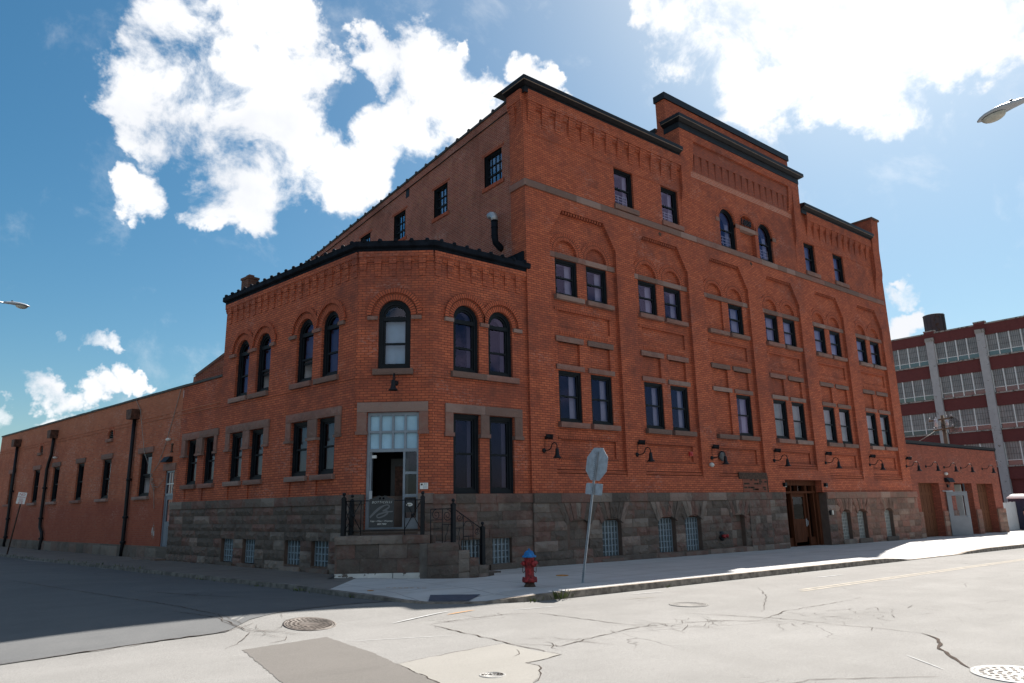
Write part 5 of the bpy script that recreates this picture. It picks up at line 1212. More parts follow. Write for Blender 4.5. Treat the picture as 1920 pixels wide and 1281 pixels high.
for i, (u, bend) in enumerate(((16.62, 0), (26.9, 1), (33.2, 0))):     # downspouts with hopper heads
    mb = MB(); d_ = DW+.11; top = 5.62
    if bend: pth = [(26.95, 5.6), (26.98, 5.2), (27.02, 4.75), (27.30, 4.35), (27.42, 4.05), (27.42, 1.35), (27.36, 1.15), (26.98, .82), (26.92, .62), (26.98, .15), (26.98, .0)]
    else: pth = [(u+.05, 5.62), (u+.04, 3), (u, 1.6), (u, .5), (u+.04, .02)]
    z_ = gz(FL(u, 0).x)
    mb.tube([FL(a, z+z_*(1 if z < 1 else 0), d_) for a, z in pth], .075, M['black'], 10)
    for z in (.62, 1.6, 3.1): 
        uu = u+.0 if not bend else (27.0 if z < 1 else 27.42)
        mb.lathe([(.087, -.05), (.11, -.04), (.11, .04), (.087, .05)], M['black'], FL(uu, z, d_), n=10)
    do_ = mb.build('downspout', WING)
    hb = MB(); uu = pth[0][0]; P0 = [(uu-.30, 5.98), (uu+.30, 5.98), (uu+.22, 5.58), (uu-.22, 5.58)]
    hb.poly([FL(*q, DW+.36) for q in P0], M['rust'], FL.n); hb.poly([FL(uu-.3, 5.98, DW), FL(uu-.3, 5.98, DW+.36), FL(uu-.22, 5.58, DW+.36), FL(uu-.22, 5.58, DW)], M['rust'], -FL.u); hb.poly([FL(uu+.3, 5.98, DW), FL(uu+.3, 5.98, DW+.36), FL(uu+.22, 5.58, DW+.36), FL(uu+.22, 5.58, DW)], M['rust'], FL.u)
    hb.poly([FL(uu-.22, 5.58, DW), FL(uu+.22, 5.58, DW), FL(uu+.22, 5.58, DW+.36), FL(uu-.22, 5.58, DW+.36)], M['rust'], -UP); hb.poly([FL(uu-.3, 5.98, DW), FL(uu+.3, 5.98, DW), FL(uu+.3, 5.98, DW+.36), FL(uu-.3, 5.98, DW+.36)], M['rust'], UP)
    hb.build('hopper', do_)
mb = MB(); sp = []
for k in range(26): a = 6.283*k/26; f = rnd.uniform(.55, 1.15); sp.append(FL(14.05+.17*f*math.cos(a), 1.02+.34*f*math.sin(a)*(1.25 if math.sin(a) > 0 else .8), DW+.003))
mb.poly(sp, M['splash'], FL.n); mb.build('paint_splash', WING)
st = MB(); F = FL
rock(st, FL, 12.35, 14.45, -.3, .13, .0, .48, M['stone_low'], .02); sob = st.build('door_step'); tag(sob, 'low stone step before the slate grey side door', 'step')

# ============================================================ the garage
GAR = empty('garage_building', (46, 16.7, gz(46)), 0, 'low brick garage with three recessed openings beyond the tall building', 'building')
mb = MB(); OP = [(40.50, 43.10), (45.12, 47.68), (48.42, 50.96)]
facade(mb, FR, 39.5, 52.2, -.7, 4.62, [(a, e, -.7, 2.56, None, .40) for a, e in OP], M['brick_garage'])
mb.poly([(52.2, 16.707, -.7), (52.2, 30, -.7), (52.2, 30, 4.62), (52.2, 16.707, 4.62)], M['brick_garage'], (1, 0, 0))
mb.build('wall', GAR)
mb = MB(); fbox(mb, FR, 39.5, 52.3, 4.62, 4.76, -.35, .07, M['black']); fbox(mb, FR, 39.5, 52.28, 4.56, 4.62, -.1, .045, M['coping']); mb.build('parapet_coping', GAR)
mb = MB(); mb.poly([(39.5, 17, 4.4), (52.2, 17, 4.4), (52.2, 30, 4.4), (39.5, 30, 4.4)], M['roof'], UP); mb.build('roof', GAR)
mb = MB()
for a, e in ((39.55, 40.48), (43.12, 45.10), (47.70, 48.40), (50.98, 52.32)):
    for z0, z1 in ((-.75, -.3), (-.3, -.02), (-.02, .26), (.26, .54), (.54, .80), (.80, 1.06)):
        u = a
        while u < e-.05: f = min(e, u+rnd.uniform(.35, .8)); f = e if e-f < .25 else f; rock(mb, FR, u+.004, f-.004, z0+.004, z1-.004, -.3, .07, M['stone_red'], .05); u = f
    if e > 52: 
        FE = frame((52.2, 16.64, 0), (0, 1, 0), (1, 0, 0)); ashlar(mb, FE, 0, 2, [(-.75, -.02), (-.02, .54), (.54, 1.06)], [], .05, M['stone_red'])
mb.build('stone_pier_bases', GAR)
for i, (a, e) in enumerate(OP):
    mb = MB()
    if i == 1:
        fbox(mb, FR, a, e, -.7, 2.6, -1.5, -1.45, M['dark']); 
        for u in (a+.02, e-.08): fbox(mb, FR, u, u+.06, -.5, 2.56, -.45, -.38, M['alu'])
        fbox(mb, FR, e-.5, e-.44, -.5, 2.5, -1.0, -.42, M['glassdome'])
        mb.build('door_frame', GAR)
    else:
        fbox(mb, FR, a, e, -.7, 2.58, -.48, -.40, M['wood2'])
        for k in range(6): u = a+(e-a)*k/6; fbox(mb, FR, u-.006, u+.006, -.5, 2.5, -.40, -.395, M['dark'])
        for z in (.1, 1.1, 2.2): fbox(mb, FR, a+.05, e-.05, gz(44)+z, gz(44)+z+.16, -.41, -.375, M['wood2'])
        mb.build('door', GAR)
hx, hy = 43.62, 16.60; tx, ty = 44.42, 15.86; FD = frame((hx, hy, 0), (tx-hx, ty-hy, 0), (-(hy-ty), -(tx-hx), 0)); lw = math.hypot(tx-hx, ty-hy); zb = gz(44)+.03
FD.n = Vector((FD.u.y, -FD.u.x, 0))
mb = MB(); ring(mb, FD, [(0, zb), (lw, zb), (lw, zb+2.34), (0, zb+2.34)], [(.24, zb+1.05), (lw-.2, zb+1.05), (lw-.2, zb+2.12), (.24, zb+2.12)], -.03, .02, M['greydoor'])
dlo = mb.build('open_door', GAR)
mb = MB(); mb.poly([FD(.24, zb+1.05, 0), FD(lw-.2, zb+1.05, 0), FD(lw-.2, zb+2.12, 0), FD(.24, zb+2.12, 0)], M['glass'], FD.n); mb.build('pane', dlo)
mb = MB(); mb.tube([FD(lw-.09, zb+.98, .02), FD(lw-.09, zb+.98, .07), FD(lw-.2, zb+.98, .07)], .013, M['steel']); mb.build('handle', dlo)
mb = MB(); mb.tube([FD(.3, zb+2.36, .0), Vector((43.3, 16.65, zb+2.38))], .02, M['steel']); fbox(mb, FD, .0, .35, zb+2.34, zb+2.40, -.03, .03, M['steel']); mb.build('door_closer', dlo)

# ============================================================ the factory beyond
K_ = 82.0; SC = K_/70.0
def fy(y): return y*SC
def fz(z): return (z-1.7)*SC+1.7
FF = frame((K_, 0, 0), (0, 1, 0), (-1, 0, 0))
FAC = empty('factory_building', (K_, fy(20), rz(K_)), 0, 'four-storey factory of maroon brick bands, white piers and wired glass far behind', 'building')
y0, y1 = fy(3), fy(55); bay = fy(4.13); pc = fy(26.03); pw = fy(.32)
piers = [pc+bay*k for k in range(-6, 8)]
rows = [(fz(13.70), fz(15.56)), (fz(10.52), fz(12.45)), (fz(7.44), fz(9.33)), (fz(4.35), fz(6.27)), (fz(1.25), fz(3.2))]
mb = MB()
facade(mb, FF, y0, y1, -1.5, fz(16.5), [(y0, y1, a, b, -.18) for a, b in rows], M['brick_factory'])
mb.poly([FF(y0, -1.5), FF(y0, fz(16.5)), (K_+30, y0, fz(16.5)), (K_+30, y0, -1.5)], M['brick_factory'], (0, -1, 0))
mb.build('wall', FAC)
mb = MB(); fbox(mb, FF, y0, y1, fz(16.5), fz(16.5)+.14, -.4, .06, M['ledge'])
for p in piers: fbox(mb, FF, p-pw*1.35, p+pw*1.35, fz(16.5)+.0, fz(16.5)+.26, -.41, .07, M['brick_factory']); fbox(mb, FF, p-pw*1.45, p+pw*1.45, fz(16.5)+.26, fz(16.5)+.38, -.42, .08, M['ledge'])
mb.build('parapet_coping', FAC)
mb = MB()
for a, b in rows: fbox(mb, FF, y0, y1, a-.16, a-.02, -.2, .09, M['ledge'])
mb.build('sill_band', FAC)
for p in piers:
    mb = MB(); fbox(mb, FF, p-pw, p+pw, -1.5, fz(15.95), -.2, .28, M['pier']); fbox(mb, FF, p-pw*1.12, p+pw*1.12, fz(15.75), fz(16.1), -.2, .32, M['ledge']); mb.build('pier', FAC)
mb0 = None
for ri, (a, b) in enumerate(rows[:4]):
    for bi in range(1, len(piers)-1):
        ya, yb = piers[bi]+pw, piers[bi+1]-pw; n = 4 if ri < 2 else 3; vt = a+(b-a)*.21
        mb = MB(); mb.poly([FF(ya, vt, -.10), FF(yb, vt, -.10), FF(yb, b, -.10), FF(ya, b, -.10)], M['fac_glass'], FF.n)
        for j in range(n+1): u = ya+(yb-ya)*j/n; fbox(mb, FF, u-.045, u+.045, a-.02, b, -.16, -.01, M['white'])
        for j in range(n):
            for q in range(1, 6): u = ya+(yb-ya)*(j+q/6)/n; fbox(mb, FF, u-.011, u+.011, vt, b, -.13, -.085, M['brick_factory'] if False else M['signboard'])
        for q in range(1, 3): z = vt+(b-vt)*q/3; fbox(mb, FF, ya, yb, z-.012, z+.012, -.13, -.086, M['signboard'])
        fbox(mb, FF, ya, yb, vt-.03, vt+.03, -.15, -.04, M['white'])
        wo = mb.build('window', FAC)
        mb = MB(); mb.poly([FF(ya, a, -.09), FF(yb, a, -.09), FF(yb, vt, -.07), FF(ya, vt, -.07)], M['fac_vent'], FF.n); mb.build('pane', wo)
tank = MB(); X_, Y_ = 92.0, 33.4; zb = 20.3
tank.lathe([(1.12, zb), (1.12, zb+2.9), (1.17, zb+2.92), (1.17, zb+3.0), (1.05, zb+3.06), (0, zb+3.2)], M['rusttank'], (X_, Y_, 0), n=28)
for k in range(14): a = k*math.pi/7; tank.box((-.02, -.02, 0), (.02, .02, 2.9), M['rusttank'], X=Matrix.Translation((X_+1.13*math.cos(a), Y_+1.13*math.sin(a), zb)))
to = tank.build('water_tank'); tag(to, 'black rusty round tank on the factory roof', 'water tank')
mb = MB(); 
for d_ in (-.2, .2): mb.tube([(X_-.5, Y_-1.2+d_*.3, zb+.2), (X_-.5, Y_-1.2+d_*.3, zb+3.0)], .025, M['wire_dark'], 6)
for k in range(9): mb.tube([(X_-.5, Y_-1.26, zb+.3+.3*k), (X_-.5, Y_-1.14, zb+.3+.3*k)], .018, M['wire_dark'], 6)
mb.build('ladder', to)
mb = MB()
mb.tube([(84, 21.9, fz(16.5)-.5), (84, 21.9, fz(16.5)+.55), (84, 22.0, fz(16.5)+.65), (84, 22.2, fz(16.5)+.6)], .06, M['wire_dark'], 8); tag(mb.build('roof_pipe'), 'bent dark pipe standing on the factory roof edge', 'pipe')
# small building behind the wing
REAR = empty('rear_building', (11, 40, 0), 0, 'brick gable with a white skylight showing above the low wing', 'building')
mb = MB(); mb.poly([(10.0, 40, 0), (22, 40, 0), (22, 40, 20.4), (10.16, 40, 8.90)], M['brick_side'], (0, -1, 0)); mb.poly([(10.0, 40, 0), (10.16, 40, 8.90), (10.16, 40.5, 8.90), (10.0, 40.5, 0)], M['brick_side'], (-1, 0, 0)); mb.build('wall', REAR)
mb = MB(); 
p = [(10.10, 39.94, 8.80), (22, 39.94, 20.32)]; mb.poly([p[0], p[1], (22, 39.94, 20.45), (10.10, 39.94, 8.93)], M['trim'], (0, -1, 0)); mb.poly([(10.1, 39.94, 8.93), (22, 39.94, 20.45), (22, 40.5, 20.45), (10.1, 40.5, 8.93)], M['roof'], UP); mb.build('roof', REAR)
mb = MB(); mb.poly([(11.05, 39.95, 7.95), (12.6, 39.95, 8.95), (12.6, 39.95, 7.2), (11.05, 39.95, 7.2)], M['glass'], (0, -1, 0)); mb.poly([(11.0, 39.93, 7.98), (12.6, 39.93, 9.02), (12.6, 39.93, 8.88), (11.0, 39.93, 7.86)], M['white'], (0, -1, 0)); mb.build('skylight', REAR)

# ============================================================ porch, steps, railings, signboard
PD = .90
FP = frame((0, 15.74, 0), (1, 0, 0), (0, -1, 0)); FPC = frame(tuple(FC(0, 0, PD)), tuple(FC.u), tuple(FC.n))
PORCH = empty('stone_porch', (9.6, 16.4, gz(9.6)), 0, 'brownstone porch with a flight of steps before the cut-off corner entrance', 'porch')
mb = MB()
pl = [FC(-.13, 0, .0), FC(-.13, 0, PD-.05), FC(2.26, 0, PD-.05), Vector((10.02, 15.80, 0)), Vector((10.02, 16.62, 0)), FC(CW, 0, 0)]
mb.poly([p+UP*1.055 for p in pl], M['stone'], UP, .5)
for i in range(5): a, b = pl[i], pl[i+1]; mb.poly([a-UP*.4, b-UP*.4, b+UP*1.055, a+UP*1.055], M['stone'], Vector((b.y-a.y, -(b.x-a.x), 0))*-1 if False else ((a+b)/2-Vector((9.8, 17.0, 0))))
for z0, z1, wmn, wmx in ((.15, .50, .5, .95), (.50, .85, .45, .9)): ashlar(mb, FPC, -.15, 2.22, [(z0, z1)], [], -.01, M['stone'], wmin=wmn, wmax=wmx, amp=.03)
for a, e in ((-.17, .75), (.755, 1.55), (1.555, 2.26)): rock(mb, FPC, a, e, .855, 1.06, -.1, .04, M['stone'], .03)
FPL = frame(tuple(FC(-.14, 0, 0)), tuple(FC.n), tuple(-FC.u)); ashlar(mb, FPL, 0, PD, [(-.2, .15), (.15, .5), (.5, .85), (.85, 1.055)], [], .02, M['stone'], amp=.03)
mb.build('platform', PORCH)
mb = MB()
for a, e in ((-.15, 1.31), (1.33, 2.24)): rock(mb, FPC, a, e, -.12, .145, -.05, .02, M['whitewash'], .015)
mb.build('white_band', PORCH)
for xa, xb, z in ((9.75, 10.68, .85), (10.68, 11.02, .64), (11.02, 11.32, .44), (11.32, 11.63, .24)):
    mb = MB(); mb.box((xa, 15.78, -.4), (xb, 16.60, z-.002), M['stone'], .4)
    rock(mb, FP, xa+.003, xb-.003, z-.20, z, -.1, .0, M['stone'], .03, c=rnd.uniform(.25, .55)); 
    u = xa
    for zz in (z-.52, z-.86):
        if zz < -.35: continue
        rock(mb, FP, xa+.003, xb-.003, zz, zz+.315, -.1, -.008, M['stone'], .03)
    FX = frame((xb, 15.78, 0), (0, 1, 0), (1, 0, 0)); rock(mb, FX, 0, .82, z-.2, z-.001, -.05, .0, M['stone'], .015)
    mb.build('step', PORCH)
mb = MB(); rock(mb, FP, 11.6, 12.04, -.3, .055, -.05, -.01, M['stone'], .02); mb.box((11.6, 15.78, -.3), (12.04, 16.55, .053), M['stone'], .4); mb.build('step', PORCH)

RAIL = empty('iron_railing', (9.7, 16.2, 1.06), 0, 'black wrought-iron railing with ball-topped posts around the porch and steps', 'railing')
bk = M['black']
def post(p, z0, z1):
    mb = MB(); x, y = p.x, p.y
    X = Matrix.Translation((x, y, 0)) @ Matrix.Rotation(math.atan2(FC.u.y, FC.u.x) if x < 10.2 else 0, 4, 'Z')
    mb.box((-.05, -.05, z0), (.05, .05, z1), bk, X=X); mb.box((-.058, -.058, z1-.05), (.058, .058, z1-.03), bk, X=X); mb.lathe([(.05, z1), (.02, z1+.03), (.02, z1+.05)], bk, (x, y, 0), n=8)
    mb.lathe([(0, -.048), (.03, -.038), (.047, -.012), (.047, .012), (.03, .038), (0, .048)], bk, (x, y, z1+.085), n=10)
    return mb.build('post', RAIL)
pA, pA2, pB2 = FC(.0, 0, .80), FC(2.04, 0, .80), FC(.06, 0, .12); qB, qC = Vector((10.585, 15.85, 0)), Vector((11.52, 15.85, 0))
post(pA, 1.05, 2.02); post(pA2, 1.05, 2.02); post(pB2, 1.05, 1.98); post(qB, .84, 1.82); post(qC, .23, 1.21)
def bar(mb, a, b, r=.011): mb.tube([a, b], r, bk, 6)
mb = MB()
Lf = lambda u, z: FC(u, z, .80)
bar(mb, Lf(.05, 1.93), Lf(2.0, 1.93), .014); bar(mb, Lf(.05, 1.18), Lf(2.0, 1.18), .012)
for u0_, u1_ in ((.05, .45), (1.58, 2.0)): bar(mb, Lf(u0_, 1.20), Lf(u1_, 1.92)); bar(mb, Lf(u1_, 1.20), Lf(u0_, 1.92)); mb.lathe([(0, -.02), (.05, 0), (0, .02)], bk, Lf((u0_+u1_)/2, 1.56), FC.n, 10)
for u_ in (.45, 1.58): bar(mb, Lf(u_, 1.06), Lf(u_, 1.93))
mb.build('front_panel', RAIL)
mb = MB(); bar(mb, pA+UP*1.93, pB2+UP*1.93, .014); bar(mb, pA+UP*1.18, pB2+UP*1.18); bar(mb, pA+UP*1.2, pB2+UP*1.92); bar(mb, pA+UP*1.92, pB2+UP*1.2)
for t in (.3, .7): bar(mb, pA.lerp(pB2, t)+UP*1.06, pA.lerp(pB2, t)+UP*1.93)
mb.build('side_panel', RAIL)
def spiral(mb, c, r, turns, s=1, a0=1.57):
    P = []
    for k in range(int(22*turns)+1):
        t = k/(22*turns); a = a0+s*t*turns*6.283; rr = r*(1-.82*t); P.append(FP(c[0]+rr*math.cos(a), c[1]+rr*math.sin(a), -.11))
    mb.tube(P, .009, bk, 5)
S = lambda u, z: FP(u, z, -.11)
mb = MB(); bar(mb, S(9.90, 1.69), S(10.55, 1.69), .013)
for u, z0 in ((9.90, .85), (10.25, .85)): bar(mb, S(u, z0), S(u, 1.69))
bar(mb, S(9.9, 1.42), S(10.25, 1.42)); bar(mb, S(9.9, 1.2), S(10.25, 1.2)); bar(mb, S(10.25, 1.30), S(10.55, 1.30))
spiral(mb, (10.07, 1.55), .13, 1.6, 1); spiral(mb, (10.40, 1.52), .15, 1.8, -1); mb.tube([S(10.42-.1+k*.012, .86+.44*k/10+0) + Vector((.018*math.sin(k*1.4), 0, 0)) for k in range(11)], .008, bk, 5)
mb.build('landing_panel', RAIL)
mb = MB(); bar(mb, S(10.63, 1.68), S(11.47, 1.17), .013); sl = lambda u: 1.68-.607*(u-10.63)
for u, z0 in ((10.90, .64), (11.21, .44)): bar(mb, S(u, z0), S(u, sl(u)))
bar(mb, S(10.63, 1.20), S(10.9, 1.20)); bar(mb, S(10.9, .98), S(11.21, .98)); bar(mb, S(11.21, .75), S(11.47, .75))
spiral(mb, (10.78, 1.46), .10, 1.7, -1); spiral(mb, (11.33, 1.09), .09, 1.7, -1)
mb.tube([S(11.05+.13*math.cos(a), 1.24+.13*math.sin(a)) for a in [3.14*k/10 for k in range(11)]], .008, bk, 5)
for u, z0, z1 in ((10.77, .66, 1.2), (11.06, .45, .98), (11.34, .26, .75)): mb.tube([S(u+.016*math.sin(k*1.5), z0+(z1-z0)*k/10) for k in range(11)], .008, bk, 5)
mb.build('stair_panel', RAIL)

SB = empty('shop_sign', tuple(FC(.99, 1.27, .84)), 0, 'charcoal salon board with scrolled top and script B hung on the porch railing', 'sign')
mb = MB(); o = [(.67, 1.26), (1.31, 1.26), (1.31, 1.97), (1.22, 1.985), (1.15, 2.01), (1.10, 2.045), (1.05, 2.055), (1.015, 2.03), (.99, 2.03), (.965, 2.03), (.93, 2.055), (.88, 2.045), (.83, 2.01), (.76, 1.985), (.67, 1.97)]
ctr = (.99, 1.6)
mb.poly([FC(u, z, .85) for u, z in o], M['signboard'], FC.n); mb.poly([FC(u, z, .825) for u, z in o], M['signboard'], -FC.n)
for i in range(len(o)): a, b = o[i], o[(i+1) % len(o)]; mb.poly([FC(*a, .825), FC(*b, .825), FC(*b, .85), FC(*a, .85)], M['signboard'], FC.u*(a[0]+b[0]-1.98)+UP*(a[1]+b[1]-3.2))
for u in (.945, 1.035): mb.lathe([(.028, 0), (0, .001)], M['dark'], FC(u, 1.985, .8505), FC.n, 12)
mb.build('board', SB)
TXT = lambda u, z: Matrix(((FC.u.x, 0, FC.n.x, 0), (FC.u.y, 0, FC.n.y, 0), (0, 1, 0, 0), (0, 0, 0, 1))).copy()
def sign_text(name, body, size, u, z, m, shear=.25, space=1.0):
    p = FC(u, z, .853); X = Matrix(((FC.u.x, 0, FC.n.x, p.x), (FC.u.y, 0, FC.n.y, p.y), (0, 1, 0, p.z), (0, 0, 0, 1))); return text_mesh(name, body, size, m, X, SB, .001, shear, space)
sign_text('name_lettering', 'BOTTICELLI', .080, .99, 1.885, M['lettering'], .25, 1.25)
sign_text('trade_lettering', 'Hair \u2022 Men \u2022 Women', .066, .99, 1.415, M['lettering'], .25)
sign_text('phone_lettering', '884.7880', .062, 1.0, 1.34, M['lettering'], .15)
mb = MB(); B_ = [(715,480),(745,447),(790,400),(840,350),(900,303),(960,268),(1015,252),(1052,262),(1060,288),(1035,318),(990,345),(945,366),(990,360),(1025,368),(1036,390),(1020,420),(970,455),(905,483),(860,488),(838,470),(843,445),(875,425),(930,408),(990,392),(1050,381),(1125,378)]
Q_ = [(.73+(x-740)*.53/370, 1.27+(660-y)*.69/510) for x, y in B_]
for i in range(len(Q_)-1):
    a, b = Vector(Q_[i]), Vector(Q_[i+1]); t = (b-a).normalized(); n = Vector((-t.y, t.x)); w0, w1 = [(.028 if k < 5 else .019) *(.75+.4*math.sin(k*.5)**2) for k in (i, i+1)]
    a_, b_ = a-t*.004, b+t*.004; mb.poly([FC(*(a_-n*w0), .8525+i*.00004), FC(*(b_-n*w1), .8525+i*.00004), FC(*(b_+n*w1), .8525+i*.00004), FC(*(a_+n*w0), .8525+i*.00004)], M['logo'], FC.n)
mb.build('script_emblem', SB)
MX = empty('mailbox', tuple(FC(1.56, 1.65, .5)), 0, 'dark box with a white oval sticker behind the railing right of the doorway', 'mailbox')
mb = MB(); fbox(mb, FC, 1.47, 1.73, 1.62, 1.97, .05, .18, M['signboard']); fbox(mb, FC, 1.465, 1.735, 1.955, 1.985, .04, .20, M['black']); mb.build('case', MX)
mb = MB(); mb.poly([FC(1.60+.085*math.cos(a), 1.82+.045*math.sin(a), .183) for a in [6.283*k/20 for k in range(20)]], M['white'], FC.n); mb.poly([FC(1.60+.06*math.cos(a), 1.82+.026*math.sin(a), .1835) for a in [6.283*k/20 for k in range(20)]], M['lens'], FC.n); mb.build('sticker', MX)
IC = empty('intercom', tuple(FC(1.96, 2.3, 0)), 0, 'small beige keypad panel on the brick right of the doorway', 'intercom')
mb = MB(); fbox(mb, FC, 1.855, 2.07, 2.22, 2.385, -.01, .05, M['white']); mb.build('case', IC)
mb = MB(); fbox(mb, FC, 1.88, 1.93, 2.32, 2.365, .05, .053, M['sign_black']); fbox(mb, FC, 1.96, 2.05, 2.34, 2.365, .05, .053, M['gb_light']); 
for i in range(3):
    for j in range(3): fbox(mb, FC, 1.95+.035*i, 1.972+.035*i, 2.24+.03*j, 2.26+.03*j, .05, .054, M['lampgrey'])
mb.build('keypad', IC)

# ============================================================ gooseneck lamps and spotlights
def gooseneck(F, u, z, reach, rise, label, group='gooseneck lamps along the street wall', sc_=1.0):
    g = empty('wall_lamp', tuple(F(u, z, 0)), 0, label, 'wall lamp', group); d0 = .105 if F is FR and u < 39.5 else 0.0
    if F is FR and 13.9 < u < 39.5:
        k = int(round((u-14.5)/4.14))
    mb = MB(); mb.lathe([(0, 0), (.075, .0), (.075, .02), (.045, .05), (0, .06)], bk, F(u, z, d0), F.n, 12); mb.build('base', g)
    R_ = .12; P = [(d0+.03, 0), (d0+reach*.36, 0), (d0+reach*.46, .015), (d0+reach*.55, .06)]
    P += [(d0+reach-R_+R_*math.cos(a)*1.0-.0, .10+(rise-.10)*math.sin(a)) for a in [math.pi*(1-k/9) for k in range(10)]]; P += [(d0+reach, .02)]
    mb = MB(); mb.tube([F(u, z+b, a) for a, b in P], .017, bk, 8); mb.build('arm', g)
    mb = MB(); c = F(u, z, d0+reach); mb.lathe([(.03, .03), (.045, .02), (.055, -.03), (.065, -.16), (.085, -.21), (.135, -.255), (.14, -.265), (.125, -.262), (.08, -.215), (.05, -.16), (0, -.1)], bk, c, (0, 0, 1), 14); sh = mb.build('lamp_shade', g)
    mb = MB(); mb.lathe([(0, -.24), (.03, -.225), (.038, -.19), (.02, -.15), (0, -.14)], M['glassdome'], c, (0, 0, 1), 10); mb.build('bulb', sh)
    return g
wh = ['beside the corner building', 'between the first and second window bays of the street wall', 'carrying a grey gong behind it, next to the white camera', 'left of the timber entrance', 'right of the timber entrance, over two glass-block windows', 'over the single glass-block window', 'on the last pier before the garage']
LX = [14.5, 18.73, 22.91, 27.13, 31.27, 35.43, 39.40]
for i, x in enumerate(LX): gooseneck(FR, SX(x, .1), 3.37, .60, .20, 'black gooseneck lamp '+wh[i])
gl_ = ['above the brown door next to the tall building', 'above the pier left of the open grey door', 'above the dark open doorway', 'above the far brown door']
for i, x in enumerate([41.76, 44.13, 46.46, 49.70]): gooseneck(FR, x, 3.42, .60, .20, 'black gooseneck lamp on the garage wall '+gl_[i], 'gooseneck lamps along the garage')
gooseneck(FC, 1.15, 5.13, .42, .22, 'black gooseneck lamp over the cut-off corner entrance', 'gooseneck lamps along the street wall')
for i, x in enumerate(LX):
    u = SX(x+.10, .1); g = empty('spotlight', tuple(FR(u, 3.76, .1)), 0, 'black spotlight above the lamp '+wh[i].split(',')[0], 'spotlight', 'spotlights above the gooseneck lamps')
    mb = MB(); mb.lathe([(0, 0), (.05, 0), (.05, .03), (.02, .05), (.02, .09)], bk, FR(u, 3.76, .1), FR.n, 10); mb.tube([FR(u-.06, 3.74, .12), FR(u-.06, 3.45, .115)], .008, M['wire_dark'], 5); mb.build('bracket', g)
    mb = MB(); dirv = (FR.u*.75+FR.n*.6-UP*.1).normalized(); mb.lathe([(0, -.08), (.06, -.08), (.075, -.04), (.08, .12), (.088, .125), (.088, .14), (.07, .14), (.06, .11), (0, .10)], bk, FR(u, 3.79, .22), dirv, 12); mb.build('head', g)
def simple(name, label, cat, fn, loc=None):
    mb = MB(); fn(mb); return tag(mb.build(name), label, cat)
simple('alarm_gong', 'round grey alarm gong on the brick behind a gooseneck lamp', 'gong', lambda mb: mb.lathe([(0, .10), (.05, .12), (.12, .115), (.19, .085), (.205, .05), (.19, .045), (.10, .05), (.06, .0)], M['gong'], FR(SX(23.62, .1), 3.46, .02), FR.n, 20))
simple('alarm_horn', 'small red fire alarm horn on the street wall', 'alarm', lambda mb: (fbox(mb, FR, SX(21.60, .03), SX(21.78, .03), 3.41, 3.57, -.01, .05, M['hornred']), mb.lathe([(.055, 0), (.05, .02), (.02, .03)], M['hornred'], FR(SX(21.69, .03), 3.49, .05), FR.n, 12)))
def dome(mb, p, n, r=.09): mb.lathe([(0, 0), (r*.7, 0), (r*.75, .03), (r*.9, .05), (r, .10), (r*.8, .15), (r*.4, .185), (0, .19)], M['glassdome'], p, n, 14)
simple('security_camera', 'white dome camera under the lamp with the grey gong', 'camera', lambda mb: dome(mb, FR(SX(22.76, .1), 3.10, .1), FR.n))
simple('security_camera', 'white dome camera on the garage wall above the wall light', 'camera', lambda mb: dome(mb, FR(44.05, 3.06, 0), FR.n))
simple('security_camera', 'white bullet camera above the slate grey side door', 'camera', lambda mb: (dome(mb, FL(13.22, 4.48, DW), FL.n, .07)))
simple('security_camera', 'tiny white camera by the crooked downspout', 'camera', lambda mb: dome(mb, FL(26.45, 4.57, DW), FL.n, .06))
def wedge(mb, F, u0, u1, z0, z1, d, dd, m):
    P = [(d, z0), (d+dd, z0), (d+dd*.45, z1), (d, z1)]
    for i in range(4): (a, b), (c, e) = P[i], P[(i+1) % 4]; mb.poly([F(u0, b, a), F(u1, b, a), F(u1, e, c), F(u0, e, c)], m, F.n*((a+c)/2-d-dd*.35)+UP*((b+e)/2-(z0+z1)/2))
    for u, s in ((u0, -1), (u1, 1)): mb.poly([F(u, b, a) for a, b in P], m, F.u*s)
simple('wall_light', 'dark wedge-shaped light above the slate grey side door', 'wall light', lambda mb: wedge(mb, FL, 12.88, 13.40, 3.62, 3.82, DW, .26, M['black']))
simple('wall_light', 'dark wedge-shaped light on the garage above the open door', 'wall light', lambda mb: wedge(mb, FR, 43.9, 44.7, 2.60, 2.84, 0, .28, M['black']))
simple('card_reader', 'small dark box on the garage pier under the wall light', 'card reader', lambda mb: fbox(mb, FR, 44.1, 44.3, 2.32, 2.48, -.01, .08, M['black']))
simple('key_box', 'grey box by the handle of the slate grey side door', 'key box', lambda mb: (fbox(mb, FL, 12.42, 12.54, 1.12, 1.34, DW-.01, DW+.09, M['steel']), fbox(mb, FL, 12.44, 12.52, 1.2, 1.3, DW+.09, DW+.095, M['gb_light'])))
for u, s in ((27.50, 'left'), (30.78, 'right')): simple('door_light', 'small black light on the %s of the timber entrance' % s, 'wall light', lambda mb: (fbox(mb, FR, u-.07, u+.07, 2.32, 2.48, .09, .22, M['black']), fbox(mb, FR, u-.05, u+.05, 2.30, 2.32, .1, .2, M['glassdome'])))
simple('doorbell_panel', 'small dark call panel on the reddish stone right of the timber entrance', 'call panel', lambda mb: (fbox(mb, FR, 30.78, 30.92, 1.10, 1.32, DS, DS+.08, M['black']), fbox(mb, FR, 30.94, 31.06, 1.12, 1.30, DS, DS+.06, M['glassdome'])))
SI = empty('standpipe', tuple(FR(23.0, .5, DS)), 0, 'black and red fire standpipe on the stone base', 'standpipe')
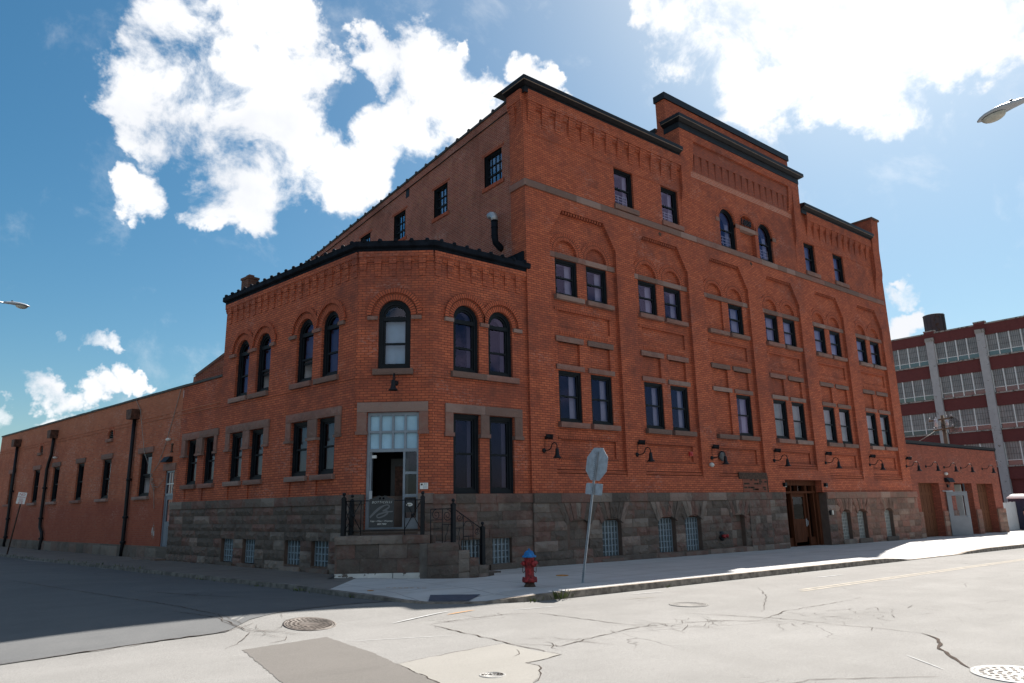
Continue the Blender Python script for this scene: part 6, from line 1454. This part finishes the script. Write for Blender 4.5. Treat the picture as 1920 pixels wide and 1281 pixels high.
mb = MB(); mb.lathe([(0, 0), (.17, 0), (.17, .03), (.10, .05), (.08, .06)], M['black'], FR(SX(23.15, .2), .52, DS+.03), FR.n, 18); mb.build('plate', SI)
for s in (-1, 1): 
    mb = MB(); mb.tube([FR(SX(23.15, .2), .52, DS+.05), FR(SX(23.15, .2)+.09*s, .52, DS+.20)], .05, M['hornred'], 10); mb.lathe([(.065, 0), (.07, .06), (0, .07)], M['redpaint'], FR(SX(23.15, .2)+.09*s, .52, DS+.19), (FR.u*.5*s+FR.n), 10); mb.build('outlet', SI)
simple('wall_anchor', 'rusty iron I-shaped wall anchor above the side door', 'anchor', lambda mb: (fbox(mb, FL, 12.96, 13.02, 3.98, 4.30, DW, DW+.04, M['rustiron']), fbox(mb, FL, 12.9, 13.08, 3.98, 4.02, DW, DW+.045, M['rustiron']), fbox(mb, FL, 12.9, 13.08, 4.27, 4.31, DW, DW+.045, M['rustiron'])))
# drooping cables on the wing
def cable(pts, label, r=.012, m='wire', F=FL):
    mb = MB(); P = []
    for i in range(len(pts)-1):
        a, b = Vector(pts[i]), Vector(pts[i+1])
        for k in range(6): P.append(a.lerp(b, k/6))
    P.append(Vector(pts[-1])); mb.tube([F(p.x, p.y, DW+.03+p.z) for p in P], r, M[m], 5); return tag(mb.build('cable'), label, 'cable')
cable([(16.9, 6.42, 0), (16.2, 5.9, .05), (15.9, 5.2, .05), (15.4, 4.1, .04), (14.75, 3.45, .03), (14.65, 3.2, .02), (14.55, 2.9, .03), (14.35, 2.75, .04), (14.2, 2.62, .03), (14.15, 2.1, .0), (14.1, 1.9, 0)], 'pale loose cable hanging from the parapet past the first wing window to a knot')
cable([(12.6, 6.44, 0), (13.1, 5.3, 0), (13.6, 4.3, 0), (14.0, 3.6, .02), (14.5, 3.3, .02)], 'thin cable slanting down the wing wall from the parapet to the knot')
cable([(14.3, 2.75, .03), (13.8, 2.7, .06), (13.45, 2.95, .02), (13.42, 3.1, 0)], 'short grey cable sagging from the knot to the door fanlight', .009)
mb = MB()
for q in range(16): a = [FL(14.5-.02*q+rnd.gauss(0, .05), 3.2-.035*q+rnd.gauss(0, .04), DW+.05+rnd.uniform(0, .06)) for _ in range(3)]; mb.tube(a, .010, M['wire'], 5)
tag(mb.build('cable_knot'), 'tangled knot of cable hanging left of the side door', 'cable')

# ============================================================ street furniture
HX, HY = 10.27, 12.42; hz = gz(HX)
HY_ = empty('fire_hydrant', (HX, HY, hz), 0, 'red fire hydrant with a bright blue bonnet at the kerb', 'fire hydrant'); o = (HX, HY, hz)
mb = MB(); mb.lathe([(.13, 0), (.115, .03), (.10, .05), (.10, .10)], M['rustiron'], o, n=16); mb.lathe([(.16, .10), (.165, .115), (.165, .16), (.15, .175), (.105, .18), (.10, .20), (.098, .38), (.108, .40), (.108, .56), (.118, .58), (.118, .615)], M['redpaint'], o, n=20)
for k in range(8): a = k*math.pi/4; mb.lathe([(.018, .085), (.018, .195), (0, .2)], M['redpaint'], (HX+.14*math.cos(a), HY+.14*math.sin(a), hz), n=6)
mb.build('barrel', HY_)
mb = MB(); mb.lathe([(.15, .605), (.155, .615), (.155, .635), (.12, .645), (.112, .67), (.095, .71), (.06, .74), (.03, .75), (.022, .755), (.022, .785), (0, .788)], M['bluepaint'], o, n=20)
mb.build('bonnet', HY_)
for ang, r, z, ln in ((-85, .062, .47, .165), (-20, .048, .48, .16), (160, .048, .48, .155)):
    dv = Vector((math.cos(R(ang)), math.sin(R(ang)), 0)); mb = MB(); c = Vector((HX, HY, hz+z))
    mb.lathe([(r*.8, .06), (r*.8, ln-.05), (r, ln-.045), (r*1.05, ln), (r*.8, ln+.012), (r*.3, ln+.015), (r*.3, ln+.04), (0, ln+.042)], M['redpaint'], c, dv, 16); mb.build('nozzle_cap', HY_)
mb = MB()
for a0, s in ((-20, 1), (160, -1)):
    p0 = Vector((HX+.15*math.cos(R(a0)), HY+.15*math.sin(R(a0)), hz+.44)); p1 = Vector((HX+.10*math.cos(R(a0-40)), HY+.10*math.sin(R(a0-40)), hz+.33)); mb.tube([p0.lerp(p1, t)+Vector((.03*math.cos(R(a0))*math.sin(math.pi*t), 0, -.09*math.sin(math.pi*t))) for t in [k/8 for k in range(9)]], .008, M['rustiron'], 5)
mb.build('chain', HY_)
# stop sign seen from behind, leaning
SSX, SSY = 11.62, 12.20; sz_ = gz(SSX)
STP = empty('stop_sign', (SSX, SSY, sz_), 0, 'leaning octagonal road sign seen from its grey back', 'road sign')
lean = Vector((.375, -.29, 3.0)).normalized(); H_ = Vector((.08, .997, 0)); nS = H_.cross(lean).normalized(); hS = lean.cross(nS).normalized()   # nS points to +x (towards the traffic)
base = Vector((SSX, SSY, sz_)); FSg = frame(tuple(base), tuple(hS), tuple(-nS))
def P3(h, l, n): return base+hS*h+lean*l+nS*n
mb = MB()
prof = [(-.032, 0.0), (-.020, -.0), (-.014, -.03), (.014, -.03), (.020, -.0), (.032, 0.0), (.032, .004), (.017, .004), (.010, -.025), (-.010, -.025), (-.017, .004), (-.032, .004)]
for i in range(len(prof)):
    a, b = prof[i], prof[(i+1) % len(prof)]; mb.poly([P3(a[0], -.3, -a[1]*0-a[1]), P3(b[0], -.3, -b[1]), P3(b[0], 2.95, -b[1]), P3(a[0], 2.95, -a[1])], M['steel'])
for k in range(60): l = .12+.047*k; mb.poly([P3(-.006, l, -.0345+.065*0), P3(.006, l, -.0345), P3(.006, l+.016, -.0345), P3(-.006, l+.016, -.0345)], M['sign_black'], -nS)
for k in range(60): l = .12+.047*k; mb.poly([P3(.023, l, -.0015), P3(.029, l, -.0015), P3(.029, l+.016, -.0015), P3(.023, l+.016, -.0015)], M['sign_black'], -nS)
po = mb.build('post', STP)
def plate(pts, n0, th, back, front):
    mb = MB(); mb.poly([P3(h, l, n0) for h, l in pts], back, -nS); mb.poly([P3(h, l, n0+th) for h, l in pts], front, nS)
    c = (sum(p[0] for p in pts)/len(pts), sum(p[1] for p in pts)/len(pts))
    for i in range(len(pts)): a, b = pts[i], pts[(i+1) % len(pts)]; mb.poly([P3(*a, n0), P3(*b, n0), P3(*b, n0+th), P3(*a, n0+th)], back, hS*((a[0]+b[0])/2-c[0])+lean*((a[1]+b[1])/2-c[1]))
    return mb
oc = [(.41*math.cos(R(22.5+45*k)), 2.66+.41*math.sin(R(22.5+45*k))) for k in range(8)]
plate(oc, .034, .003, M['sign_back'], M['sign_red']).build('octagon_plate', STP)
w_, h0, h1 = .30, 1.955, 2.215; rp = []
for cx, cy, a0 in ((w_-.03, h0+.03, -90), (w_-.03, h1-.03, 0), (-w_+.03, h1-.03, 90), (-w_+.03, h0+.03, 180)):
    for a in (0, 45, 90): rp.append((cx+.03*math.cos(R(a0+a)), cy+.03*math.sin(R(a0+a))))
plate(rp, .034, .003, M['sign_back'], M['sign_red']).build('lower_plate', STP)
mb = MB()
for l in (2.45, 2.85, 2.02, 2.15): mb.lathe([(.012, 0), (.012, .01), (0, .012)], M['steel'], P3(0, l, -.035), -nS, 8)
mb.build('bolts', STP)
# parking sign on the side street
psx, psy = 2.76, 39.13; pz = gz(psx); PKS = empty('parking_sign', (psx, psy, pz), 0, 'leaning white NO PARKING sign on a rusty post by the side-street kerb', 'road sign')
tv = Vector((.26, -.13, 2.4)).normalized(); pb_ = Vector((psx, psy, pz)); mb = MB(); mb.tube([pb_-tv*.2, pb_+tv*2.50], .03, M['rustiron'], 6); mb.build('post', PKS)
hv = Vector((.92, -.38, 0)).normalized(); hv = (hv-tv*hv.dot(tv)).normalized(); nv_ = hv.cross(tv).normalized()
if nv_.dot(-pb_) < 0: nv_ = -nv_; hv = -hv
def PP(h, l, n): return pb_+hv*h+tv*l+nv_*n
hv_txt = hv
mb = MB(); a, b = .17, .25; cl = 2.42
q = [PP(-a, cl-b, .05), PP(a, cl-b, .05), PP(a, cl+b, .05), PP(-a, cl+b, .05)]; mb.poly(q, M['white'], nv_); mb.poly([p-nv_*.006 for p in q], M['sign_back'], -nv_)
for i in range(4): mb.poly([q[i], q[(i+1) % 4], q[(i+1) % 4]-nv_*.006, q[i]-nv_*.006], M['sign_back'])
mb.build('plate', PKS)
for body, size, l, mm in (('NO', .15, cl+.15, 'sign_red'), ('PARKING', .075, cl+.04, 'sign_red'), ('ANY', .085, cl-.05, 'sign_red'), ('TIME', .085, cl-.13, 'sign_red'), ('\u2194', .16, cl-.21, 'sign_red')):
    p = PP(0, l, .053); rx = tv.cross(nv_).normalized(); text_mesh('lettering', body, size, M[mm], Matrix(((rx.x, tv.x, nv_.x, p.x), (rx.y, tv.y, nv_.y, p.y), (rx.z, tv.z, nv_.z, p.z), (0, 0, 0, 1))), PKS, .001)
# street lights: cobra heads on long arms, poles outside the frame
def street_light(label, head, pole, droop, ztilt):
    """head = nose tip; the arm runs back to the pole top"""
    head = Vector(head); pole = Vector(pole); g = empty('street_light', (pole.x, pole.y, gz(pole.x)), 0, label, 'street light', 'street lights over the crossing')
    d = Vector((pole.x-head.x, pole.y-head.y, 0)).normalized(); up = (UP+d*-ztilt).normalized(); ax = (d+UP*ztilt).normalized(); sd_ = ax.cross(up).normalized(); up = sd_.cross(ax)
    mb = MB(); n = 12; secs = [(0.0, .02, .015, .0), (.05, .075, .035, .01), (.14, .125, .055, .018), (.28, .150, .07, .022), (.42, .14, .075, .022), (.55, .105, .07, .02), (.68, .075, .06, .012), (.78, .055, .05, .0)]
    rings = []
    for x, wv, ht, sh in secs:
        rg = []
        for k in range(n):
            a = 2*math.pi*k/n; hgt = math.sin(a); rg.append(head+ax*x+sd_*(wv*math.cos(a))+up*(sh+(ht if hgt > 0 else ht*.55)*hgt))
        rings.append(rg)
    for i in range(len(rings)-1):
        for k in range(n): q = [rings[i][k], rings[i][(k+1) % n], rings[i+1][(k+1) % n], rings[i+1][k]]; mb.poly(q, M['lampgrey'], sum(q, Vector())/4-head-ax*((secs[i][0]+secs[i+1][0])/2), smooth=True)
    mb.poly(rings[0], M['lampgrey'], -ax); mb.poly(rings[-1], M['lampgrey'], ax); ho = mb.build('housing', g)
    mb = MB(); c0 = head+ax*.25-up*.02
    for i in range(5):
        for k in range(16):
            def pt(ii, kk): t = ii/5*math.pi/2; a = 2*math.pi*kk/16; return c0+ax*(.19*math.cos(t)*math.cos(a))+sd_*(.118*math.cos(t)*math.sin(a))-up*(.10*math.sin(t))
            q = [pt(i, k), pt(i, k+1), pt(i+1, k+1), pt(i+1, k)]; mb.poly(q, M['lens'], sum(q, Vector())/4-c0, smooth=True)
    mb.build('lens', ho)
    mb = MB(); mb.lathe([(.035, .05), (.035, .115), (.028, .125), (0, .127)], M['black'], head+ax*.55, up, 10); mb.build('photocell', ho)
    s = head+ax*.76; zt = s.z-.1; P = [s]; e = Vector((pole.x, pole.y, zt-droop))
    for k in range(1, 9): t = k/8; P.append(s.lerp(Vector((e.x, e.y, s.z)), t)+UP*((ztilt*(s-e).length*t if k < 3 else ztilt*(s-e).length*.25)-droop*t**3))
    mb = MB(); mb.tube(P, .03, M['steel'], 8); mb.build('arm', g)
    mb = MB(); mb.tube([(pole.x, pole.y, gz(pole.x)-.2), (pole.x, pole.y, P[-1].z+.3)], .1, M['steel'], 12, radii=[.12, .075]); mb.build('pole', g)
    return g
street_light('grey cobra-head street light with a large lens over the sunny road', (13.5, 3.72, 8.12), (14.2, .2, 0), .9, .18)
street_light('small grey cobra-head street light over the shaded side street', (1.80, 30.0, 9.04), (-2.4, 30.4, 0), 1.2, .06)
# utility pole behind the garage
UPX, UPY = 58.0, 21.55; UP_ = empty('utility_pole', (UPX, UPY, gz(UPX)), 0, 'weathered timber utility pole with crossarms and cable loops behind the garage', 'utility pole')
mb = MB(); mb.tube([(UPX, UPY, gz(UPX)-.3), (UPX, UPY, 7.75)], .15, M['pole'], 12, radii=[.17, .13]); mb.build('pole', UP_)
for z, l0, l1 in ((7.45, .85, .75), (6.72, .65, .75)):
    mb = MB(); X = Matrix.Translation((UPX-.16, UPY, z)) @ Matrix.Rotation(R(18), 4, 'Z') @ Matrix.Rotation(R(-6), 4, 'X'); mb.box((-.05, -l1, -.055), (.05, l0, .055), M['pole'], X=X); ca = mb.build('crossarm', UP_)
    for s in (-l1+.1, -.35, .35, l0-.1): p = X @ Vector((0, s, .05)); mb = MB(); mb.lathe([(.02, 0), (.02, .06), (.045, .07), (.045, .11), (.03, .13), (.045, .15), (.02, .18), (0, .19)], M['lampgrey'], p, n=8); mb.build('insulator', ca)
mb = MB(); mb.lathe([(0, -.3), (.14, -.28), (.15, 0), (.14, .25), (.08, .3), (0, .31)], M['lampgrey'], (UPX-.3, UPY+.35, 7.2), n=12); mb.build('transformer', UP_); mb = MB(); mb.lathe([(0, -.2), (.10, -.18), (.10, .2), (0, .22)], M['lampgrey'], (UPX-.3, UPY-.4, 7.15), n=12); mb.build('transformer', UP_)
mb = MB()
for k in range(7): r = .3+.05*k; c = Vector((UPX-.2, UPY-.55, 7.0)); mb.tube([c+Vector((.03*k, -r*math.sin(a)*.9, r*math.cos(a))) for a in [math.pi*j/10 for j in range(11)]], .014, M['wire_dark'], 5)
for k in range(8): a = Vector((UPX-.15, UPY+rnd.uniform(-.5, .5), rnd.uniform(6.5, 7.6))); b = Vector((UPX-.2, UPY+rnd.uniform(-.5, .5), rnd.uniform(6.4, 7.4))); mb.tube([a, a.lerp(b, .5)-UP*.15, b], .012, M['wire_dark'], 5)
mb.build('cable_loops', UP_)
mb = MB(); a = Vector((UPX-.2, UPY+.6, 6.6)); b = Vector((50.0, 26.0, 4.6)); mb.tube([a.lerp(b, t)-UP*(.8*math.sin(math.pi*t)) for t in [k/10 for k in range(11)]], .012, M['wire_dark'], 5); mb.build('service_wire', UP_)
# white board fence, toilet and passer-by at the far right edge
FNF = frame((0, 17.45, 0), (1, 0, 0), (0, -1, 0)); FEN = empty('board_fence', (55.5, 17.45, gz(55)), 0, 'weathered white board fence beyond the garage', 'fence')
mb = MB()
for k in range(20): u = 53.0+k*.19; fbox(mb, FNF, u+.004, u+.186, gz(u)-.05, 1.36+rnd.uniform(-.03, .03)+.003*k, -.02, .005+rnd.uniform(0, .006), M['fence'])
mb.build('boards', FEN)
mb = MB()
for z in (.0, 1.0): fbox(mb, FNF, 53, 56.8, z-.05, z+.05, -.08, -.02, M['fence'])
mb.build('rails', FEN)
TX, TY = 57.35, 17.3; tz = gz(57); TOI = empty('portable_toilet', (TX, TY, tz), 0, 'navy portable toilet with a white roof at the right edge', 'portable toilet')
mb = MB(); X = Matrix.Translation((TX, TY, tz)); mb.box((-.55, -.55, 0), (.55, .55, 2.05), M['loo'], X=X)
for s in (-.35, 0, .35): mb.box((-.57, s-.12, .15), (-.55, s+.12, 1.95), M['loo'], X=X); mb.box((s-.12, -.57, .15), (s+.12, -.55, 1.95), M['loo'], X=X)
mb.build('cabin', TOI)
mb = MB()
for a, b, z0, z1 in ((.62, .60, 2.03, 2.12), (.60, .45, 2.12, 2.26), (.45, .30, 2.26, 2.33)):
    for k in range(4):
        c0, s0 = [(1, 1), (-1, 1), (-1, -1), (1, -1)][k], [(-1, 1), (-1, -1), (1, -1), (1, 1)][k]
        q = [X @ Vector((c0[0]*a, c0[1]*a, z0)), X @ Vector((s0[0]*a, s0[1]*a, z0)), X @ Vector((s0[0]*b, s0[1]*b, z1)), X @ Vector((c0[0]*b, c0[1]*b, z1))]; mb.poly(q, M['loo_roof'], sum(q, Vector())/4-X @ Vector((0, 0, z0-.1)))
mb.poly([X @ Vector((s*.30, t*.30, 2.33)) for s, t in ((1, 1), (-1, 1), (-1, -1), (1, -1))], M['loo_roof'], UP); mb.box((-.62, -.62, 2.03), (.62, .62, 2.05), M['loo_roof'], X=X); mb.build('toilet_roof', TOI)
# passer-by: one skinned body
PX_, PY_ = 55.6, 16.42; pzz = gz(PX_)
def skinned(name, verts, edges, radii, mat_fn, loc, rz_=0.0, parent=None, sub=2, root=0):
    me = bpy.data.meshes.new(name); me.from_pydata(verts, edges, []); o = bpy.data.objects.new(name, me); C.objects.link(o)
    o.modifiers.new('skin', 'SKIN')
    for i, v in enumerate(me.skin_vertices[0].data): r = radii[i]; v.radius = (r, r) if not isinstance(r, tuple) else r; v.use_root = (i == root)
    s = o.modifiers.new('sub', 'SUBSURF'); s.levels = s.render_levels = sub
    dg = bpy.context.evaluated_depsgraph_get(); m2 = bpy.data.meshes.new_from_object(o.evaluated_get(dg)); bpy.data.objects.remove(o); bpy.data.meshes.remove(me)
    mats, fn = mat_fn
    for m in mats: m2.materials.append(m)
    for p in m2.polygons: p.material_index = fn(p.center); p.use_smooth = True
    o = bpy.data.objects.new(name, m2); C.objects.link(o); o.location = loc; o.rotation_euler = (0, 0, rz_)
    return o
V = [(0,0,.95),(0,0,1.10),(0,.0,1.30),(0,.0,1.45),(0,.01,1.53),(0,.02,1.60),(0,.03,1.70),(0,.02,1.76),
     (.10,0,.90),(.11,.02,.50),(.11,-.02,.10),(.11,.10,.04),(.11,.20,.03),(-.10,0,.90),(-.11,.06,.50),(-.11,.02,.10),(-.11,.14,.04),(-.11,.24,.03),
     (.20,0,1.42),(.26,-.02,1.15),(.27,.10,.92),(.265,.14,.86),(-.20,0,1.42),(-.26,-.03,1.15),(-.27,.08,.92),(-.265,.12,.86)]
E_ = [(0,1),(1,2),(2,3),(3,4),(4,5),(5,6),(6,7),(0,8),(8,9),(9,10),(10,11),(11,12),(0,13),(13,14),(14,15),(15,16),(16,17),(3,18),(18,19),(19,20),(20,21),(3,22),(22,23),(23,24),(24,25)]
RD = [(.15,.11),(.14,.105),(.16,.115),(.13,.09),.055,.062,.088,.07,.095,.065,.045,.045,.035,.095,.065,.045,.045,.035,.075,.052,.036,.03,.075,.052,.036,.03]
for s in (1, -1):                                                      # fingers and thumb
    bx_, by_ = .265*s, .14 if s > 0 else .12
    for k, (dx, ln) in enumerate(((-.022, .075), (-.007, .085), (.008, .08), (.022, .065))):
        i = len(V); V.append((bx_+dx*.7, by_+.02+.012*k*0, .84)); V.append((bx_+dx, by_+.045, .84-ln*.55)); V.append((bx_+dx, by_+.03, .84-ln)); E_ += [(21 if s > 0 else 25, i), (i, i+1), (i+1, i+2)]; RD += [.0105, .0095, .008]
    i = len(V); V.append((bx_-.02*s, by_+.05, .86)); V.append((bx_-.03*s, by_+.075, .825)); E_ += [(21 if s > 0 else 25, i), (i, i+1)]; RD += [.011, .009]
def pm(c):
    if c.z > 1.50: return 0
    if abs(c.x) > .19 and c.z < 1.22: return 0
    if c.z > .93: return 1
    if c.z < .085: return 3
    return 2
person = skinned('person', V, E_, RD, ([M['skin'], M['shirt'], M['trousers'], M['sign_black']], pm), (PX_, PY_, pzz+.0), R(120))
tag(person, 'person in a navy short-sleeved shirt and white cap standing by the portable toilet', 'person')
mb = MB(); mb.lathe([(.098, 1.70), (.10, 1.74), (.085, 1.80), (.045, 1.835), (0, 1.84)], M['white'], (0, .025, 0), n=16); mb.poly([(-.07, .10, 1.715), (.07, .10, 1.715), (.05, .20, 1.70), (-.05, .20, 1.70)], M['white'], UP)
mb.poly([(-.07, .10, 1.71), (.07, .10, 1.71), (.05, .20, 1.695), (-.05, .20, 1.695)], M['white'], -UP)
capo = mb.build('cap'); capo.parent = person
mb = MB(); mb.lathe([(.0, -.02), (.012, 0), (0, .02)], M['skin'], (0, .125, 1.66), (0, 1, .2), 8)
for s in (-1, 1): mb.lathe([(0, -.004), (.010, 0), (0, .004)], M['sign_black'], (.032*s, .112, 1.685), (0, 1, 0), 8); mb.lathe([(0, -.02), (.022, 0), (0, .02)], M['skin'], (.092*s, .03, 1.67), (s, 0, 0), 8)
mb.box((-.022, .108, 1.615), (.022, .113, 1.622), M['sign_red']); fc_ = mb.build('face'); fc_.parent = person

# anything that is neither tagged nor a child would be a slip: names stay as given
bpy.context.view_layer.update()
